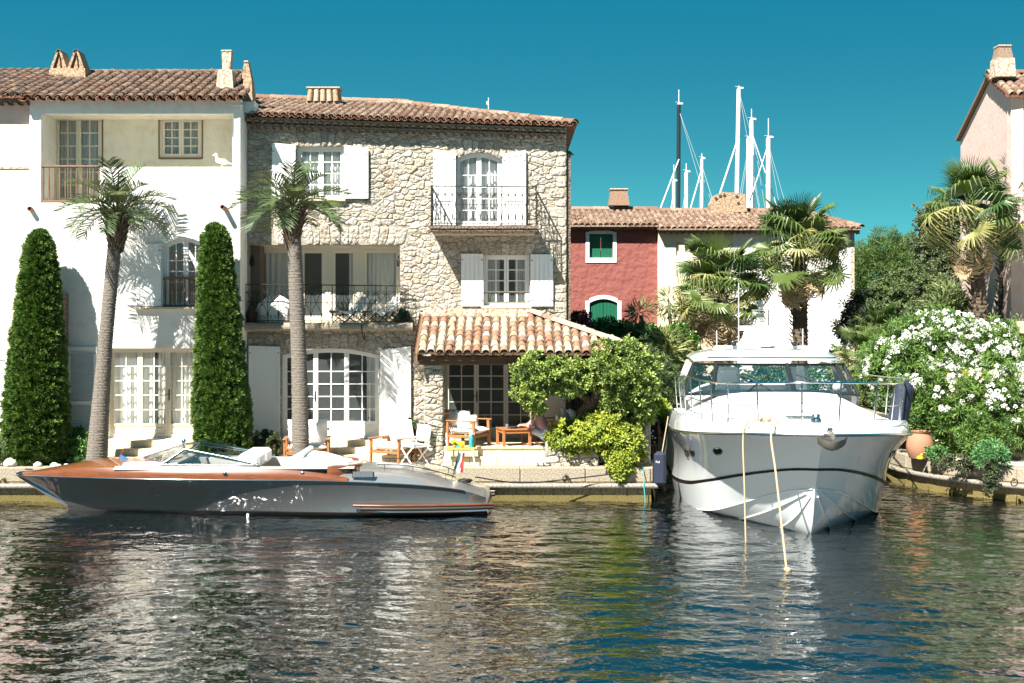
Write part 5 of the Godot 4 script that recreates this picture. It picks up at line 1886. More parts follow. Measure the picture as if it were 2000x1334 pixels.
	# aft stripe, low wooden rubbing strake, engine vent
	for sg in [-1.0, 1.0]:
		var sl := []
		for k in range(28, 37):
			sl.append(sheer[k] * Vector3(1, 1, sg) + Vector3(0, 0.0, 0.012 * sg))
		var sb := MB.new()
		sb.tube(sl, 0.018, 6)
		pl(b, "aft_stripe", sb.mesh(), mats.dark_metal)
		var ss := MB.new()
		var pts := []
		var lows := []
		for k in 13:
			var x := lerpf(2.3, 5.22, k / 12.0)
			pts.append(Vector3(x, 0.25 + 0.015 * k / 12.0, sg * (1.1 - 0.2 * pow(maxf(0, x - 3.2) / 2.0, 2.0) + 0.03 * minf(k, 3))))
			lows.append(pts[-1] - Vector3(-0.15 if k == 0 else 0.0, 0.07, 0.02 * sg))
		ss.tube(pts, 0.028, 6)
		pl(b, "rubbing_strake", ss.mesh(), mats.mahogany)
		var sk := MB.new()
		sk.tube(lows, 0.045, 6)
		pl(b, "spray_rail", sk.mesh(), mats.black_rubber)
	var vt := MB.new()
	vt.bbox(Vector3(0.46, 0.15, 0.05), 0.02, Transform3D(Basis(Vector3.RIGHT, -0.5), Vector3(2.5, 0.88, 1.05)))
	var vent := pl(b, "engine_vent", vt.mesh(), mats.dark_metal)
	var vs := MB.new()
	for k in 12:
		vs.bbox(Vector3(0.012, 0.15, 0.02), 0.003, Transform3D(Basis(Vector3.RIGHT, -0.5), Vector3(2.3 + k * 0.036, 0.89, 1.075)))
	stuff(pl(vent, "vent_bars", vs.mesh(), mats.chrome))
	for x in [-0.36, 1.25]:
		var lt := MB.new()
		lt.lathe([Vector2(0.0, 0.02), Vector2(0.035, 0.015), Vector2(0.045, 0.0)], 12, Transform3D(Basis(Vector3.RIGHT, Vector3(0, 0, 1), Vector3(0, -1, 0)), Vector3(x, 0.92, 1.12 if x > 0 else 1.145)))
		pl(b, "side_light", lt.mesh(), mats.chrome)
	for sg in [-1.0, 1.0]:
		var gr := MB.new()
		gr.tube(smooth_line([Vector3(2.75, 1.05, 0.6 * sg), Vector3(3.4, 1.02, 0.62 * sg), Vector3(4.1, 0.87, 0.55 * sg), Vector3(4.4, 0.76, 0.5 * sg)], 4), 0.012, 6)
		for x in [[2.9, 0.95, 1.05], [3.5, 0.9, 1.0], [4.2, 0.72, 0.84]]:
			gr.rod(Vector3(x[0], x[1], 0.6 * sg), Vector3(x[0], x[2], 0.6 * sg), 0.008)
		pl(b, "grab_rail", gr.mesh(), mats.dark_metal)
	# wrap-round windscreen
	var cb := Vector3(-2.5, 1.09, 0)
	var ct := Vector3(-1.5, 1.42, 0)
	for sg in [-1.0, 1.0]:
		var sb := Vector3(-1.75, 1.07, 0.86 * sg)
		var se := Vector3(0.3, 1.08, 1.0 * sg)
		var tc := Vector3(-1.3, 1.38, 0.74 * sg)
		var g1 := MB.new()
		g1.quad(cb, sb, tc, ct)
		var p1 := pl(b, "windscreen_pane", g1.mesh(), mats.boat_glass if mats.has("boat_glass") else mat("boat_glass", Color(0.08, 0.22, 0.26, 0.35), 0.0))
		var g2 := MB.new()
		g2.quad(sb, se, se + Vector3(0, 0.02, 0), tc)
		pl(b, "windscreen_pane", g2.mesh(), mats.boat_glass)
		var fr := MB.new()
		fr.rod(cb, sb, 0.02)
		fr.rod(sb, se, 0.022)
		fr.rod(ct, tc, 0.026)
		fr.rod(sb, tc, 0.034)
		fr.tube(smooth_line([tc, Vector3(-0.5, 1.25, 0.86 * sg), se], 5), 0.03, 8)
		fr.tube(smooth_line([tc + Vector3(0.03, -0.05, 0), Vector3(-0.5, 1.205, 0.85 * sg), se], 5), 0.012, 6)
		pl(b, "windscreen_frame", fr.mesh(), mats.screen_frame if mats.has("screen_frame") else mat("screen_frame", lin(0.25, 0.33, 0.35), 0.15, {"metal": 1.0}))
	var fm := MB.new()
	fm.rod(cb, ct, 0.018)
	fm.rod(cb + Vector3(0.2, 0, 0.4), ct + Vector3(0.1, -0.02, 0.38), 0.01)
	pl(b, "windscreen_post", fm.mesh(), mats.chrome)
	var hn := MB.new()
	hn.lathe([Vector2(0.02, 0), Vector2(0.03, 0.05), Vector2(0.05, 0.08), Vector2(0.055, 0.12), Vector2(0.03, 0.16), Vector2(0, 0.165)], 12, Transform3D(Basis(), Vector3(-1.42, 1.4, 0.3)))
	pl(b, "search_light", hn.mesh(), mats.chrome)
	var cl := MB.new()
	cl.bbox(Vector3(0.18, 0.04, 0.05), 0.015, Transform3D(Basis(), Vector3(-4.85, 0.87, 0)))
	cl.bbox(Vector3(0.16, 0.03, 0.3), 0.012, Transform3D(Basis(), Vector3(-5.0, 0.8, 0)))
	pl(b, "bow_cleat", cl.mesh(), mats.chrome)
	# bow pennant and stern flag belong to the boat
	var fp := MB.new()
	fp.rod(Vector3(-2.9, 1.02, 0.2), Vector3(-2.72, 1.36, 0.2), 0.008)
	var bow_staff := pl(b, "bow_staff", fp.mesh(), mats.red_staff if mats.has("red_staff") else mat("red_staff", lin(0.4, 0.05, 0.04), 0.5))
	var pn := MB.new()
	pn.surf([PackedVector3Array([Vector3(-2.84, 1.13, 0.2), Vector3(-2.72, 1.09, 0.23), Vector3(-2.58, 1.05, 0.19), Vector3(-2.5, 1.03, 0.2)]), PackedVector3Array([Vector3(-2.8, 1.22, 0.2), Vector3(-2.7, 1.17, 0.23), Vector3(-2.58, 1.1, 0.19), Vector3(-2.5, 1.045, 0.2)])])
	pl(bow_staff, "pennant", pn.mesh(), mat("pennant_blue", lin(0.02, 0.13, 0.3), 0.8))
	var sf := MB.new()
	sf.rod(Vector3(4.32, 0.72, 0.2), Vector3(4.46, 1.3, 0.2), 0.01)
	var staff := pl(b, "stern_staff", sf.mesh(), mats.dark_metal)
	for q in 3:
		var fl := MB.new()
		var r0 := PackedVector3Array()
		var r1 := PackedVector3Array()
		for k in 5:
			var y := 1.26 - k * 0.105
			r0.append(Vector3(4.36 + (y - 0.87) * 0.24 + q * 0.045, y, 0.2 + 0.025 * sin(k * 1.7 + q)))
			r1.append(Vector3(4.36 + (y - 0.87) * 0.24 + (q + 1) * 0.045 + 0.01 * k * (q + 1) * 0.5, y - 0.02, 0.2 + 0.025 * sin(k * 1.7 + q + 1)))
		fl.surf([r0, r1])
		pl(staff, "flag_band", fl.mesh(), [mat("flag_green", lin(0.02, 0.1, 0.09), 0.8), mat("flag_white", lin(0.6, 0.6, 0.56), 0.8), mat("flag_red", lin(0.3, 0.03, 0.03), 0.8)][q])
	var mr := MB.new()
	var coil := []
	for k in 40:
		var an := k * 0.8
		coil.append(Vector3(4.55 + cos(an) * (0.12 + 0.02 * sin(k * 2.1)) + k * 0.002, 0.66 + 0.03 * sin(k * 1.3) + 0.002 * (k % 7), 0.35 + sin(an) * 0.1))
	mr.tube(coil, 0.018, 5)
	pl(b, "coiled_line", mr.mesh(), mats.black_rubber)
	var out := MB.new()
	out.lathe([Vector2(0.0, -0.06), Vector2(0.03, -0.04), Vector2(0.03, 0.05), Vector2(0, 0.06)], 8, Transform3D(Basis(), Vector3(0.1, 0.02, 1.06)))
	pl(b, "bilge_outlet", out.mesh(), mats.white_gel)
	# mooring line from the stern to the quay ring
	var ml := MB.new()
	ml.tube(smooth_line([Vector3(-0.8, 0.68, 3.5), Vector3(0.2, 0.5, 3.1), Vector3(1.4, 0.56, 2.8), Vector3(2.65, 0.68, 2.55)], 6), 0.016, 6)
	solo("mooring_line", "dark mooring line from the speedboat's stern to the quay", "rope", ml, mats.black_rubber)

func build_yacht() -> void:
	mat("yacht_white", lin(0.72, 0.755, 0.76), 0.12, {"coat": 0.8, "coat_rough": 0.04})
	mat("deck_white", lin(0.8, 0.8, 0.79), 0.45)
	mat("stripe_dark", lin(0.03, 0.024, 0.022), 0.25)
	mat("grey_pad", lin(0.5, 0.49, 0.47), 0.9)
	mat("anchor_metal", lin(0.34, 0.32, 0.27), 0.45, {"metal": 0.7})
	mat("screen_glass", Color(0.1, 0.25, 0.28, 0.32), 0.0)
	mat("black_frame", lin(0.015, 0.017, 0.02), 0.35)
	var y := thing("motor_yacht", "large white motor yacht moored stern first, bow towards the water", "yacht", Vector3(5.652, 0, 8.3), -0.066)
	var sheer := smooth_line([Vector3(0, 2.04, 0), Vector3(0.62, 2.03, -0.16), Vector3(1.22, 2.0, -0.6), Vector3(1.72, 1.94, -1.3), Vector3(2.12, 1.85, -2.4), Vector3(2.38, 1.74, -4), Vector3(2.46, 1.66, -6), Vector3(2.46, 1.6, -9), Vector3(2.32, 1.56, -12.5)], 6)
	var stripe := smooth_line([Vector3(0, 1.34, -0.56), Vector3(0.42, 1.3, -0.9), Vector3(0.88, 1.18, -1.45), Vector3(1.34, 1.0, -2.25), Vector3(1.78, 0.76, -3.4), Vector3(2.12, 0.54, -4.8), Vector3(2.33, 0.44, -6.5), Vector3(2.38, 0.4, -9), Vector3(2.28, 0.38, -12.5)], 6)
	var chine := smooth_line([Vector3(0, 0.95, -0.9), Vector3(0.36, 0.87, -1.24), Vector3(0.76, 0.7, -1.78), Vector3(1.2, 0.42, -2.6), Vector3(1.66, 0.13, -3.6), Vector3(2.0, -0.03, -4.9), Vector3(2.2, -0.12, -6.5), Vector3(2.24, -0.14, -9), Vector3(2.15, -0.14, -12.5)], 6)
	var keel := smooth_line([Vector3(0, 0.94, -0.91), Vector3(0, 0.6, -1.02), Vector3(0, 0.2, -1.22), Vector3(0, -0.12, -1.6), Vector3(0, -0.4, -2.5), Vector3(0, -0.6, -4), Vector3(0, -0.7, -6), Vector3(0, -0.7, -9), Vector3(0, -0.7, -12.5)], 6)
	var top := sheer.map(func(p): return Vector3(p.x * 0.965, p.y + 0.13 + 0.2 * smoothstep(0.8, 4.0, -p.z), p.z - 0.05 * (1.0 - p.x / 2.5)))
	for sg in 2:
		var f := func(l: Array) -> Array: return l if sg == 0 else mirrored(l, 0)
		var hb := MB.new()
		var rows := []
		for k in 6:
			var t := k / 5.0
			rows.append(f.call(mix_lines(stripe, sheer, t).map(func(p): return p - Vector3(1, 0, 0.3) * 0.1 * sin(t * PI) * minf(1.0, p.x))))
		skin(hb, rows, sg == 0)
		pl(y, "topside", hb.mesh(), mats.yacht_white)
		hb = MB.new()
		skin(hb, [f.call(chine), f.call(mix_lines(chine, stripe, 0.33)), f.call(mix_lines(chine, stripe, 0.66)), f.call(mix_lines(chine, stripe, 0.97))], sg == 0)
		pl(y, "lower_topside", hb.mesh(), mats.yacht_white)
		var sb := MB.new()
		skin(sb, [f.call(mix_lines(stripe, sheer, -0.03).map(func(p): return p * Vector3(1.002, 1, 1) + Vector3(0, 0, 0.006))), f.call(mix_lines(stripe, sheer, 0.045).map(func(p): return p * Vector3(1.004, 1, 1) + Vector3(0, 0, 0.008)))], sg == 0)
		pl(y, "boot_stripe", sb.mesh(), mats.stripe_dark)
		var kb := MB.new()
		rows = []
		for k in 7:
			rows.append(f.call(mix_lines(keel, chine, k / 6.0)))
		skin(kb, rows, sg == 0)
		pl(y, "bottom", kb.mesh(), mats.yacht_white)
		# spray strakes on the bottom, chine flat
		for st in [[0.3, 0.42], [0.62, 0.78]]:
			var kk := MB.new()
			var pts := []
			for k in range(4, 34):
				pts.append(keel[k].lerp(chine[k], lerpf(st[0], st[1], k / 34.0)) + Vector3(0, -0.005, 0.01))
			kk.tube(f.call(pts), 0.022, 5)
			pl(y, "spray_strake", kk.mesh(), mats.yacht_white)
		var cf := MB.new()
		cf.tube(f.call(chine.slice(1).map(func(p): return p + Vector3(0.0, -0.005, 0.005))), 0.02, 6)
		pl(y, "chine_rail", cf.mesh(), mats.yacht_white)
		var rr := MB.new()
		rr.tube(f.call(sheer.map(func(p): return p + Vector3(0.01, 0, 0.01))), 0.028, 8)
		pl(y, "rub_rail", rr.mesh(), mats.steel)
		var bw := MB.new()
		skin(bw, [f.call(sheer), f.call(mix_lines(sheer, top, 0.5).map(func(p): return p + Vector3(0.02 * minf(1, p.x), 0, 0.01))), f.call(top), f.call(top.map(func(p): return p + Vector3(-0.09 * minf(1, p.x * 2), 0.015, -0.06)))], sg == 0)
		pl(y, "gunwale", bw.mesh(), mats.yacht_white)
	# deck with a coachroof swelling towards the windscreen
	var db := MB.new()
	var rows := []
	for k in sheer.size():
		var p: Vector3 = top[k]
		var inx := maxf(0.0, p.x - 0.09 * minf(1, p.x * 2))
		var zz := p.z - 0.06
		var cen := p.y + 0.05 + 0.36 * smoothstep(0.8, 6.2, -p.z)
		cen = minf(cen, 2.47)
		var ring := PackedVector3Array()
		for q in 21:
			var u := q / 10.0 - 1.0
			var sh := 1.0 - smoothstep(0.55, 0.88, absf(u)) if -zz > 2.0 else 1.0 - absf(u)
			sh = lerpf(1.0 - u * u, 1.0 - smoothstep(0.5, 0.9, absf(u)), smoothstep(1.0, 3.0, -zz))
			ring.append(Vector3(inx * u, p.y + 0.012 + (cen - p.y - 0.012) * sh - (0.1 * smoothstep(2.0, 5.0, -zz) * smoothstep(0.75, 0.9, absf(u))), zz))
		rows.append(ring)
	db.surf(rows, false, true)
	pl(y, "deck", db.mesh(), mats.deck_white)
	var pd := MB.new()
	var pr := []
	for k in 4:
		var zz := -3.9 - k * 0.5
		var ring := PackedVector3Array()
		for q in 9:
			var u := q / 4.0 - 1.0
			ring.append(Vector3(u * (1.05 + 0.05 * k), 2.36 + 0.045 * k - 0.05 * u * u * u * u, zz))
		pr.append(ring)
	pd.surf(pr, false, true)
	pl(y, "sun_pad", pd.mesh(), mats.grey_pad)
	# windscreen: curved base and top lines
	var nb := 17
	var base := []
	var head := []
	for q in nb:
		var u := q / (nb - 1.0) * 2.0 - 1.0
		base.append(Vector3(2.02 * sin(u * 1.25) / sin(1.25), 2.42 - 0.1 * pow(absf(u), 3.0), -5.7 - 1.5 * pow(absf(u), 2.6)))
		head.append(Vector3(1.78 * sin(u * 1.2) / sin(1.2), 3.05 - 0.03 * u * u, -6.75 - 1.2 * pow(absf(u), 2.6)))
	var cuts := [0, 2, 3, 8, 9, 13, 14, 16]
	var sections := [[0, 3], [3, 9], [9, 14], [14, 16]]
	for s in sections:
		var g := MB.new()
		skin(g, [base.slice(s[0], s[1] + 1), head.slice(s[0], s[1] + 1)], false)
		pl(y, "windscreen_pane", g.mesh(), mats.screen_glass)
	for q in [0, 3, 9, 14, 16]:
		var m := MB.new()
		m.tube([base[q], head[q]], 0.055 if q > 0 and q < 16 else 0.05, 6)
		pl(y, "windscreen_mullion", m.mesh(), mats.black_frame)
	var wf := MB.new()
	wf.tube(base.map(func(p): return p + Vector3(0, 0.0, 0.02)), 0.035, 6)
	wf.tube(head, 0.03, 6)
	pl(y, "windscreen_seal", wf.mesh(), mats.black_frame)
	# dashboard, helm seats and a white towel inside
	var da := MB.new()
	skin(da, [base.map(func(p): return p + Vector3(-p.x * 0.02, 0.01, -0.05)), base.map(func(p): return Vector3(p.x * 0.85, p.y + 0.06, p.z * 0.6 - 3.2))], false)
	pl(y, "dashboard", da.mesh(), mats.navy)
	for q in [-0.9, 0.75]:
		var st := MB.new()
		st.bbox(Vector3(0.55, 0.75, 0.2), 0.08, Transform3D(Basis(), Vector3(q, 2.55, -8.4)))
		pl(y, "helm_seat", st.mesh(), mats.deck_white)
	var hd := MB.new()
	hd.lathe([Vector2(0.0, 0), Vector2(0.13, 0.02), Vector2(0.15, 0.1), Vector2(0.1, 0.2), Vector2(0, 0.23)], 12, Transform3D(Basis(), Vector3(1.55, 2.42, -7.2)))
	pl(y, "compass_dome", hd.mesh(), mats.deck_white)
	var tw := MB.new()
	tw.surf([PackedVector3Array([Vector3(0.55, 2.45, -7.2), Vector3(0.68, 2.45, -7.15), Vector3(0.82, 2.45, -7.22)]), PackedVector3Array([Vector3(0.6, 3.0, -7.4), Vector3(0.68, 3.0, -7.36), Vector3(0.76, 3.0, -7.4)])])
	pl(y, "towel", tw.mesh(), mats.canvas)
	# cabin side walls behind the screen and roof
	for sg in [-1.0, 1.0]:
		var cs := MB.new()
		var e := 16 if sg > 0 else 0
		cs.oquad(base[e] + Vector3(0, -0.6, 0), Vector3(sg * 2.05, 1.75, -10.6), Vector3(sg * 2.0, 2.45, -10.6), base[e], Vector3(0, 2, -8))
		pl(y, "cabin_side", cs.mesh(), mats.yacht_white)
		var sg_ := MB.new()
		sg_.oquad(base[e] + Vector3(0, 0.02, -0.06), Vector3(sg * 2.0, 2.45, -9.6), Vector3(sg * 1.8, 3.0, -9.4), head[e] + Vector3(0, 0, -0.06), Vector3(0, 2, -8))
		pl(y, "side_window", sg_.mesh(), mats.screen_glass)
		var sp := MB.new()
		sp.tube([Vector3(sg * 2.02, 2.4, -9.7), Vector3(sg * 1.8, 3.02, -9.4)], 0.09, 6)
		pl(y, "cabin_post", sp.mesh(), mats.yacht_white)
	var rf1 := MB.new()
	rows = []
	for k in 9:
		var t := k / 8.0
		var ring := PackedVector3Array()
		for q in nb:
			var p: Vector3 = head[q]
			var u := q / (nb - 1.0) * 2.0 - 1.0
			var zz := lerpf(p.z + 0.08, -10.9, t)
			ring.append(Vector3(p.x * (1.0 + 0.03 * sin(t * PI)), p.y + 0.04 + (0.33 - 0.1 * t) * sin(minf(1.0, t * 2.2 + 0.12) * PI * 0.5) * (1.0 - 0.75 * u * u * u * u), zz))
		rows.append(ring)
	rf1.surf(rows, false, true)
	rows = []
	for t in [0.0, 1.0]:
		var ring := PackedVector3Array()
		for q in nb:
			var p: Vector3 = head[q]
			ring.append(Vector3(p.x, p.y + 0.02, lerpf(p.z + 0.07, -10.9, t)))
		rows.append(ring)
	rf1.surf(rows, false, false)
	pl(y, "hardtop", rf1.mesh(), mats.yacht_white)
	var vis := MB.new()
	vis.tube(head.slice(2, 15).map(func(p): return p + Vector3(0, 0.16, 0.02)), 0.016, 5)
	pl(y, "roof_seam", vis.mesh(), mats.black_frame)
	# wipers
	for q in [[-0.75, -0.1], [0.6, 1.2], [-0.2, -0.75]]:
		var wp := MB.new()
		wp.tube([Vector3(q[1], 2.47, -5.72), Vector3(q[0], 2.82, -6.24)], 0.02, 5)
		wp.rod(Vector3(q[0] - 0.16, 2.84, -6.33), Vector3(q[0] + 0.2, 2.74, -6.1), 0.016)
		pl(y, "wiper", wp.mesh(), mats.black_frame)
	# radar arch gear on the roof
	var ra := MB.new()
	ra.hexa([Vector3(-1.25, 3.3, -9.6), Vector3(1.25, 3.3, -9.6), Vector3(1.25, 3.3, -9.2), Vector3(-1.25, 3.3, -9.2), Vector3(-1.15, 3.42, -9.55), Vector3(1.15, 3.42, -9.55), Vector3(1.15, 3.42, -9.25), Vector3(-1.15, 3.42, -9.25)])
	pl(y, "radar_arch", ra.mesh(), mats.yacht_white)
	var rd := MB.new()
	rd.bbox(Vector3(1.15, 0.12, 0.16), 0.04, Transform3D(Basis(Vector3.UP, 0.15), Vector3(0.0, 3.86, -9.4)))
	rd.rod(Vector3(0, 3.4, -9.4), Vector3(0, 3.82, -9.4), 0.07, 8)
	pl(y, "radar_scanner", rd.mesh(), mats.yacht_white)
	var rdome := MB.new()
	rdome.lathe([Vector2(0.14, 0), Vector2(0.19, 0.08), Vector2(0.19, 0.18), Vector2(0.12, 0.28), Vector2(0, 0.31)], 16, Transform3D(Basis(), Vector3(0.1, 3.4, -9.2)))
	pl(y, "radar_dome", rdome.mesh(), mats.yacht_white)
	var fr := MB.new()
	for sg in [-1.0, 1.0]:
		fr.rod(Vector3(sg * 0.21, 3.9, -9.5), Vector3(sg * 0.21, 4.32, -9.5), 0.018)
	fr.rod(Vector3(-0.21, 4.32, -9.5), Vector3(0.21, 4.32, -9.5), 0.018)
	fr.rod(Vector3(-0.21, 4.02, -9.5), Vector3(0.21, 4.02, -9.5), 0.014)
	fr.bbox(Vector3(0.2, 0.12, 0.05), 0.02, Transform3D(Basis(), Vector3(0, 4.18, -9.5)))
	fr.bbox(Vector3(0.13, 0.2, 0.1), 0.03, Transform3D(Basis(), Vector3(0, 4.45, -9.5)))
	pl(y, "light_mast", fr.mesh(), mats.steel)
	for q in [[-0.55, 1.6], [0.42, 1.6], [1.05, 0.45], [-1.1, 0.4]]:
		var ar := MB.new()
		ar.rod(Vector3(q[0], 3.4, -9.4), Vector3(q[0], 3.4 + q[1], -9.4), 0.012, 5)
		pl(y, "whip_aerial", ar.mesh(), mats.white_gel)
	for q in [-0.7, 0.8]:
		var ho := MB.new()
		ho.lathe([Vector2(0.03, 0.0), Vector2(0.05, 0.1), Vector2(0.07, 0.14), Vector2(0.0, 0.1)], 10, Transform3D(Basis(Vector3.RIGHT, PI * 0.5), Vector3(q, 3.48, -9.3)))
		pl(y, "horn", ho.mesh(), mats.black_frame)
	# guard rail
	var rail := []
	for k in top.size():
		if top[k].z > -8.2:
			rail.append(top[k] + Vector3(-0.06 * minf(1, top[k].x), 0.82 - 0.0 * top[k].z, -0.02))
	var mid_rail := []
	for k in rail.size():
		mid_rail.append(rail[k] - Vector3(0, 0.42, 0))
	var full := mirrored(rail.slice(1), 0)
	full.reverse()
	full.append_array(rail)
	var rb := MB.new()
	rb.tube(full, 0.017, 8)
	var rails := pl(y, "guard_rail", rb.mesh(), mats.chrome)
	for sg in 2:
		var ml := MB.new()
		ml.tube((mid_rail if sg == 0 else mirrored(mid_rail, 0)).slice(13), 0.011, 6)
		pl(rails, "mid_rail", ml.mesh(), mats.chrome)
		for k in [4, 12, 18, 22, 25, 28, 31, 34, 37]:
			if k >= rail.size():
				continue
			var q: Vector3 = rail[k]
			var fo: Vector3 = top[k] + Vector3(-0.12 * minf(1, top[k].x), 0.0, -0.05 - (0.12 if k < 20 else 0.0))
			var sb := MB.new()
			if sg == 1:
				q.x = -q.x
				fo.x = -fo.x
			sb.rod(fo, q, 0.015, 8)
			pl(rails, "stanchion", sb.mesh(), mats.chrome)
	# portholes
	for q in [[-1.72, 2.1, 0.62], [-2.28, 3.7, 0.6], [-2.36, 4.2, 0.6], [1.85, 2.3, 0.6], [2.3, 3.9, 0.6]]:
		var sg := signf(q[0])
		var kk := 0
		var best := 99.0
		for k in sheer.size():
			var md: Vector3 = stripe[k].lerp(sheer[k], q[2])
			if absf(md.z + q[1]) < best:
				best = absf(md.z + q[1])
				kk = k
		var c: Vector3 = stripe[kk].lerp(sheer[kk], q[2])
		c -= Vector3(1, 0, 0.3) * 0.1 * sin(q[2] * PI) * minf(1.0, c.x)
		var tz: Vector3 = (stripe[kk + 1].lerp(sheer[kk + 1], q[2]) - stripe[kk - 1].lerp(sheer[kk - 1], q[2])).normalized()
		var ty: Vector3 = (sheer[kk] - stripe[kk]).normalized()
		var nn: Vector3 = tz.cross(ty).normalized()
		if nn.x < 0:
			nn = -nn
		if sg < 0:
			c.x = -c.x
			nn.x = -nn.x
			tz.x = -tz.x
			ty.x = -ty.x
		var ov := MB.new()
		var r1 := PackedVector3Array()
		var r2 := PackedVector3Array()
		var r3 := PackedVector3Array()
		for k in 20:
			var an := TAU * k / 20.0
			var d: Vector3 = tz * cos(an) * 0.19 + ty * sin(an) * 0.125
			r1.append(c + d * 1.15)
			r2.append(c + d * 1.05 + nn * 0.02)
			r3.append(c + d * 0.92 + nn * 0.006)
		ov.surf([r1, r2, r3], true, false)
		var po := pl(y, "porthole", ov.mesh(), mats.steel)
		var pg := MB.new()
		pg.fan(Array(r3), nn)
		pl(po, "pane", pg.mesh(), mat("dark_pane", lin(0.01, 0.012, 0.013), 0.05))
	# anchor on the bow roller, with windlass
	var roll := MB.new()
	roll.bbox(Vector3(0.1, 0.05, 0.6), 0.012, Transform3D(Basis(), Vector3(0.1, 2.16, -0.1)))
	roll.lathe([Vector2(0.1, 0), Vector2(0.1, 0.06), Vector2(0.07, 0.1), Vector2(0.08, 0.16), Vector2(0, 0.17)], 12, Transform3D(Basis(), Vector3(0.0, 2.2, -0.75)))
	pl(y, "windlass", roll.mesh(), mats.steel)
	var an1 := MB.new()
	an1.hexa([Vector3(0.07, 2.2, -0.3), Vector3(0.13, 2.2, -0.3), Vector3(0.13, 2.14, -0.3), Vector3(0.07, 2.14, -0.3), Vector3(0.1, 2.1, 0.35), Vector3(0.15, 2.1, 0.35), Vector3(0.15, 2.0, 0.35), Vector3(0.1, 2.0, 0.35)])
	var anc := pl(y, "anchor_shank", an1.mesh(), mats.anchor_metal)
	var fk := MB.new()
	fk.surf([PackedVector3Array([Vector3(-0.16, 2.08, 0.3), Vector3(-0.08, 2.0, 0.38), Vector3(0.12, 1.94, 0.42), Vector3(0.32, 2.0, 0.38), Vector3(0.4, 2.08, 0.3)]), PackedVector3Array([Vector3(-0.13, 1.9, 0.22), Vector3(-0.06, 1.86, 0.32), Vector3(0.12, 1.82, 0.36), Vector3(0.3, 1.86, 0.32), Vector3(0.37, 1.9, 0.22)]), PackedVector3Array([Vector3(-0.02, 1.84, 0.2), Vector3(0.02, 1.8, 0.26), Vector3(0.12, 1.78, 0.28), Vector3(0.22, 1.8, 0.26), Vector3(0.26, 1.84, 0.2)])])
	fk.oquad(Vector3(-0.16, 2.08, 0.3), Vector3(0.12, 1.97, 0.3), Vector3(0.12, 1.84, 0.25), Vector3(-0.1, 1.88, 0.22), Vector3(0, 2, -3))
	pl(anc, "anchor_fluke", fk.mesh(), mats.anchor_metal)
	# hatch lines and cleats on the foredeck
	for q in [[-0.95, 2.07, -0.95], [1.35, 2.06, -1.45], [-1.55, 2.05, -1.7]]:
		var cl := MB.new()
		cl.tube([Vector3(q[0] - 0.12, q[1] + 0.14, q[2]), Vector3(q[0] - 0.05, q[1] + 0.15, q[2]), Vector3(q[0] + 0.05, q[1] + 0.15, q[2]), Vector3(q[0] + 0.12, q[1] + 0.14, q[2])], 0.018, 6)
		cl.rod(Vector3(q[0], q[1] + 0.0, q[2]), Vector3(q[0], q[1] + 0.15, q[2]), 0.02)
		pl(y, "deck_cleat", cl.mesh(), mats.steel)
	var ht := MB.new()
	ht.bbox(Vector3(0.6, 0.03, 0.5), 0.012, Transform3D(Basis(Vector3.RIGHT, 0.06), Vector3(-0.1, 2.29, -2.1)))
	pl(y, "deck_hatch", ht.mesh(), mats.white_gel)
	# ropes down to the water
	var g := y.global_transform
	var rp := MB.new()
	rp.tube(smooth_line([g * Vector3(-1.0, 2.24, -0.95), g * Vector3(-1.2, 2.24, -0.6), Vector3(4.346, 2.002, 7.5), Vector3(4.344, 1.018, 7.62), Vector3(4.352, -0.15, 7.738)], 5), 0.017, 7)
	solo("mooring_rope", "straw coloured rope dropping straight from the yacht's bow into the water", "rope", rp, mats.rope, Vector3.ZERO, "yacht bow ropes")
	rp = MB.new()
	rp.tube(smooth_line([g * Vector3(-0.75, 2.24, -0.95), g * Vector3(-0.72, 2.25, -0.5), Vector3(4.729, 2.048, 8.201), Vector3(4.649, 1.39, 9.077), Vector3(4.54, -0.1, 10.559)], 5), 0.019, 7)
	var kn := []
	for k in 20:
		kn.append(Vector3(4.552 + 0.05 * cos(k * 1.1), 0.02 + 0.02 * sin(k * 0.9), 10.503 + 0.05 * sin(k * 1.1)))
	rp.tube(kn, 0.018, 5)
	solo("mooring_rope", "straw coloured rope slanting outwards from the yacht's bow, knotted at the water", "rope", rp, mats.rope, Vector3.ZERO, "yacht bow ropes")
	var cn := []
	for k in 60:
		var an := k * 0.62
		cn.append(g * Vector3(-0.92 + cos(an) * (0.08 + 0.05 * sin(k * 1.7)), 2.2 + 0.06 * absf(sin(k * 0.7)), -0.95 + sin(an) * 0.07))
	var cr := MB.new()
	cr.tube(cn, 0.02, 5)
	solo("rope_coil", "tangle of straw coloured rope on the yacht's bow cleat", "rope", cr, mats.rope)
	# two navy fenders stowed upright on the far rail
	for q in [[1.98, -3.0, 0.16, "navy fender stowed in front on the yacht's rail"], [2.1, -3.35, 0.14, "navy fender stowed behind the other on the yacht's rail"]]:
		var fb := MB.new()
		var at := g * Vector3(q[0], 1.98, q[1])
		fb.lathe([Vector2(0.0, 0.0), Vector2(q[2] * 1.1, 0.03), Vector2(q[2] * 1.25, 0.12), Vector2(q[2] * 1.22, 0.72), Vector2(q[2] * 1.0, 0.82), Vector2(0.05, 0.87), Vector2(0.03, 0.93)], 16, Transform3D(Basis(Vector3.BACK, -0.18), Vector3.ZERO))
		solo("boat_fender", q[3], "fender", fb, mats.navy, at, "navy yacht fenders")
	# hanging fender on the quay side
	var hf := thing("boat_fender", "flat navy fender hanging between the quay and the yacht's side", "fender", Vector3(3.303, 0.38, 2.786), 0.0, "navy yacht fenders")
	var hm := MB.new()
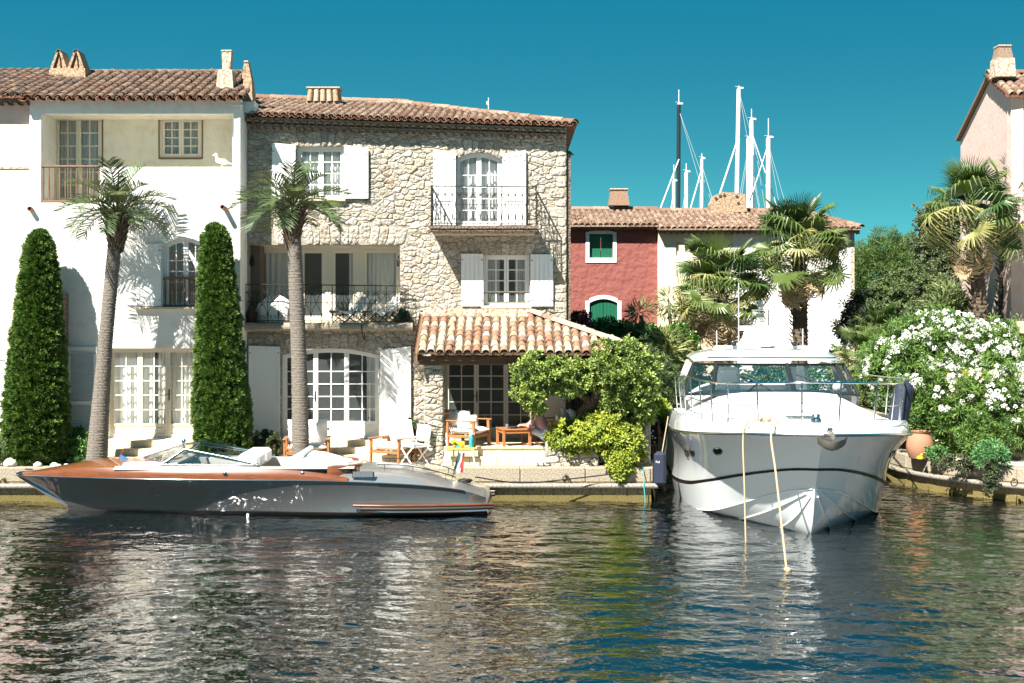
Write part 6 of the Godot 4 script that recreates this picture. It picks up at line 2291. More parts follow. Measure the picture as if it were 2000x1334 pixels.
	hm.bbox(Vector3(0.27, 0.76, 0.2), 0.07, Transform3D(Basis(), Vector3(0, 0.4, 0)))
	pl(hf, "fender_body", hm.mesh(), mats.navy)
	var tm := TextMesh.new()
	tm.text = "Ful"
	tm.font_size = 16
	tm.pixel_size = 0.004
	tm.depth = 0.004
	pl(hf, "lettering", tm, mats.white_gel, Transform3D(Basis(), Vector3(-0.06, 0.56, 0.101)))
	var hr := MB.new()
	hr.rod(Vector3(0.05, 0.78, 0), Vector3(0.2, 1.55, -0.15), 0.012)
	pl(hf, "lanyard", hr.mesh(), mats.rope)

# ---------------------------------------------------------------- plants
func leaf_quad(mb: MB, base: Vector3, dir: Vector3, side: Vector3, ln: float, wd: float, droop: float) -> void:
	# a folded lance-shaped leaf of four faces
	var mid := base + dir * ln * 0.5 + Vector3(0, -droop * ln * 0.15, 0)
	var tip := base + dir * ln + Vector3(0, -droop * ln * 0.6, 0)
	var up := side.cross(dir) * wd * 0.25
	mb.tri(base, mid + side * wd * 0.5 + up, mid)
	mb.tri(base, mid, mid - side * wd * 0.5 + up)
	mb.tri(mid, mid + side * wd * 0.5 + up, tip)
	mb.tri(mid, tip, mid - side * wd * 0.5 + up)

func clump(n: int, ln: float, wd: float, spread: float, droop := 0.4) -> ArrayMesh:
	# a tuft of leaves round a twig pointing along +y
	var mb := MB.new()
	for k in n:
		var az := k * 2.4 + rf(-0.3, 0.3)
		var tilt := spread * sqrt((k + 0.5) / n) + rf(-0.15, 0.15)
		var d := Vector3(sin(tilt) * cos(az), cos(tilt), sin(tilt) * sin(az))
		var s := d.cross(Vector3(rf(-1, 1), rf(-1, 1), rf(-1, 1))).normalized()
		leaf_quad(mb, d * ln * 0.08 + Vector3(0, ln * 0.25 * (1.0 - float(k) / n), 0), d, s, ln * rf(0.75, 1.15), wd * rf(0.8, 1.2), droop)
	return mb.mesh()

func flower_head(n: int, r: float) -> ArrayMesh:
	var mb := MB.new()
	for k in n:
		var az := k * 2.4
		var tilt := 1.25 * sqrt((k + 0.5) / n)
		var d := Vector3(sin(tilt) * cos(az), cos(tilt), sin(tilt) * sin(az))
		var s := d.cross(Vector3.FORWARD if absf(d.z) < 0.9 else Vector3.RIGHT).normalized()
		var t := d.cross(s)
		var c := d * r * rf(0.8, 1.1)
		var pts := []
		for q in 5:
			var an := TAU * q / 5.0 + k
			pts.append(c + (s * cos(an) + t * sin(an)) * r * 0.42 + d * r * 0.1)
		for q in 5:
			mb.tri(c, pts[q], c.lerp(pts[(q + 1) % 5], 0.8))
	return mb.mesh()

# leaf tufts spread through ellipsoid blobs [centre, radii]; tufts point outwards
func foliage(parent: Node3D, nm: String, mesh: Mesh, m: Material, blobs: Array, count: int, s0: float, s1: float, ca: Color, cb: Color, lift := 0.5, inner := 0.25) -> void:
	var xfs := []
	var cols := []
	var wts := []
	var total := 0.0
	for b in blobs:
		total += b[1].x * b[1].y + b[1].z * b[1].y
		wts.append(total)
	var fn := FastNoiseLite.new()
	fn.seed = rng.randi() % 1000
	fn.frequency = 1.0
	var tries := 0
	while xfs.size() < count and tries < count * 4:
		tries += 1
		var pick := rng.randf() * total
		var bi := 0
		while wts[bi] < pick:
			bi += 1
		var b: Array = blobs[bi]
		var d := Vector3(rng.randfn(), rng.randfn(), rng.randfn()).normalized()
		var sh := 1.0 + 0.75 * fn.get_noise_3dv(d * 2.2 + b[0])
		var r := sh * (rf(0.78, 1.04) if rng.randf() > inner else rf(0.35, 0.8))
		var p: Vector3 = b[0] + d * b[1] * r
		var deep := false
		for q in blobs.size():
			if q != bi and ((p - blobs[q][0]) / blobs[q][1]).length() < 0.62:
				deep = true
		if deep and rng.randf() < 0.8:
			continue
		# gaps: leave out tufts where a coarse noise is low
		if fn.get_noise_3dv(p * 2.6 + Vector3(9, 4, 2)) < -0.14:
			continue
		var up := (d + Vector3.UP * lift + Vector3(rf(-0.5, 0.5), rf(-0.5, 0.5), rf(-0.5, 0.5))).normalized()
		var s := rf(s0, s1)
		xfs.append(Transform3D(basis_up(up, rf(0, TAU)).scaled(Vector3(s, s, s)), p))
		cols.append(ca.lerp(cb, clampf(rng.randf() * 0.75 + 0.5 * fn.get_noise_3dv(p * 1.4) + 0.1, 0, 1)))
	copies(parent, nm, mesh, m, xfs, cols)

func shrub(nm: String, label: String, cat: String, at: Vector3, blobs: Array, count: int, tuft: Mesh, s0: float, s1: float, ca: Color, cb: Color, o := {}) -> Node3D:
	var t := thing(nm, label, cat, at, 0.0, o.get("group", ""))
	var st := MB.new()
	for k in o.get("stems", 5):
		var b: Array = blobs[k % blobs.size()]
		var e: Vector3 = b[0] + Vector3(rf(-0.4, 0.4), rf(-0.1, 0.3), rf(-0.4, 0.4)) * b[1]
		var a := at + Vector3(rf(-0.15, 0.15), 0, rf(-0.15, 0.15))
		st.tube([a, a.lerp(e, 0.5) + Vector3(rf(-0.08, 0.08), 0.05, rf(-0.08, 0.08)), e], [o.get("stem_r", 0.025), o.get("stem_r", 0.025) * 0.7, 0.008], 5)
	pw(t, "stem" if not o.has("trunk") else "trunk", st.mesh(), mats.bark)
	foliage(t, "foliage", tuft, o.get("m", mats.leaf), blobs, count, s0, s1, ca, cb, o.get("lift", 0.5), o.get("inner", 0.25))
	return t

func cypress(label: String, base: Vector3, top: Vector3, prof: Array) -> void:
	# prof: [share of height, radius]
	var t := thing("cypress", label, "tree", base, 0.0, "clipped cypresses")
	var tr := MB.new()
	tr.tube([base, base.lerp(top, 0.5), base.lerp(top, 0.9)], [0.12, 0.08, 0.03], 8)
	pw(t, "trunk", tr.mesh(), mats.bark)
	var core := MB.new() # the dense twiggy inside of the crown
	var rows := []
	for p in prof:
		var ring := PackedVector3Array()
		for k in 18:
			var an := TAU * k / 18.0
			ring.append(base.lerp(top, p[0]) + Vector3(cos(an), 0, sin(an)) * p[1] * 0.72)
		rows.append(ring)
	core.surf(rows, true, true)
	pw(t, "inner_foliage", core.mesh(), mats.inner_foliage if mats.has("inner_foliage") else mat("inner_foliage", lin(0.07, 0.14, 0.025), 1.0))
	var fn := FastNoiseLite.new()
	fn.seed = rng.randi() % 999
	fn.frequency = 1.0
	var mesh := mats_spray()
	var xfs := []
	var cols := []
	var hgt := base.distance_to(top)
	while xfs.size() < 12500:
		var u := rng.randf()
		var k := 0
		while k < prof.size() - 2 and prof[k + 1][0] < u:
			k += 1
		var r := lerpf(prof[k][1], prof[k + 1][1], inverse_lerp(prof[k][0], prof[k + 1][0], u))
		if rng.randf() > (r + 0.08) / 0.88:
			continue
		var an := rf(0, TAU)
		var d := Vector3(cos(an), 0, sin(an))
		var p := base.lerp(top, u)
		var q := Vector3(d.x * 2.2, p.y * 4.5, d.z * 2.2)
		var bump := fn.get_noise_3dv(q)
		p += d * (r * (0.95 + 0.22 * bump) + rf(-0.09, 0.05))
		if bump < -0.3 and rng.randf() < 0.55:
			continue
		var up := (d * rf(0.7, 1.3) + Vector3.UP * rf(0.3, 0.9) + Vector3(rf(-0.5, 0.5), 0, rf(-0.5, 0.5))).normalized()
		if u > 0.97:
			up = (up + Vector3.UP).normalized()
		var s := rf(0.65, 1.2)
		xfs.append(Transform3D(basis_up(up, rf(0, TAU)).scaled(Vector3(s, s, s)), p))
		cols.append(Color(0.04, 0.09, 0.015).lerp(Color(0.13, 0.21, 0.035), rng.randf()))
	copies(t, "crown", mesh, mats.leaf, xfs, cols)

var spray_mesh: ArrayMesh
func mats_spray() -> ArrayMesh:
	if spray_mesh == null:
		var mb := MB.new()
		for k in 11:
			var az := k * 2.4
			var tilt := 0.75 * sqrt((k + 0.5) / 11.0)
			var d := Vector3(sin(tilt) * cos(az), cos(tilt), sin(tilt) * sin(az))
			var s := d.cross(Vector3(rf(-1, 1), rf(-1, 1), rf(-1, 1))).normalized()
			var ln := rf(0.07, 0.12)
			var b := d * 0.01
			mb.tri(b - s * 0.007, b + d * ln * 0.6 - s * 0.012, b + d * ln)
			mb.tri(b + s * 0.007, b + d * ln, b + d * ln * 0.6 + s * 0.012)
			mb.tri(b - s * 0.007, b + d * ln, b + s * 0.007)
		spray_mesh = mb.mesh()
	return spray_mesh

# ---- palms
func feather_frond(ln: float, a0: float, a1: float, sd: int) -> ArrayMesh:
	# grows up from the origin and arches over towards +z
	rng.seed = sd
	var mb := MB.new()
	var n := 22
	var pts := []
	var rad := []
	var p := Vector3.ZERO
	var tw := rf(-0.25, 0.25)
	for k in n + 1:
		var t := float(k) / n
		pts.append(p)
		rad.append(lerpf(0.022, 0.003, t))
		var an := lerpf(a0, a1, pow(t, 1.3))
		p += Vector3(tw * t * 0.3, cos(an), sin(an)) * (ln / n)
	mb.tube(pts, rad, 5)
	var m := 32
	for k in m:
		var t := 0.16 + 0.84 * (k + rf(-0.3, 0.3)) / m
		t = clampf(t, 0.15, 0.99)
		var f := t * n
		var i0 := mini(int(f), n - 1)
		var c: Vector3 = pts[i0].lerp(pts[i0 + 1], f - i0)
		var tan: Vector3 = (pts[i0 + 1] - pts[i0]).normalized()
		var nor := tan.cross(Vector3.RIGHT).normalized()
		if nor.y < 0:
			nor = -nor
		for sg in [-1.0, 1.0]:
			var l := ln * 0.36 * (0.45 + 0.75 * sin(PI * clampf(t * 0.9 + 0.05, 0, 1))) * rf(0.85, 1.1)
			var d: Vector3 = (Vector3.RIGHT * sg * rf(0.75, 1.0) + tan * rf(0.65, 0.95) + nor * rf(0.25, 0.6)).normalized()
			var b := c + nor * 0.006
			var md: Vector3 = b + d * l * 0.55 + Vector3.DOWN * l * 0.05
			var tip: Vector3 = b + d * l * 0.95 + Vector3.DOWN * l * rf(0.08, 0.25)
			var w := tan * 0.017
			mb.quad(b - w * 0.7, b + w * 0.7, md + w, md - w)
			mb.tri(md - w, md + w, tip)
	return mb.mesh()

func ringed_trunk(pts: Array, rad: Array, ring: float, amp: float) -> MB:
	var path := smooth_line(pts, 8)
	var c := Curve3D.new()
	for p in path:
		c.add_point(p)
	var ln := c.get_baked_length()
	var n := int(ln / 0.022)
	var fn := FastNoiseLite.new()
	fn.frequency = 1.0
	var rows := []
	for k in n + 1:
		var t := float(k) / n
		var at := c.sample_baked(t * ln)
		var f := t * (rad.size() - 1)
		var i0 := mini(int(f), rad.size() - 2)
		var r := lerpf(rad[i0], rad[i0 + 1], f - i0)
		var rr := PackedVector3Array()
		for q in 24:
			var an := TAU * q / 24.0
			var ph := fposmod((t * ln) / ring + 0.35 * fn.get_noise_3d(cos(an) * 1.5, t * ln * 3.0, sin(an) * 1.5), 1.0)
			var saw := (1.0 - ph) if ph > 0.15 else ph / 0.15
			rr.append(at + Vector3(cos(an), 0, sin(an)) * (r + amp * saw * (0.6 + 0.8 * absf(fn.get_noise_3d(cos(an) * 5.0, t * ln * 9.0, sin(an) * 5.0)))))
		rows.append(rr)
	var mb := MB.new()
	mb.surf(rows, true, true)
	return mb

func feather_palm(label: String, base: Vector3, head: Vector3, rads: Array, bend: Vector3, boot: float, sd: int) -> void:
	var t := thing("feather_palm", label, "palm tree", base, 0.0, "feather palms on the quay")
	pw(t, "trunk", ringed_trunk([base - Vector3(0, 0.05, 0), base.lerp(head, 0.45) + bend, head - Vector3(0, 0.2, 0)], rads, 0.06, 0.032).mesh(), mats.palm_bark)
	# old leaf bases bristling under the crown
	rng.seed = sd
	var lb := MB.new()
	for k in 150:
		var u := k / 150.0
		var an := k * 2.39996
		var y := head.y - boot + boot * 0.92 * u
		var d := Vector3(cos(an), 0, sin(an))
		var r0 := 0.14 + 0.07 * u
		var ln := lerpf(0.16, 0.36, u) * rf(0.8, 1.2)
		var p := Vector3(lerpf(head.x - 0.02, head.x, u), y, head.z) + d * r0
		var up := (Vector3.UP * rf(0.75, 0.95) + d * lerpf(0.3, 0.85, u) * rf(0.6, 1.2)).normalized()
		var s := up.cross(d).normalized()
		var w := lerpf(0.035, 0.022, u)
		lb.hexa([p - s * w - d * 0.05, p + s * w - d * 0.05, p + s * w * 0.8 + d * 0.015, p - s * w * 0.8 + d * 0.015, p + up * ln - s * 0.009 - d * 0.008, p + up * ln + s * 0.009 - d * 0.008, p + up * ln + s * 0.009, p + up * ln - s * 0.009])
	stuff(pw(t, "leaf_bases", lb.mesh(), mats.boot_bark))
	var classes := []
	for k in 6:
		classes.append(feather_frond(1.36 - 0.04 * absf(k - 2.5), [0.28, 0.6, 0.85, 1.1, 1.35, 1.6][k], [1.0, 1.7, 2.1, 2.4, 2.65, 2.85][k], sd * 10 + k))
	rng.seed = sd
	for k in 22:
		var c := mini(5, int((k + 2) / 4.0))
		var az := k * 2.39996 + rf(-0.2, 0.2)
		var s := rf(0.85, 1.05)
		var o := pw(t, "frond", classes[c], mats["feather_leaf%d" % (k % 3)], Transform3D(Basis(Vector3.UP, az).scaled(Vector3(s, s, s)), head + Vector3(sin(az), 0, cos(az)) * 0.1 * c / 5.0 + Vector3(0, 0.02 - 0.05 * c / 5.0, 0)))
	var sp := MB.new() # spear and pale inflorescence
	sp.tube([head, head + Vector3(0.03, 0.5, 0.05), head + Vector3(0.06, 0.95, 0.06)], [0.03, 0.03, 0.01], 6)
	pw(t, "spear_leaf", sp.mesh(), mats.feather_leaf1)

func fan_leaf(r: float, open: float, droop: float, sd: int) -> ArrayMesh:
	# petiole from the origin along +y bending to +z, fan at its end
	rng.seed = sd
	var mb := MB.new()
	var pl_ := r * 0.95
	var e := Vector3(0, pl_ * 0.8, pl_ * 0.45)
	mb.tube([Vector3.ZERO, Vector3(0, pl_ * 0.45, pl_ * 0.15), e], [0.02, 0.015, 0.01], 5)
	var ax := (e - Vector3(0, pl_ * 0.45, pl_ * 0.15)).normalized()
	var side := Vector3.RIGHT
	var nor := side.cross(ax).normalized() * -1.0
	var n := 26
	for k in n:
		var an := lerpf(-open, open, k / (n - 1.0))
		var d := (ax * cos(an) + side * sin(an) + nor * 0.12 * absf(sin(an))).normalized()
		var ln := r * (0.78 + 0.22 * cos(an)) * rf(0.92, 1.05)
		var wv := (side * cos(an) - ax * sin(an)) * ln * 0.42 * (open * 2.0 / n) * 0.52
		var fold := nor * ln * 0.03
		var m := e + d * ln * 0.42
		var m2 := e + d * ln * 0.72 + Vector3.DOWN * ln * droop * rf(0.1, 0.25)
		var tip := e + d * ln * 0.95 + Vector3.DOWN * ln * droop * rf(0.45, 1.0)
		mb.tri(e, m + fold, m - wv)
		mb.tri(e, m + wv, m + fold)
		mb.quad(m - wv, m + fold, m2 + fold * 0.5, m2 - wv * 0.6)
		mb.quad(m + fold, m + wv, m2 + wv * 0.6, m2 + fold * 0.5)
		mb.tri(m2 - wv * 0.6, m2 + fold * 0.5, tip)
		mb.tri(m2 + fold * 0.5, m2 + wv * 0.6, tip)
	return mb.mesh()

func fan_palm(label: String, base: Vector3, head: Vector3, r0: float, r: float, leaves: int, dry: int, sd: int, group := "fan palms behind the yacht") -> void:
	var t := thing("fan_palm", label, "palm tree", base, 0.0, group)
	pw(t, "trunk", ringed_trunk([base, base.lerp(head, 0.5) + Vector3(0.04, 0, 0), head], [r0 * 1.15, r0, r0 * 0.9, r0 * 0.8], 0.11, 0.035).mesh(), mats.boot_bark)
	rng.seed = sd
	var lb := MB.new() # cut stalk stubs
	var ln := base.distance_to(head)
	for k in int(ln * 38):
		var u := k / (ln * 38)
		var an := k * 2.39996
		var d := Vector3(cos(an), 0, sin(an))
		var p := base.lerp(head, u) + d * r0 * 0.95
		var up := (Vector3.UP + d * rf(0.3, 0.8)).normalized()
		var s := up.cross(d).normalized() * rf(0.03, 0.05)
		var q := p + up * rf(0.08, 0.16) + d * 0.03
		lb.hexa([p - s - d * 0.03, p + s - d * 0.03, p + s + d * 0.02, p - s + d * 0.02, q - s * 0.6, q + s * 0.6, q + s * 0.6 + d * 0.02, q - s * 0.6 + d * 0.02])
	stuff(pw(t, "leaf_bases", lb.mesh(), mats.boot_bark))
	var kinds := []
	for k in 6:
		kinds.append(fan_leaf(r * 0.54, [1.0, 1.5, 1.9, 2.0, 1.9, 1.6][k], [0.15, 0.5, 0.9, 1.2, 1.4, 1.6][k], sd * 7 + k))
	rng.seed = sd + 1
	for k in leaves:
		var u := float(k) / leaves
		var c := mini(int(u * 6.0), 5)
		var az := k * 2.39996 + rf(-0.25, 0.25)
		var tilt := lerpf(0.02, 1.95, pow(u, 0.9)) + rf(-0.3, 0.3) - 0.45
		var s := rf(0.88, 1.1)
		var bs := Basis(Vector3.UP, az) * Basis(Vector3.RIGHT, tilt) * Basis(Vector3.UP, rf(-0.9, 0.9))
		pw(t, "fan_leaf", kinds[c], mats["fan_leaf%d" % (rng.randi() % 2 if u < 0.55 else 1 + rng.randi() % 2)], Transform3D(bs.scaled(Vector3(s, s, s)), head + Vector3(0, 0.05 - 0.25 * u, 0)))
	for k in dry:
		var az := k * 2.39996 + 0.5
		var bs := Basis(Vector3.UP, az) * Basis(Vector3.RIGHT, rf(1.75, 2.3)) * Basis(Vector3.UP, rf(-0.5, 0.5))
		pw(t, "dry_fan_leaf", kinds[5], mats.dry_leaf, Transform3D(bs.scaled(Vector3(0.85, 0.85, 0.85)), head - Vector3(0, 0.3 + 0.1 * (k % 3), 0)))

func build_palms() -> void:
	for k in 3:
		mat("feather_leaf%d" % k, [lin(0.035, 0.065, 0.018), lin(0.06, 0.095, 0.03), lin(0.1, 0.125, 0.045)][k], 0.5, {"back": Color(0.2, 0.22, 0.12)})
		mat("fan_leaf%d" % k, [lin(0.035, 0.075, 0.016), lin(0.09, 0.13, 0.03), lin(0.24, 0.23, 0.08)][k], 0.45, {"back": Color(0.25, 0.3, 0.08)})
	feather_palm("slender leaning palm before the white house, right of the first cypress", Vector3((-9.497), 0.74, 2.1), Vector3((-9.018), 6.581, 2.1), [0.24, 0.185, 0.15, 0.145, 0.14], Vector3(-0.02, 0, 0), 0.95, 5)
	feather_palm("straight palm before the stone house terrace, trunk beside the arched door", Vector3((-4.836), 0.74, 2.0), Vector3((-5.023), 6.706, 2.0), [0.19, 0.175, 0.165, 0.16, 0.15], Vector3(0.03, 0, 0), 1.0, 9)
	fan_palm("fan palm with dark green crown before the cream house", Vector3(6.149, 0.74, -6.3), Vector3(6.09, 4.822, -6.3), 0.22, 1.95, 44, 10, 3)
	fan_palm("taller fan palm before the white end of the cream house", Vector3(8.421, 0.74, -6.6), Vector3(8.421, 6.029, -6.6), 0.22, 2.0, 44, 8, 13)
	fan_palm("fan palm with a shaggy trunk rising from the oleander", Vector3(12.263, 0.74, -1.7), Vector3(11.816, 6.629, -1.7), 0.19, 1.85, 30, 5, 23, "fan palms by the gable house")
	fan_palm("dry drooping fan palm against the gable house wall", Vector3(13.123, 0.74, -3.1), Vector3(13.219, 7.204, -3.1), 0.2, 1.5, 16, 14, 33, "fan palms by the gable house")

func build_greenery() -> void:
	var z1 := 1.62
	cypress("tall clipped cypress at the picture's left edge, beside the leaning palm", Vector3((-11.056), 0.74, z1), Vector3((-10.949), 6.139, z1), [[0.0, 0.49], [0.05, 0.62], [0.13, 0.67], [0.25, 0.65], [0.45, 0.56], [0.65, 0.45], [0.82, 0.36], [0.93, 0.27], [0.985, 0.13], [1.0, 0.01]])
	cypress("clipped cypress between the white house doors and the stone house", Vector3((-6.686), 0.74, z1), Vector3((-6.888), 6.283, z1), [[0.0, 0.45], [0.05, 0.56], [0.15, 0.60], [0.25, 0.58], [0.45, 0.49], [0.65, 0.40], [0.82, 0.33], [0.93, 0.27], [0.985, 0.15], [1.0, 0.01]])
	var round_leaf := clump(9, 0.1, 0.045, 1.3)
	var small_leaf := clump(10, 0.07, 0.03, 1.35)
	var lance := clump(13, 0.17, 0.026, 1.25, 0.5)
	var needles := clump(16, 0.13, 0.012, 1.3, 0.2)
	var sword := clump(18, 0.5, 0.035, 1.15, 0.6)
	# mastic tree leaning over the porch
	var mt := thing("mastic_tree", "small crooked tree with pale green crown spreading over the porch", "tree", Vector3(1.647, 1.1, 1.55))
	var tk := MB.new()
	tk.tube(smooth_line([Vector3(1.435, 1.1, 1.55), Vector3(1.647, 1.853, 1.6), Vector3(1.895, 2.23, 1.75), Vector3(2.047, 2.579, 1.85), Vector3(2.093, 3.044, 1.95), Vector3(2.07, 3.335, 2.0)], 4), [0.2, 0.2, 0.19, 0.185, 0.18, 0.17, 0.165, 0.16, 0.15, 0.14, 0.13, 0.125, 0.12, 0.11, 0.1, 0.09, 0.08, 0.07, 0.06, 0.05, 0.04], 10)
	tk.tube(smooth_line([Vector3(1.86, 2.195, 1.75), Vector3(1.395, 2.463, 2.0), Vector3(0.805, 2.771, 2.2), Vector3(0.46, 2.829, 2.25)], 4), [0.1, 0.09, 0.085, 0.08, 0.07, 0.065, 0.06, 0.055, 0.05, 0.04, 0.035, 0.03, 0.02], 7)
	tk.tube(smooth_line([Vector3(2.047, 2.556, 1.85), Vector3(2.442, 2.695, 1.95), Vector3(2.849, 2.87, 1.9)], 4), [0.08, 0.07, 0.065, 0.06, 0.05, 0.045, 0.04, 0.03, 0.02], 7)
	pw(mt, "trunk", tk.mesh(), mats.bark)
	var lb := [[0.598, 2.921, 2.25, 0.5, 0.38], [0.402, 2.449, 2.3, 0.36, 0.36], [0.598, 2.139, 2.25, 0.18, 0.14], [1.356, 2.771, 2.2, 0.45, 0.4], [2.356, 3.001, 2.15, 0.55, 0.55], [2.849, 2.637, 1.9, 0.5, 0.6], [2.356, 2.254, 2.0, 0.28, 0.3], [2.616, 3.335, 2.0, 0.4, 0.25], [2.965, 1.971, 1.7, 0.3, 0.35]]
	var mb_ := []
	for q in lb:
		mb_.append([Vector3(q[0], q[1], q[2]), Vector3(q[3], q[4], q[3] * 0.85)])
	foliage(mt, "crown", round_leaf, mats.leaf, mb_, 2700, 0.85, 1.5, Color(0.07, 0.12, 0.025), Color(0.32, 0.4, 0.08), 0.6)
	# mound over the planter wall
	shrub("mounded_shrub", "dense yellow-green mound spilling over the stone planter onto the quay", "shrub", Vector3(1.86, 0.74, 1.7), [[Vector3(1.364, 1.352, 1.9), Vector3(0.5, 0.35, 0.45)], [Vector3(2.023, 1.468, 1.9), Vector3(0.6, 0.42, 0.55)], [Vector3(2.552, 1.185, 2.05), Vector3(0.42, 0.42, 0.5)], [Vector3(2.443, 0.8, 2.45), Vector3(0.22, 0.28, 0.2)]], 3600, small_leaf, 1.2, 2.1, Color(0.12, 0.18, 0.015), Color(0.36, 0.4, 0.04))
	# shrubs at the feet of the houses
	shrub("leafy_shrub", "bright green leafy shrub at the foot of the leaning palm", "shrub", Vector3((-10.095), 0.74, 1.35), [[Vector3((-10.095), 1.074, 1.35), Vector3(0.27, 0.36, 0.25)]], 420, round_leaf, 0.8, 1.2, Color(0.03, 0.1, 0.02), Color(0.1, 0.22, 0.05))
	shrub("leafy_shrub", "dark shrub in the corner between the cypress and the stone house steps", "shrub", Vector3((-5.807), 0.74, 1.2), [[Vector3((-5.843), 1.107, 1.2), Vector3(0.32, 0.32, 0.25)], [Vector3((-5.602), 1.155, 1.3), Vector3(0.14, 0.2, 0.15)]], 420, small_leaf, 1.0, 1.5, Color(0.02, 0.035, 0.01), Color(0.09, 0.11, 0.03))
	shrub("leafy_shrub", "grey-green potted shrub behind the white folding chair", "shrub", Vector3((-2.337), 0.74, 0.95), [[Vector3((-2.337), 1.396, 0.95), Vector3(0.28, 0.3, 0.2)]], 300, small_leaf, 1.0, 1.4, Color(0.03, 0.06, 0.02), Color(0.1, 0.15, 0.06))
	shrub("leafy_shrub", "low grass-green shrub at the picture's left edge beside the cypress", "shrub", Vector3((-11.674), 0.74, 2.0), [[Vector3((-11.674), 1.126, 2.0), Vector3(0.3, 0.3, 0.25)]], 300, small_leaf, 1.0, 1.4, Color(0.05, 0.1, 0.02), Color(0.16, 0.22, 0.06))
	# garden between the porch and the red house
	shrub("hedge_shrub", "glossy green hedge along the foot of the red house", "hedge", Vector3(3.387, 2.8, -9.5), [[Vector3(2.742, 3.365, -9.5), Vector3(1.0, 0.55, 0.7)], [Vector3(3.79, 3.316, -9.4), Vector3(0.9, 0.5, 0.7)], [Vector3(3.306, 2.477, -9.2), Vector3(1.6, 1.0, 0.8)]], 3000, round_leaf, 1.2, 1.8, Color(0.035, 0.11, 0.02), Color(0.1, 0.24, 0.05), {"m": mats.waxy_leaf})
	var rs := shrub("flowering_shrub", "dark glossy shrub with red flowers beside the yacht's cabin", "shrub", Vector3(4.706, 0.74, -5.9), [[Vector3(4.779, 3.079, -5.9), Vector3(0.65, 0.7, 0.6)], [Vector3(4.559, 2.124, -5.8), Vector3(0.8, 0.8, 0.6)], [Vector3(4.928, 1.503, -5.5), Vector3(0.5, 0.6, 0.5)]], 3000, round_leaf, 0.9, 1.4, Color(0.03, 0.08, 0.012), Color(0.09, 0.2, 0.03), {"m": mats.waxy_leaf})
	var fl := []
	var fc := []
	for k in 16:
		fl.append(Transform3D(basis_up(Vector3(rf(-0.5, 0.5), 0.4, 1), rf(0, 6)).scaled(Vector3(1.6, 1.6, 1.6)), Vector3(rf(4.412, 5.176), rf(2.565, 3.491), -5.3)))
		fc.append(Color(0.42, 0.05, 0.04))
	var fh := flower_head(6, 0.045)
	copies(rs, "red_flowers", fh, mats.leaf, fl, fc)
	shrub("sword_leaf_plant", "clump of long arching sword leaves behind the porch roof", "plant", Vector3(4.348, 1.4, -5.2), [[Vector3(4.319, 3.025, -5.2), Vector3(0.35, 0.3, 0.3)]], 40, sword, 1.1, 1.7, Color(0.08, 0.13, 0.03), Color(0.28, 0.3, 0.1), {"lift": 1.2})
	for q in [[3.818, 4.285, 3.97, "thin-stemmed yucca with a ragged crown, nearest the red shutters"], [4.636, 4.588, 4.697, "tallest yucca, its tuft at the seam of the red and cream houses"], [5.091, 4.285, 5.061, "yucca tuft before the brown louvred shutters"]]:
		var yt := thing("yucca", q[3], "plant", Vector3(q[2] + 0.3, 0.74, -6.9), 0.0, "yuccas before the red house")
		var sm := MB.new()
		sm.tube([Vector3(q[2] + 0.3, 0.74, -6.9), Vector3(q[2] + 0.06, 3.2, -6.9), Vector3(q[0], q[1] - 0.12, -6.9)], [0.08, 0.06, 0.05], 8)
		pw(yt, "trunk", sm.mesh(), mats.palm_bark)
		foliage(yt, "crown", sword, mats.leaf, [[Vector3(q[0], q[1], -6.9), Vector3(0.06, 0.12, 0.06)]], 7, 1.0, 1.3, Color(0.08, 0.13, 0.03), Color(0.22, 0.24, 0.08), 0.4)
	shrub("creeper", "dark reddish creeper at the corner of the stone house", "plant", Vector3(1.829, 0.74, -4.0), [[Vector3(1.786, 3.829, -4.0), Vector3(0.35, 0.4, 0.3)]], 300, small_leaf, 1.4, 2.0, Color(0.03, 0.012, 0.012), Color(0.1, 0.035, 0.025))
	shrub("lime_shrub", "lime green shrub above the walled bed left of the yacht", "shrub", Vector3(3.55, 1.2, -0.2), [[Vector3(3.55, 1.85, -0.2), Vector3(0.3, 0.22, 0.3)]], 420, small_leaf, 1.2, 1.7, Color(0.2, 0.28, 0.01), Color(0.36, 0.42, 0.03))
	shrub("oleander_shrub", "shaded narrow-leaved shrub hanging beside the yacht's left rail", "shrub", Vector3(3.526, 0.74, -1.2), [[Vector3(3.359, 2.531, -1.0), Vector3(0.4, 0.8, 0.5)], [Vector3(3.896, 2.313, -1.4), Vector3(0.35, 0.6, 0.4)]], 900, lance, 0.9, 1.3, Color(0.03, 0.06, 0.015), Color(0.12, 0.17, 0.05))
	shrub("garden_hedge", "green hedge across the head of the mooring slot behind the yacht", "hedge", Vector3(6.6, 0.74, -6.3), [[Vector3(4.6, 1.7, -6.4), Vector3(1.0, 1.1, 0.5)], [Vector3(6.2, 1.6, -6.4), Vector3(1.2, 1.1, 0.5)], [Vector3(7.8, 1.7, -6.4), Vector3(1.1, 1.2, 0.5)], [Vector3(9.2, 1.7, -6.3), Vector3(0.9, 1.2, 0.5)]], 1900, round_leaf, 1.3, 2.0, Color(0.03, 0.08, 0.015), Color(0.1, 0.2, 0.04), {"stems": 8})
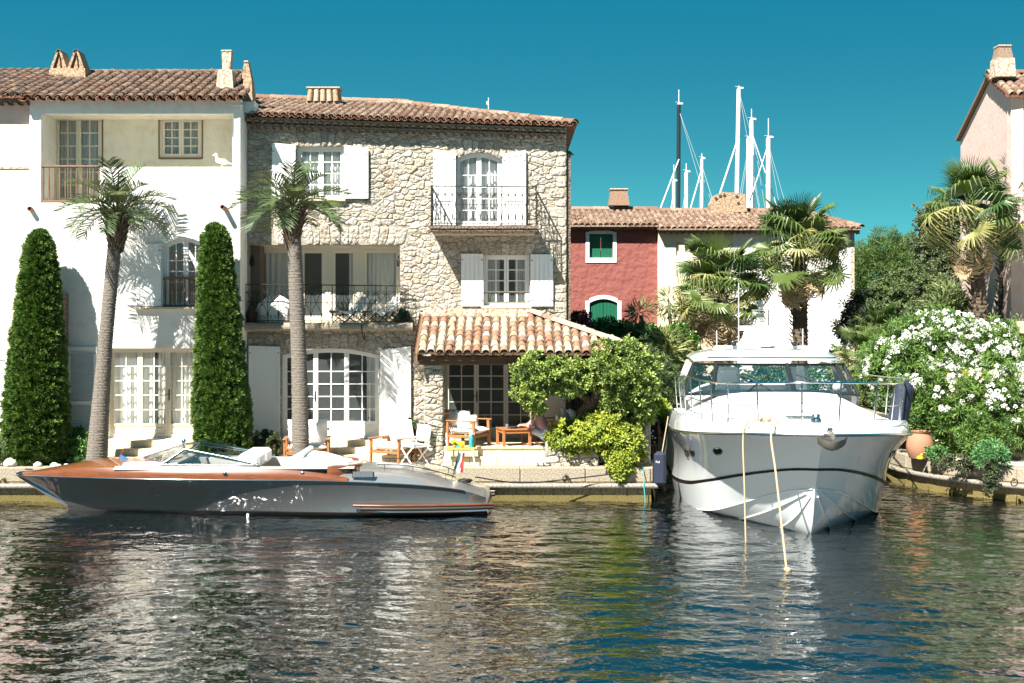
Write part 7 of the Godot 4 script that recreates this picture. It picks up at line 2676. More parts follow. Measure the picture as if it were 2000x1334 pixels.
	# right bank: oleander with white flowers
	var ol := shrub("oleander", "huge oleander covered in white flowers beside the yacht", "shrub", Vector3(11.0, 0.74, -0.6), [[Vector3(9.9, 2.7, -1.2), Vector3(0.95, 1.0, 0.9)], [Vector3(10.9, 3.25, -1.3), Vector3(1.2, 1.0, 0.9)], [Vector3(12.0, 3.0, -0.9), Vector3(1.2, 0.95, 0.9)], [Vector3(10.7, 1.95, -0.4), Vector3(1.1, 1.0, 0.85)], [Vector3(11.8, 1.9, 0.3), Vector3(1.1, 1.05, 0.9)], [Vector3(12.9, 2.1, 0.6), Vector3(1.0, 1.1, 0.9)], [Vector3(11.3, 1.3, 0.9), Vector3(0.6, 0.45, 0.5)]], 7200, lance, 0.95, 1.5, Color(0.035, 0.085, 0.015), Color(0.16, 0.27, 0.045), {"stems": 16, "stem_r": 0.03})
	var heads := []
	var hc := []
	var fn := FastNoiseLite.new()
	fn.frequency = 1.0
	var hm := flower_head(9, 0.075)
	while heads.size() < 1650:
		var bl: Array = [[Vector3(9.9, 2.7, -1.2), Vector3(0.95, 1.0, 0.9)], [Vector3(10.9, 3.25, -1.3), Vector3(1.2, 1.0, 0.9)], [Vector3(12.0, 3.0, -0.9), Vector3(1.2, 0.95, 0.9)], [Vector3(10.7, 1.95, -0.4), Vector3(1.1, 1.0, 0.85)], [Vector3(11.8, 1.9, 0.3), Vector3(1.1, 1.05, 0.9)], [Vector3(12.9, 2.1, 0.6), Vector3(1.0, 1.1, 0.9)]][rng.randi() % 6]
		var d := Vector3(rng.randfn(), rng.randfn() + 0.5, rng.randfn() + 0.6).normalized()
		var p: Vector3 = bl[0] + d * bl[1] * rf(0.98, 1.12)
		if rng.randf() > smoothstep(1.3, 3.0, p.y) + 0.06 or fn.get_noise_3dv(p * 1.9) < -0.05:
			continue
		heads.append(Transform3D(basis_up(d + Vector3(0, 0.5, 0.3), rf(0, 6)).scaled(Vector3.ONE * rf(0.4, 0.95)), p))
		hc.append(Color(1, 1, 1))
	copies(ol, "white_flowers", hm, mats.white_flower, heads, hc)
	var yl := []
	var yc := []
	for k in 260:
		var p := Vector3(rf(10.6, 13.2), rf(1.7, 2.8), 0)
		p.z = lerpf(0.1, 1.1, clampf((p.x - 10.6) / 2.4, 0, 1)) + rf(-0.25, 0.2)
		yl.append(Transform3D(basis_up(Vector3(rf(-1, 1), 0.5, 1), rf(0, 6)).scaled(Vector3.ONE * rf(0.8, 1.2)), p))
		yc.append(Color(0.42, 0.36, 0.03).lerp(Color(0.28, 0.3, 0.05), rng.randf()))
	copies(ol, "yellow_leaves", lance, mats.leaf, yl, yc)
	shrub("young_oleander", "small bright green oleander shoot on the quay edge below the big one", "shrub", Vector3(10.862, 0.74, 2.2), [[Vector3(10.862, 1.013, 2.3), Vector3(0.3, 0.25, 0.25)]], 120, lance, 0.9, 1.3, Color(0.04, 0.13, 0.04), Color(0.12, 0.28, 0.09), {"lift": 1.0})
	shrub("ivy_trail", "dark creeper trailing down the curved quay wall to the water", "plant", Vector3(10.766, 0.74, 2.6), [[Vector3(10.705, 0.573, 2.75), Vector3(0.12, 0.38, 0.1)], [Vector3(10.235, 0.794, 1.9), Vector3(0.5, 0.16, 0.2)]], 260, small_leaf, 1.0, 1.4, Color(0.02, 0.03, 0.012), Color(0.08, 0.1, 0.04))
	shrub("potted_greens", "light green plant in front of the terracotta jar on the quay edge", "shrub", Vector3(10.024, 0.74, 1.0), [[Vector3(10.0, 0.914, 1.05), Vector3(0.2, 0.14, 0.16)]], 120, round_leaf, 0.8, 1.1, Color(0.06, 0.16, 0.04), Color(0.16, 0.3, 0.1))
	fan_palm("dwarf fan palm close behind the yacht's cabin roof", Vector3(9.606, 0.74, -4.1), Vector3(9.606, 2.92, -4.1), 0.14, 1.15, 26, 3, 41, "dwarf fan palms")
	fan_palm("dwarf fan palm behind, between the pine and the oleander", Vector3(10.314, 0.74, -4.7), Vector3(10.314, 3.471, -4.7), 0.14, 1.15, 26, 3, 43, "dwarf fan palms")
	shrub("dark_shrub", "dark large-leaved shrub against the white end of the cream house", "shrub", Vector3(10.182, 0.74, -6.8), [[Vector3(10.121, 3.8, -6.8), Vector3(0.45, 0.5, 0.4)], [Vector3(10.606, 4.255, -7.2), Vector3(0.5, 0.5, 0.4)]], 420, lance, 1.3, 1.9, Color(0.008, 0.018, 0.008), Color(0.03, 0.05, 0.02))
	# trees closing the gap between the houses
	var pine := thing("pine_tree", "round-headed pine filling the gap before the gable house", "tree", Vector3(15.0, 0.74, -19.5))
	var pt := MB.new()
	pt.tube([Vector3(15.0, 0.74, -19.5), Vector3(15.1, 3.0, -19.4), Vector3(14.9, 5.5, -19.5)], [0.3, 0.25, 0.15], 10)
	pw(pine, "trunk", pt.mesh(), mats.bark)
	foliage(pine, "crown", needles, mats.leaf, [[Vector3(14.4, 5.8, -19.0), Vector3(1.5, 1.3, 1.4)], [Vector3(16.0, 5.5, -19.5), Vector3(1.7, 1.4, 1.5)], [Vector3(17.4, 5.0, -19.5), Vector3(1.6, 1.6, 1.4)], [Vector3(14.6, 4.0, -18.5), Vector3(1.5, 1.5, 1.2)], [Vector3(16.6, 3.6, -18.4), Vector3(2.0, 1.8, 1.3)], [Vector3(18.6, 4.0, -19.0), Vector3(1.6, 2.2, 1.4)]], 8500, 1.7, 2.6, Color(0.03, 0.065, 0.012), Color(0.1, 0.17, 0.03), 0.9)
	shrub("broadleaf_tree", "loose grey-green tree rising behind the palm by the gable wall", "tree", Vector3(13.71, 0.74, -9.4), [[Vector3(13.581, 7.155, -9.4), Vector3(0.8, 0.7, 0.7)], [Vector3(13.306, 6.348, -9.4), Vector3(0.7, 0.6, 0.6)], [Vector3(13.71, 5.381, -9.2), Vector3(0.9, 1.0, 0.8)], [Vector3(13.548, 4.413, -9.0), Vector3(1.0, 1.0, 0.9)]], 2400, small_leaf, 1.6, 2.3, Color(0.04, 0.06, 0.025), Color(0.12, 0.15, 0.06), {"trunk": true, "stem_r": 0.12})
	shrub("garden_shrub", "mixed olive-green shrub in front of the pine", "shrub", Vector3(11.818, 0.74, -7.0), [[Vector3(11.288, 4.406, -7.0), Vector3(0.9, 0.8, 0.7)], [Vector3(12.121, 4.709, -7.4), Vector3(1.0, 0.9, 0.7)], [Vector3(12.5, 3.815, -6.0), Vector3(1.0, 0.8, 0.7)], [Vector3(11.493, 3.509, -6.3), Vector3(1.0, 0.8, 0.7)]], 2600, small_leaf, 1.4, 2.1, Color(0.035, 0.06, 0.02), Color(0.13, 0.18, 0.05))
	shrub("arching_palm", "arching feathery plant below the broadleaf tree", "plant", Vector3(12.143, 1.0, -4.5), [[Vector3(12.143, 4.257, -4.6), Vector3(0.3, 0.3, 0.25)]], 30, sword, 1.2, 1.8, Color(0.06, 0.1, 0.03), Color(0.2, 0.24, 0.09), {"lift": 0.9})

# ---------------------------------------------------------------- furniture and small things
func cushion(mb: MB, size: Vector3, xf: Transform3D) -> void: # puffed pillow
	var n := 9
	for sd in [1.0, -1.0]:
		var rows := []
		for a in n:
			var ring := PackedVector3Array()
			for b in n:
				var u := a / (n - 1.0) * 2 - 1
				var w := b / (n - 1.0) * 2 - 1
				var h := pow(maxf(0.0, (1 - pow(absf(u), 3.5)) * (1 - pow(absf(w), 3.5))), 0.45)
				var pin := 1.0 - 0.04 * (1.0 - absf(u * w))
				ring.append(xf * Vector3(u * size.x * 0.5 * pin, sd * h * size.y * 0.5 + 0.004 * sin(u * 7 + w * 5), w * size.z * 0.5 * pin))
			rows.append(ring)
		mb.surf(rows, false, sd > 0.0)

func post(mb: MB, a: Vector3, b: Vector3, w: float, d: float) -> void: # squared timber
	var y := (b - a).normalized()
	var x := y.cross(Vector3.BACK)
	if x.length() < 0.1:
		x = Vector3.RIGHT
	x = x.normalized()
	mb.bbox(Vector3(w, a.distance_to(b), d), 0.006, Transform3D(Basis(x, y, x.cross(y)), (a + b) * 0.5))

# wooden lounge armchair facing +z, 0.75 wide
func armchair(label: String, at: Vector3, turn: float, o := {}) -> Node3D:
	var t := thing("lounge_armchair", label, "armchair", at, turn, o.get("group", "wooden lounge armchairs on the quay"))
	var w: float = o.get("w", 0.74) * 0.5
	var hs: float = o.get("seat", 0.36)
	for sx in [-1.0, 1.0]:
		for q in [[0.34, 0.6], [-0.34, 0.58]]:
			var l := MB.new()
			post(l, Vector3(sx * w, 0, q[0]), Vector3(sx * w, q[1] - 0.02, q[0] - 0.02), 0.05, 0.07)
			pl(t, "leg", l.mesh(), mats.teak)
		var a := MB.new()
		a.bbox(Vector3(0.085, 0.028, 0.82), 0.008, Transform3D(Basis(), Vector3(sx * w, 0.595, 0.0)))
		pl(t, "armrest", a.mesh(), mats.teak)
		var r := MB.new()
		r.bbox(Vector3(0.03, 0.06, 0.64), 0.006, Transform3D(Basis(), Vector3(sx * (w - 0.01), hs - 0.08, 0)))
		pl(t, "side_rail", r.mesh(), mats.teak)
	for z in [0.33, -0.33]:
		var r := MB.new()
		r.bbox(Vector3(w * 2 - 0.05, 0.06, 0.03), 0.006, Transform3D(Basis(), Vector3(0, hs - 0.08, z)))
		pl(t, "seat_rail", r.mesh(), mats.teak)
	var n := 8
	for k in n:
		var s := MB.new()
		var x := lerpf(-w + 0.07, w - 0.07, k / (n - 1.0))
		post(s, Vector3(x, hs - 0.04, -0.3), Vector3(x, 0.74, -0.46), 0.04, 0.014)
		pl(t, "back_slat", s.mesh(), mats.teak)
	var tr := MB.new()
	tr.bbox(Vector3(w * 2, 0.05, 0.03), 0.008, Transform3D(Basis(Vector3.RIGHT, -0.25), Vector3(0, 0.76, -0.46)))
	pl(t, "top_rail", tr.mesh(), mats.teak)
	var c := MB.new()
	cushion(c, Vector3(w * 2 - 0.08, 0.17, 0.68), Transform3D(Basis(), Vector3(0, hs + 0.04, 0.03)))
	pl(t, "seat_cushion", c.mesh(), mats.canvas)
	if o.get("back", true):
		var b := MB.new()
		cushion(b, Vector3(w * 2 - 0.06, 0.22, 0.62), Transform3D(Basis(Vector3.RIGHT, -PI * 0.5 + 0.32) , Vector3(0, hs + 0.36, -0.3)))
		pl(t, "back_cushion", b.mesh(), mats.canvas)
	return t

func build_furniture() -> void:
	armchair("teak armchair with white cushions half hidden behind the palm trunk", Vector3((-4.779), 0.74, 1.45), 0.1, {"w": 1.0})
	armchair("teak armchair with tall white back cushion left of the folding chair", Vector3((-2.778), 0.74, 1.35), -0.55, {"w": 0.8})
	# white folding director's chair, seen from its side
	var d := thing("folding_chair", "white folding director's chair with canvas back beside the stone pillar", "chair", Vector3((-2.246), 0.74, 1.85), -0.95)
	for s in [-1.0, 1.0]:
		for q in [[-0.25, 0.25], [0.25, -0.25]]:
			var l := MB.new()
			post(l, Vector3(q[0] * 1.1, 0.02, s * 0.22), Vector3(q[1] * 1.0, 0.42, s * 0.22 + 0.001 * q[0]), 0.035, 0.022)
			pl(d, "cross_leg", l.mesh(), mats.white_paint)
		var f := MB.new()
		f.bbox(Vector3(0.6, 0.025, 0.035), 0.006, Transform3D(Basis(), Vector3(0, 0.018, s * 0.22)))
		pl(d, "foot_rail", f.mesh(), mats.white_paint)
	for s in [-1.0, 1.0]:
		var a := MB.new()
		a.bbox(Vector3(0.05, 0.025, 0.5), 0.007, Transform3D(Basis(), Vector3(s * 0.27, 0.62, 0.02)))
		post(a, Vector3(s * 0.27, 0.42, 0.2), Vector3(s * 0.27, 0.61, 0.2), 0.03, 0.03)
		pl(d, "armrest", a.mesh(), mats.white_paint)
		var p := MB.new()
		post(p, Vector3(s * 0.27, 0.4, -0.2), Vector3(s * 0.27, 0.9, -0.27), 0.03, 0.03)
		pl(d, "back_post", p.mesh(), mats.white_paint)
	var sc := MB.new()
	cushion(sc, Vector3(0.54, 0.1, 0.46), Transform3D(Basis(), Vector3(0, 0.46, 0)))
	pl(d, "seat_cushion", sc.mesh(), mats.canvas)
	var bc := MB.new()
	cushion(bc, Vector3(0.54, 0.1, 0.42), Transform3D(Basis(Vector3.RIGHT, -PI * 0.5 + 0.12), Vector3(0, 0.73, -0.25)))
	pl(d, "canvas_back", bc.mesh(), mats.beige_canvas)
	# porch: armchair, coffee table, second armchair with cushions
	var fl := 1.16
	var pa := armchair("slat-backed teak armchair on the porch beside the stone pillar", Vector3((-1.014), fl, 1.42), 1.15, {"seat": 0.32, "w": 0.8, "back": false, "group": "teak armchairs on the porch"})
	for q in [["grey pillow on top of the slat-backed porch armchair", -0.42, 0.66, -0.15, 0.3, mats.grey_canvas], ["white round-edged pillow at the arm of the slat-backed porch armchair", -0.12, 0.62, -0.25, 0.4, mats.canvas], ["pale pillow with an orange print in the porch armchair", 0.05, 0.52, 0.02, 0.6, mats.beige_canvas]]:
		var cb := MB.new()
		cushion(cb, Vector3(0.42, 0.16, 0.42), Transform3D(Basis(Vector3(1, 0.4, -0.3).normalized(), 0.9 + q[4]), Vector3.ZERO))
		var cu := thing("scatter_pillow", q[0], "pillow", Vector3((-1.014) + q[1], fl + q[2] - 0.02, 1.42 + q[3]), 0.0, "pillows on the porch")
		pl(cu, "cover", cb.mesh(), q[5])
		if q[5] == mats.beige_canvas:
			var pr := MB.new()
			for k in 7:
				pr.bbox(Vector3(0.06, 0.02, 0.05), 0.006, Transform3D(Basis(Vector3(1, 0.4, -0.3).normalized(), 1.5), Vector3(0, 0, 0.05) + Vector3(rf(-0.11, 0.11), rf(-0.1, 0.1), 0.035)))
			stuff(pl(cu, "orange_print", pr.mesh(), mats.toy_orange if mats.has("toy_orange") else mat("toy_orange", lin(0.6, 0.2, 0.01), 0.5)))
	var ct := thing("coffee_table", "low square teak coffee table on the porch", "table", Vector3(0.036, fl, 1.35), 0.25)
	var tp := MB.new()
	for k in 7:
		tp = MB.new()
		tp.bbox(Vector3(0.095, 0.03, 0.7), 0.006, Transform3D(Basis(), Vector3(-0.3 + k * 0.1, 0.385, 0)))
		pl(ct, "top_slat", tp.mesh(), mats.teak)
	for sx in [-1.0, 1.0]:
		for sz in [-1.0, 1.0]:
			var l := MB.new()
			post(l, Vector3(sx * 0.31, 0, sz * 0.31), Vector3(sx * 0.31, 0.37, sz * 0.31), 0.06, 0.06)
			pl(ct, "leg", l.mesh(), mats.teak)
		var ap := MB.new()
		ap.bbox(Vector3(0.025, 0.07, 0.56), 0.004, Transform3D(Basis(), Vector3(sx * 0.31, 0.33, 0)))
		pl(ct, "apron", ap.mesh(), mats.teak)
		ap = MB.new()
		ap.bbox(Vector3(0.56, 0.07, 0.025), 0.004, Transform3D(Basis(), Vector3(0, 0.33, sx * 0.31)))
		pl(ct, "apron", ap.mesh(), mats.teak)
	var gl := MB.new()
	gl.lathe([Vector2(0.0, 0.0), Vector2(0.03, 0.0), Vector2(0.035, 0.1), Vector2(0.032, 0.1), Vector2(0.028, 0.01)], 12)
	solo("drinking_glass", "clear tumbler on the porch coffee table", "glass", gl, mats.glass, Vector3((-0.12), fl + 0.402, 1.5))
	var bk := MB.new()
	bk.bbox(Vector3(0.3, 0.02, 0.22), 0.004, Transform3D(Basis(Vector3.UP, 0.3), Vector3.ZERO))
	bk.bbox(Vector3(0.24, 0.015, 0.3), 0.004, Transform3D(Basis(Vector3.UP, -0.4), Vector3(-0.12, 0.019, 0.02)))
	solo("magazine_pile", "dark magazines lying on the porch coffee table", "magazine", bk, mats.navy, Vector3(0.144, fl + 0.414, 1.4))
	armchair("teak armchair under the crooked tree, piled with cushions", Vector3(1.058, fl, 1.3), -1.2, {"seat": 0.32, "w": 0.85, "back": false, "group": "teak armchairs on the porch"})
	for q in [["grey cushion leaning in the armchair behind the seated person", 0.25, 0.62, -0.25, mats.grey_canvas], ["white cushion leaning in the armchair beside the tree trunk", 0.42, 0.6, 0.0, mats.canvas], ["small beige cushion on the seat behind the seated person", 0.12, 0.48, 0.15, mats.beige_canvas]]:
		var cb := MB.new()
		cushion(cb, Vector3(0.5, 0.18, 0.5), Transform3D(Basis(Vector3(0.2, 0.3, 1).normalized(), -1.1), Vector3.ZERO))
		solo("scatter_pillow", q[0], "pillow", cb, q[4], Vector3(1.058 + q[1], fl + q[2], 1.3 + q[3]), "pillows on the porch")
	# sun loungers on the upper terrace
	var ty := 4.013 + 0.004
	for q in [[(-3.875), "folding sun lounger with white canvas on the terrace, nearer the doors"], [(-3.062), "folding sun lounger with white canvas beside the clipped ball plant"]]:
		var s := thing("sun_lounger", q[1], "lounger", Vector3(q[0], ty, -0.1), 0.65, "sun loungers on the terrace")
		var cv := MB.new()
		var rows := []
		for zz in [-0.26, 0.26]:
			rows.append(PackedVector3Array([Vector3(-0.55, 0.24, zz), Vector3(-0.3, 0.2, zz), Vector3(-0.02, 0.22, zz), Vector3(0.18, 0.4, zz), Vector3(0.34, 0.58, zz), Vector3(0.52, 0.58, zz)]))
		var thick := []
		for r in rows:
			var rr := PackedVector3Array()
			for p in r:
				rr.append(p + Vector3(0, 0.05, 0))
			thick.append(rr)
		cv.surf(rows, false, true)
		cv.surf(thick, false, false)
		cv.surf([rows[1], thick[1]], false, false)
		cv.surf([rows[0], thick[0]], false, true)
		pl(s, "canvas_sling", cv.mesh(), mats.canvas)
		for sz in [-0.27, 0.27]:
			for e in [[-0.42, 0.0, -0.02, 0.32], [-0.1, 0.0, -0.5, 0.24], [-0.06, 0.0, 0.48, 0.56], [0.42, 0.0, -0.0, 0.28]]:
				var l := MB.new()
				l.rod(Vector3(e[0], e[1], sz), Vector3(e[2], e[3], sz), 0.012)
				pl(s, "frame_tube", l.mesh(), mats.dark_metal)
	# cloth-covered table with things under it
	var dt := thing("covered_table", "lumpy terrace table under a white sheet at the loggia's left end", "table", Vector3((-5.812), ty, -0.2))
	var cl := MB.new()
	var rows := []
	for k in 10:
		var t := k / 9.0
		var ring := PackedVector3Array()
		for q in 26:
			var an := TAU * q / 26.0
			var r := lerpf(0.42, 0.12, pow(t, 2.2)) + 0.02 * sin(an * 7.0) * (1 - t) + 0.012 * sin(an * 13.0)
			ring.append(Vector3(cos(an) * r * 1.15, 0.02 + 0.58 * sqrt(t) + 0.06 * t * sin(an * 2.0 + 1.0), sin(an) * r * 0.7))
		rows.append(ring)
	cl.surf(rows, true, true)
	cl.fan(Array(rows[9]), Vector3.UP)
	pl(dt, "sheet", cl.mesh(), mats.canvas)
	for q in [[-0.3, -0.15], [0.3, -0.15], [-0.3, 0.15], [0.3, 0.15]]:
		var l := MB.new()
		l.rod(Vector3(q[0], 0, q[1]), Vector3(q[0], 0.45, q[1]), 0.02)
		pl(dt, "leg", l.mesh(), mats.rust_iron)
	var vs := MB.new()
	vs.lathe([Vector2(0.0, 0), Vector2(0.09, 0.0), Vector2(0.13, 0.12), Vector2(0.1, 0.26), Vector2(0.05, 0.34), Vector2(0.07, 0.4)], 14)
	solo("iron_jar", "dark rusty jar in the terrace corner by the white house", "jar", vs, mats.rust_iron, Vector3((-6.325), ty, 0.1))
	var bp := thing("ball_plant", "dark clipped ball plant in a low pot on the terrace", "potted plant", Vector3((-2.708), ty, 0.1))
	var po := MB.new()
	po.lathe([Vector2(0.0, 0), Vector2(0.13, 0), Vector2(0.16, 0.08), Vector2(0.145, 0.08), Vector2(0.13, 0.06), Vector2(0, 0.06)], 16)
	pl(bp, "pot", po.mesh(), mats.rust_iron)
	foliage(bp, "foliage", mats_spray(), mats.leaf, [[bp.position + Vector3(0, 0.17, 0), Vector3(0.16, 0.15, 0.16)]], 520, 0.4, 0.6, Color(0.008, 0.04, 0.02), Color(0.03, 0.1, 0.05), 0.2)
	# hose end hanging below the terrace
	var hs := MB.new()
	hs.tube(smooth_line([Vector3((-3.63), 3.967, 0.4), Vector3((-3.617), 3.744, 0.38), Vector3((-3.556), 3.596, 0.36), Vector3((-3.568), 3.769, 0.38)], 4), 0.012, 5)
	solo("hanging_cord", "thin dark cord hanging from the terrace edge", "cord", hs, mats.iron)

# ---- people: one continuous skin meshed from tapered limbs
func skin_mesh(bones: Array, cell: float, k := 0.035) -> MB:
	var lo := Vector3.ONE * 99
	var hi := -lo
	for b in bones:
		for q in [[b[0], b[2]], [b[1], b[3]]]:
			lo = lo.min(q[0] - Vector3.ONE * (q[1] + cell * 2 + k))
			hi = hi.max(q[0] + Vector3.ONE * (q[1] + cell * 2 + k))
	var n := Vector3i(((hi - lo) / cell).ceil()) + Vector3i.ONE
	var f := PackedFloat32Array()
	f.resize(n.x * n.y * n.z)
	f.fill(1.0)
	for b in bones: # each limb touches only the cells near it
		var ab: Vector3 = b[1] - b[0]
		var l2 := maxf(ab.length_squared(), 1e-9)
		var rm: float = maxf(b[2], b[3]) + k + cell * 2
		var c0 := Vector3i(((b[0].min(b[1]) - Vector3.ONE * rm - lo) / cell).floor()).clamp(Vector3i.ZERO, n - Vector3i.ONE)
		var c1 := Vector3i(((b[0].max(b[1]) + Vector3.ONE * rm - lo) / cell).ceil()).clamp(Vector3i.ZERO, n - Vector3i.ONE)
		for x in range(c0.x, c1.x + 1):
			for y in range(c0.y, c1.y + 1):
				for z in range(c0.z, c1.z + 1):
					var p := lo + Vector3(x, y, z) * cell
					var t := clampf((p - b[0]).dot(ab) / l2, 0, 1)
					var d := p.distance_to(b[0] + ab * t) - lerpf(b[2], b[3], t)
					var id := (x * n.y + y) * n.z + z
					var o := f[id]
					var h := clampf(0.5 + 0.5 * (o - d) / k, 0, 1)
					f[id] = lerpf(o, d, h) - k * h * (1 - h)
	var mb := MB.new()
	var ids := {}
	var grad := func(p: Vector3) -> Vector3:
		var q := Vector3i(((p - lo) / cell).round()).clamp(Vector3i.ONE, n - Vector3i(2, 2, 2))
		var id := (q.x * n.y + q.y) * n.z + q.z
		return Vector3(f[id + n.y * n.z] - f[id - n.y * n.z], f[id + n.z] - f[id - n.z], f[id + 1] - f[id - 1]).normalized()
	for x in n.x - 1:
		for y in n.y - 1:
			for z in n.z - 1:
				var base := (x * n.y + y) * n.z + z
				var c := [f[base], f[base + 1], f[base + n.z], f[base + n.z + 1], f[base + n.y * n.z], f[base + n.y * n.z + 1], f[base + n.y * n.z + n.z], f[base + n.y * n.z + n.z + 1]]
				var neg := 0
				for q in c:
					if q < 0:
						neg += 1
				if neg == 0 or neg == 8:
					continue
				var s := Vector3.ZERO
				var m := 0
				for e in [[0, 1], [2, 3], [4, 5], [6, 7], [0, 2], [1, 3], [4, 6], [5, 7], [0, 4], [1, 5], [2, 6], [3, 7]]:
					var a: float = c[e[0]]
					var b: float = c[e[1]]
					if (a < 0) != (b < 0):
						var pa := Vector3(e[0] >> 2, (e[0] >> 1) & 1, e[0] & 1)
						var pb := Vector3(e[1] >> 2, (e[1] >> 1) & 1, e[1] & 1)
						s += pa.lerp(pb, a / (a - b))
						m += 1
				var p := lo + (Vector3(x, y, z) + s / m) * cell
				ids[Vector3i(x, y, z)] = mb.pt(p, grad.call(p))
	for key in ids:
		var base: int = (key.x * n.y + key.y) * n.z + key.z
		for ax in 3:
			var st: int = [n.y * n.z, n.z, 1][ax]
			var a := f[base]
			var b := f[base + st]
			if (a < 0) == (b < 0):
				continue
			var u := Vector3i.ZERO
			var w := Vector3i.ZERO
			u[(ax + 1) % 3] = 1
			w[(ax + 2) % 3] = 1
			if ids.has(key - u) and ids.has(key - w) and ids.has(key - u - w):
				var q := [ids[key], ids[key - u], ids[key - u - w], ids[key - w]]
				if a < 0:
					mb.i.append_array([q[0], q[2], q[1], q[0], q[3], q[2]])
				else:
					mb.i.append_array([q[0], q[1], q[2], q[0], q[2], q[3]])
	return mb

func hand_bones(w: Vector3, dir: Vector3, palm: Vector3) -> Array:
	# w wrist, dir along the fingers, palm the direction the palm faces
	var s := dir.cross(palm).normalized()
	var o := [[w, w + dir * 0.08, 0.022, 0.028]]
	for k in 4:
		var b := w + dir * 0.085 + s * (k - 1.5) * 0.02
		var ln: float = [0.065, 0.078, 0.072, 0.055][k]
		var m := b + dir * ln * 0.55 + palm * 0.008
		o.append([w + dir * 0.04 + s * (k - 1.5) * 0.016, b, 0.01, 0.0095])
		o.append([b, m, 0.0095, 0.0085])
		o.append([m, m + (dir + palm * 0.8).normalized() * ln * 0.5, 0.0085, 0.0075])
	var t0 := w + dir * 0.025 - s * 0.025
	o.append([t0, t0 + (dir * 0.6 - s).normalized() * 0.04, 0.011, 0.01])
	o.append([t0 + (dir * 0.6 - s).normalized() * 0.04, t0 + (dir * 0.6 - s).normalized() * 0.04 + (dir - s * 0.2).normalized() * 0.032, 0.01, 0.008])
	return o

func head_bones(c: Vector3, face: Vector3) -> Array:
	var f := face.normalized()
	var sd := f.cross(Vector3.UP).normalized()
	return [[c + Vector3(0, 0.035, 0) - f * 0.015, c + Vector3(0, 0.03, 0) + f * 0.015, 0.082, 0.08], [c, c - Vector3(0, 0.06, 0) + f * 0.03, 0.07, 0.045], [c + f * 0.075 + Vector3(0, 0.02, 0), c + f * 0.1 - Vector3(0, 0.012, 0), 0.01, 0.014], [c + sd * 0.078 + Vector3(0, 0.015, 0), c + sd * 0.08 - Vector3(0, 0.02, 0), 0.014, 0.01], [c - sd * 0.078 + Vector3(0, 0.015, 0), c - sd * 0.08 - Vector3(0, 0.02, 0), 0.014, 0.01], [c + f * 0.085 - Vector3(0, 0.045, 0) + sd * 0.02, c + f * 0.085 - Vector3(0, 0.045, 0) - sd * 0.02, 0.009, 0.009]]

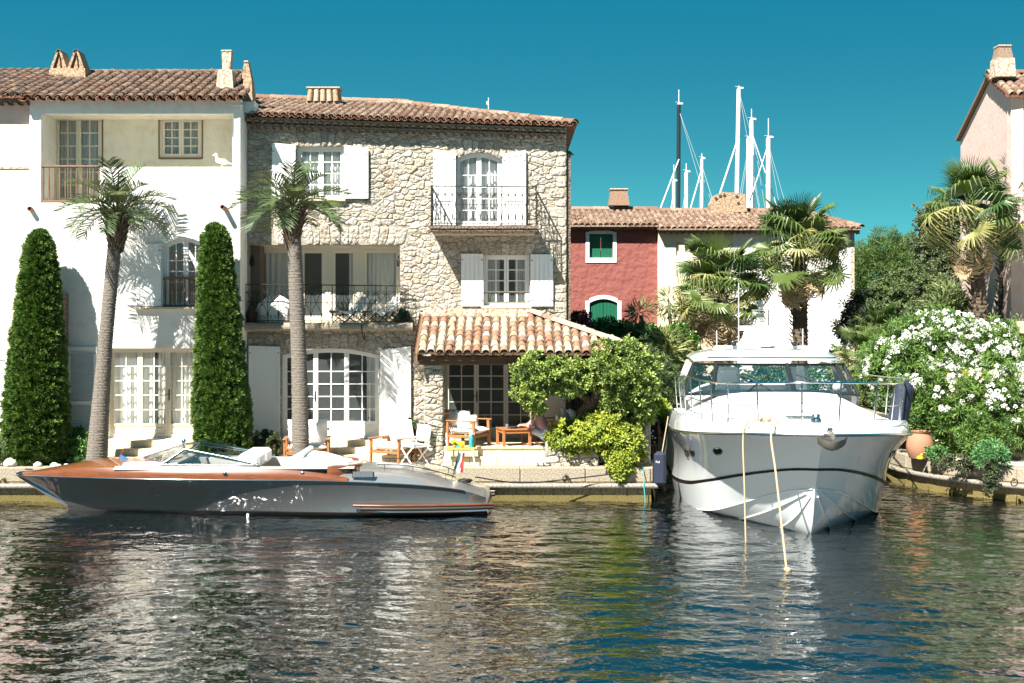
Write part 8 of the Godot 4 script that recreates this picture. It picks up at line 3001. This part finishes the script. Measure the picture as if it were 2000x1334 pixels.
func build_people() -> void:
	var skin_m := mat("skin", lin(0.4, 0.21, 0.13), 0.55)
	mat("hair_brown", lin(0.03, 0.018, 0.012), 0.6)
	# seated person leaning over the coffee table
	var at := Vector3(0.792, 1.16, 1.3)
	var t := thing("person", "seated person in pink shirt and pale shorts leaning over the coffee table", "person", at)
	var hip := Vector3(0.0, 0.26, 0)
	var chest := Vector3(-0.2, 0.64, 0)
	var neck := Vector3(-0.34, 0.8, 0)
	var head := Vector3(-0.44, 0.9, 0)
	var body := [[hip, chest, 0.15, 0.14], [chest, neck, 0.13, 0.055], [neck, head, 0.05, 0.055], [chest + Vector3(-0.08, 0.06, -0.16), chest + Vector3(-0.08, 0.06, 0.16), 0.075, 0.075]]
	for s in [-1.0, 1.0]:
		var sh := chest + Vector3(-0.08, 0.06, s * 0.17)
		var el := Vector3(-0.34, 0.46, s * 0.22)
		var wr := Vector3(-0.54, 0.46, s * 0.1)
		body.append([sh, el, 0.052, 0.042])
		body.append([el, wr, 0.04, 0.028])
		var kn := Vector3(-0.34, 0.36, s * 0.13)
		var an := Vector3(-0.38, 0.04, s * 0.12)
		body.append([hip + Vector3(0, -0.03, s * 0.09), kn, 0.085, 0.058])
		body.append([kn, an, 0.052, 0.034])
		body.append([an, an + Vector3(-0.16, -0.005, 0), 0.034, 0.026])
	var mb := skin_mesh(body, 0.02)
	for s in [-1.0, 1.0]:
		mb.add(skin_mesh(hand_bones(Vector3(-0.54, 0.46, s * 0.1), Vector3(-1, -0.15, 0).normalized(), Vector3.DOWN), 0.006, 0.008), Transform3D.IDENTITY)
	mb.add(skin_mesh(head_bones(head, Vector3(-0.9, -0.35, 0)), 0.009, 0.02), Transform3D.IDENTITY)
	pl(t, "body", mb.mesh(), skin_m)
	var shirt := [[hip + Vector3(-0.02, 0.05, 0), chest, 0.168, 0.158], [chest, neck - Vector3(-0.05, 0.06, 0), 0.145, 0.085], [chest + Vector3(-0.08, 0.06, -0.16), chest + Vector3(-0.08, 0.06, 0.16), 0.09, 0.09]]
	for s in [-1.0, 1.0]:
		shirt.append([chest + Vector3(-0.08, 0.06, s * 0.17), Vector3(-0.34, 0.46, s * 0.22), 0.072, 0.062])
		shirt.append([Vector3(-0.34, 0.46, s * 0.22), Vector3(-0.4, 0.46, s * 0.18), 0.06, 0.052])
	pl(t, "shirt", skin_mesh(shirt, 0.02).mesh(), mat("pink_shirt", lin(0.6, 0.3, 0.3), 0.9, {"rim": 0.3}))
	var short := [[hip - Vector3(0, 0.02, 0.09), hip - Vector3(0, 0.02, -0.09), 0.15, 0.15]]
	for s in [-1.0, 1.0]:
		short.append([hip + Vector3(0, -0.03, s * 0.09), Vector3(-0.27, 0.34, s * 0.12), 0.11, 0.09])
	pl(t, "shorts", skin_mesh(short, 0.02).mesh(), mat("pale_shorts", lin(0.5, 0.55, 0.62), 0.9))
	pl(t, "hair", skin_mesh([[head + Vector3(0.03, 0.06, 0), head + Vector3(0.0, 0.07, 0), 0.088, 0.085], [head + Vector3(0.06, 0.02, 0), head + Vector3(0.07, -0.03, 0), 0.07, 0.05]], 0.012, 0.02).mesh(), mats.hair_brown)
	# seated woman in a dark printed dress at the end of the quay, seen from behind
	var a2 := Vector3(3.333, 0.74, 0.4)
	var st := thing("stool", "low wooden stool under the person in the dark dress", "stool", a2)
	var sm := MB.new()
	sm.bbox(Vector3(0.36, 0.04, 0.32), 0.01, Transform3D(Basis(), Vector3(0, 0.34, 0)))
	pl(st, "seat", sm.mesh(), mats.old_wood)
	for q in [[-0.14, -0.12], [0.14, -0.12], [-0.14, 0.12], [0.14, 0.12]]:
		var l := MB.new()
		post(l, Vector3(q[0], 0, q[1]), Vector3(q[0] * 0.9, 0.32, q[1] * 0.9), 0.035, 0.035)
		pl(st, "leg", l.mesh(), mats.old_wood)
	var w := thing("person", "person in a dark sleeveless dress with pale flower print, sitting with back turned", "person", a2)
	hip = Vector3(0, 0.47, 0)
	chest = Vector3(0, 0.82, 0)
	neck = Vector3(0, 0.95, -0.02)
	head = Vector3(0, 1.07, -0.04)
	body = [[hip, chest, 0.15, 0.125], [chest, neck, 0.11, 0.05], [neck, head, 0.045, 0.05], [chest + Vector3(-0.14, 0.07, 0), chest + Vector3(0.14, 0.07, 0), 0.06, 0.06]]
	for s in [-1.0, 1.0]:
		body.append([chest + Vector3(s * 0.16, 0.07, 0), Vector3(s * 0.23, 0.62, 0.03), 0.045, 0.038])
		body.append([Vector3(s * 0.23, 0.62, 0.03), Vector3(s * 0.2, 0.44, -0.12), 0.036, 0.026])
		body.append([hip + Vector3(s * 0.08, -0.04, 0), Vector3(s * 0.1, 0.46, -0.38), 0.08, 0.055])
		body.append([Vector3(s * 0.1, 0.46, -0.38), Vector3(s * 0.1, 0.06, -0.36), 0.05, 0.034])
		body.append([Vector3(s * 0.1, 0.04, -0.36), Vector3(s * 0.1, 0.03, -0.52), 0.032, 0.024])
	mb = skin_mesh(body, 0.02)
	for s in [-1.0, 1.0]:
		mb.add(skin_mesh(hand_bones(Vector3(s * 0.2, 0.44, -0.12), Vector3(-s * 0.3, -0.25, -1).normalized(), Vector3.DOWN), 0.006, 0.008), Transform3D.IDENTITY)
	mb.add(skin_mesh(head_bones(head, Vector3(0.1, 0, -1)), 0.009, 0.02), Transform3D.IDENTITY)
	pl(w, "body", mb.mesh(), skin_m)
	var dr := [[hip, chest - Vector3(0, 0.02, 0), 0.17, 0.14], [chest - Vector3(0.08, 0.0, 0), chest + Vector3(0.08, 0.0, 0), 0.12, 0.12], [chest + Vector3(-0.09, 0.05, 0), chest + Vector3(0.09, 0.05, 0), 0.075, 0.075]]
	for s in [-1.0, 1.0]:
		dr.append([hip + Vector3(s * 0.08, -0.04, 0), Vector3(s * 0.1, 0.44, -0.36), 0.11, 0.085])
	var dress := pl(w, "dress", skin_mesh(dr, 0.02).mesh(), mat("dark_dress", lin(0.012, 0.011, 0.013), 0.85))
	var fl := MB.new()
	for k in 14:
		var p := Vector3(rf(-0.13, 0.13), rf(0.4, 0.86), 0)
		p.z = 0.15 * sqrt(maxf(0, 1 - pow(p.x / 0.2, 2.0))) + 0.012
		for q in 5:
			var an := TAU * q / 5.0
			fl.bbox(Vector3(0.022, 0.014, 0.006), 0.002, Transform3D(Basis(Vector3.BACK, an), p + Vector3(cos(an), sin(an), 0) * 0.013))
	stuff(pl(dress, "flower_print", fl.mesh(), mats.canvas))
	pl(w, "hair", skin_mesh([[head + Vector3(0, 0.05, 0.02), head + Vector3(0, 0.04, 0.03), 0.092, 0.09], [head + Vector3(0, -0.02, 0.06), head + Vector3(0, -0.05, 0.07), 0.06, 0.045], [head + Vector3(0, 0.12, 0.06), head + Vector3(0, 0.13, 0.07), 0.04, 0.035]], 0.012, 0.02).mesh(), mats.hair_brown)

func build_small_things() -> void:
	mat("toy_yellow", lin(0.75, 0.5, 0.02), 0.5)
	mat("toy_lime", lin(0.55, 0.75, 0.05), 0.5)
	mat("toy_teal", lin(0.03, 0.3, 0.33), 0.5)
	mat("toy_orange", lin(0.6, 0.2, 0.01), 0.5)
	# child's activity table
	var at := Vector3((-1.186), 0.74, 2.1)
	var t := thing("play_table", "child's play table with lime top and bent white legs on the quay", "table", at)
	var tp := MB.new()
	tp.bbox(Vector3(0.68, 0.04, 0.4), 0.018, Transform3D(Basis(), Vector3(0, 0.42, 0)))
	pl(t, "table_top", tp.mesh(), mats.toy_lime)
	for sx in [-1.0, 1.0]:
		for sz in [-1.0, 1.0]:
			var l := MB.new()
			l.tube(smooth_line([Vector3(sx * 0.32, 0.75 if sz < 0 else 0.44, sz * 0.16), Vector3(sx * 0.31, 0.3, sz * 0.17), Vector3(sx * 0.34, 0.1, sz * 0.18), Vector3(sx * 0.42, 0.015, sz * 0.2)], 4), 0.016, 7)
			pl(t, "leg", l.mesh(), mats.white_paint)
	var tr := thing("toy_truck", "yellow toy digger with teal base on the play table", "toy", at + Vector3(-0.03, 0.441, 0.02))
	var a := MB.new()
	a.bbox(Vector3(0.26, 0.04, 0.14), 0.015, Transform3D(Basis(), Vector3(-0.02, 0.02, 0)))
	pl(tr, "chassis", a.mesh(), mats.toy_teal)
	a = MB.new()
	a.bbox(Vector3(0.12, 0.1, 0.12), 0.02, Transform3D(Basis(), Vector3(0.08, 0.09, 0)))
	a.tube([Vector3(0.02, 0.08, 0), Vector3(-0.08, 0.15, 0), Vector3(-0.17, 0.1, 0)], [0.04, 0.035, 0.05], 8)
	pl(tr, "cab", a.mesh(), mats.toy_yellow)
	for q in [-0.1, 0.07]:
		var wl := MB.new()
		wl.lathe([Vector2(0.0, 0), Vector2(0.035, 0), Vector2(0.035, 0.025), Vector2(0, 0.025)], 12, Transform3D(Basis(Vector3.RIGHT, PI * 0.5), Vector3(q, 0.035, 0.07)))
		pl(tr, "wheel", wl.mesh(), mats.toy_orange)
	var fg := thing("toy_figure", "upright teal and white toy figure at the corner of the play table", "toy", at + Vector3(0.25, 0.441, -0.08))
	a = MB.new()
	a.lathe([Vector2(0.0, 0), Vector2(0.05, 0.0), Vector2(0.045, 0.12), Vector2(0.06, 0.2), Vector2(0.03, 0.26)], 10)
	pl(fg, "body", a.mesh(), mats.toy_teal)
	a = MB.new()
	a.lathe([Vector2(0.0, 0.25), Vector2(0.045, 0.27), Vector2(0.05, 0.31), Vector2(0.03, 0.36), Vector2(0, 0.37)], 10)
	pl(fg, "head", a.mesh(), mats.canvas)
	# black sandals on the quay
	for q in [[0.0, 0.0, 0.3, "black sandal on the quay, strap upright, below the porch steps"], [-0.13, 0.03, -0.2, "black sandal lying flat beside the other on the quay"]]:
		var s := thing("sandal", q[3], "shoe", Vector3(0.809 + q[0], 0.745, 2.15 + q[1]), q[2], "pair of black sandals")
		var sl := MB.new()
		sl.extr(PackedVector2Array([Vector2(-0.13, -0.03), Vector2(-0.08, -0.04), Vector2(0.06, -0.045), Vector2(0.12, -0.03), Vector2(0.13, 0.0), Vector2(0.11, 0.035), Vector2(0.03, 0.04), Vector2(-0.1, 0.035), Vector2(-0.135, 0.0)]), Transform3D(Basis(Vector3.RIGHT, Vector3(0, 0, -1), Vector3.UP), Vector3.ZERO), 0.03)
		pl(s, "sole", sl.mesh(), mats.black_rubber)
		var sp := MB.new()
		sp.tube(smooth_line([Vector3(0.05, 0.03, -0.04), Vector3(0.04, 0.09, 0), Vector3(0.05, 0.03, 0.04)], 4), 0.014, 6)
		sp.tube(smooth_line([Vector3(-0.08, 0.03, -0.035), Vector3(-0.1, 0.09, 0), Vector3(-0.08, 0.03, 0.035)], 4), 0.01, 6)
		pl(s, "strap", sp.mesh(), mats.black_rubber)
	# planter wall below the mound
	var pw_ := thing("planter_wall", "low rubble stone planter wall under the yellow-green mound", "wall", Vector3(1.287, 0.74, 1.9))
	var core := MB.new()
	core.box(0.759, 0.742, 1.5, 1.977, 1.3, 2.12)
	pw(pw_, "core", core.mesh(), mats.mortar)
	rubble(pw_, 0.759, 1.977, 0.745, 1.3, [], Transform3D(Basis(), Vector3(0, 0, 2.12)), Vector2(0.2, 0.13), 0.04, 60, "planter_stone")
	# terracotta jar
	var jr := thing("terracotta_jar", "big ribbed terracotta jar between the yacht and the oleander", "jar", Vector3(9.853, 0.74, 0.35))
	var pr := []
	for k in 24:
		var u := k / 23.0
		pr.append(Vector2(0.2 + 0.12 * sin(PI * clampf(u * 0.85 + 0.1, 0, 1)) + 0.006 * (k % 2), u * 0.62))
	pr.append(Vector2(0.27, 0.66))
	pr.append(Vector2(0.24, 0.66))
	pr.append(Vector2(0.2, 0.5))
	var jm := MB.new()
	jm.lathe(pr, 24)
	pl(jr, "jar_body", jm.mesh(), mats.terracotta)
	var dk := thing("toy_duck", "small yellow toy beside the terracotta jar on the quay edge", "toy", Vector3(9.735, 0.745, 0.75))
	var dm := MB.new()
	dm.lathe([Vector2(0, 0), Vector2(0.07, 0.01), Vector2(0.09, 0.05), Vector2(0.06, 0.09), Vector2(0, 0.1)], 12)
	pl(dk, "body", dm.mesh(), mats.toy_yellow)
	dm = MB.new()
	dm.lathe([Vector2(0, 0.08), Vector2(0.04, 0.1), Vector2(0.045, 0.13), Vector2(0, 0.16)], 10, Transform3D(Basis(), Vector3(0.04, 0, 0.0)))
	pl(dk, "head", dm.mesh(), mats.toy_yellow)
	# mooring rings on the quay
	for q in [[Vector3(1.218, 0.58, 2.47), "rusty mooring ring on the quay below the planter"], [Vector3((-11.46), 0.5, 2.47), "rusty mooring ring on the quay at the speedboat's bow"], [Vector3(11.128, 0.56, 2.98), "pale mooring ring on the curved quay below the oleander"]]:
		var rg := thing("mooring_ring", q[1], "ring", q[0], 0.0, "mooring rings")
		var rm := MB.new()
		var pts := []
		for k in 21:
			var an := TAU * k / 20.0
			pts.append(Vector3(sin(an) * 0.075, cos(an) * 0.075 - 0.07, 0.03 + 0.02 * cos(an)))
		rm.tube(pts, 0.014, 6, false)
		pl(rg, "ring_hoop", rm.mesh(), mats.rust_iron)
		rm = MB.new()
		rm.bbox(Vector3(0.06, 0.06, 0.05), 0.012, Transform3D(Basis(), Vector3(0, 0, 0)))
		pl(rg, "eye_plate", rm.mesh(), mats.rust_iron)
	var gr := MB.new()
	gr.tube(smooth_line([Vector3(2.943, 0.78, 2.35), Vector3(2.955, 0.7, 2.5), Vector3(2.966, 0.3, 2.64), Vector3(3.0, -0.1, 2.66)], 4), 0.013, 6)
	solo("green_rope", "thin green rope hanging over the end of the quay", "rope", gr, mats.toy_teal)
	# lettering painted on the curved quay
	var tm := TextMesh.new()
	tm.text = "PR"
	tm.font_size = 26
	tm.pixel_size = 0.005
	tm.depth = 0.004
	var lt := MeshInstance3D.new()
	lt.name = "painted_lettering"
	lt.mesh = tm
	lt.material_override = mats.pale_render
	add_child(lt)
	lt.position = Vector3(10.604, 0.56, 1.83)
	lt.rotation.y = -0.72
	lt.set_meta("label", "faded letters PR painted on the curved quay below the oleander")
	lt.set_meta("category", "lettering")
	# pale rocks round the first cypress
	for q in [[(-11.419), 902, 0.17, "largest white rock at the left foot of the cypress"], [(-10.791), 906, 0.1, "round white rock in front of the cypress"], [(-10.419), 903, 0.09, "white rock between the cypress and the palm"], [(-10.14), 904, 0.07, "small white rock beside the palm trunk's foot"], [(-10.326), 896, 0.06, "smallest white rock tucked behind the others by the cypress"]]:
		var rk := MB.new()
		var fn := FastNoiseLite.new()
		fn.seed = int(q[2] * 1000)
		fn.frequency = 6.0
		var rows := []
		for k in 9:
			var ring := PackedVector3Array()
			var ph := -PI * 0.5 + PI * k / 8.0
			for s in 14:
				var an := TAU * s / 14.0
				var d := Vector3(cos(an) * cos(ph), sin(ph) * 0.7, sin(an) * cos(ph))
				ring.append(d * q[2] * (1.0 + 0.45 * fn.get_noise_3dv(d)))
			rows.append(ring)
		rk.surf(rows, true, true)
		solo("garden_rock", q[3], "rock", rk, mats.rock_white if mats.has("rock_white") else mat("rock_white", lin(0.66, 0.64, 0.6), 0.9), Vector3(q[0], 0.74 + q[2] * 0.45, 2.2), "white rocks round the cypress")
	# gull on the loggia parapet
	var gp := Vector3((-6.925), 7.714, 0.72)
	var gu := thing("gull", "white gull standing on the white house's parapet", "bird", gp)
	var gb := skin_mesh([[Vector3(-0.1, 0.17, 0), Vector3(0.06, 0.14, 0), 0.055, 0.065], [Vector3(0.06, 0.14, 0), Vector3(0.2, 0.1, 0), 0.055, 0.012], [Vector3(-0.11, 0.18, 0), Vector3(-0.14, 0.3, 0), 0.04, 0.028], [Vector3(-0.14, 0.31, 0), Vector3(-0.15, 0.315, 0), 0.036, 0.034], [Vector3(-0.17, 0.31, 0), Vector3(-0.235, 0.295, 0), 0.014, 0.005], [Vector3(0.0, 0.1, 0.025), Vector3(0.0, 0.0, 0.025), 0.012, 0.007], [Vector3(0.0, 0.1, -0.025), Vector3(0.0, 0.0, -0.025), 0.012, 0.007], [Vector3(-0.04, 0.006, 0.025), Vector3(0.02, 0.006, 0.025), 0.008, 0.008], [Vector3(-0.04, 0.006, -0.025), Vector3(0.02, 0.006, -0.025), 0.008, 0.008]], 0.008, 0.02)
	pl(gu, "body", gb.mesh(), mats.canvas)
	for s in [-1.0, 1.0]:
		var wg := MB.new()
		wg.surf([PackedVector3Array([Vector3(-0.08, 0.2, s * 0.05), Vector3(0.04, 0.19, s * 0.062), Vector3(0.16, 0.14, s * 0.045), Vector3(0.27, 0.09, s * 0.02)]), PackedVector3Array([Vector3(-0.07, 0.13, s * 0.07), Vector3(0.04, 0.1, s * 0.08), Vector3(0.15, 0.09, s * 0.055), Vector3(0.27, 0.085, s * 0.022)])])
		pl(gu, "wing", wg.mesh(), mats.grey_canvas)
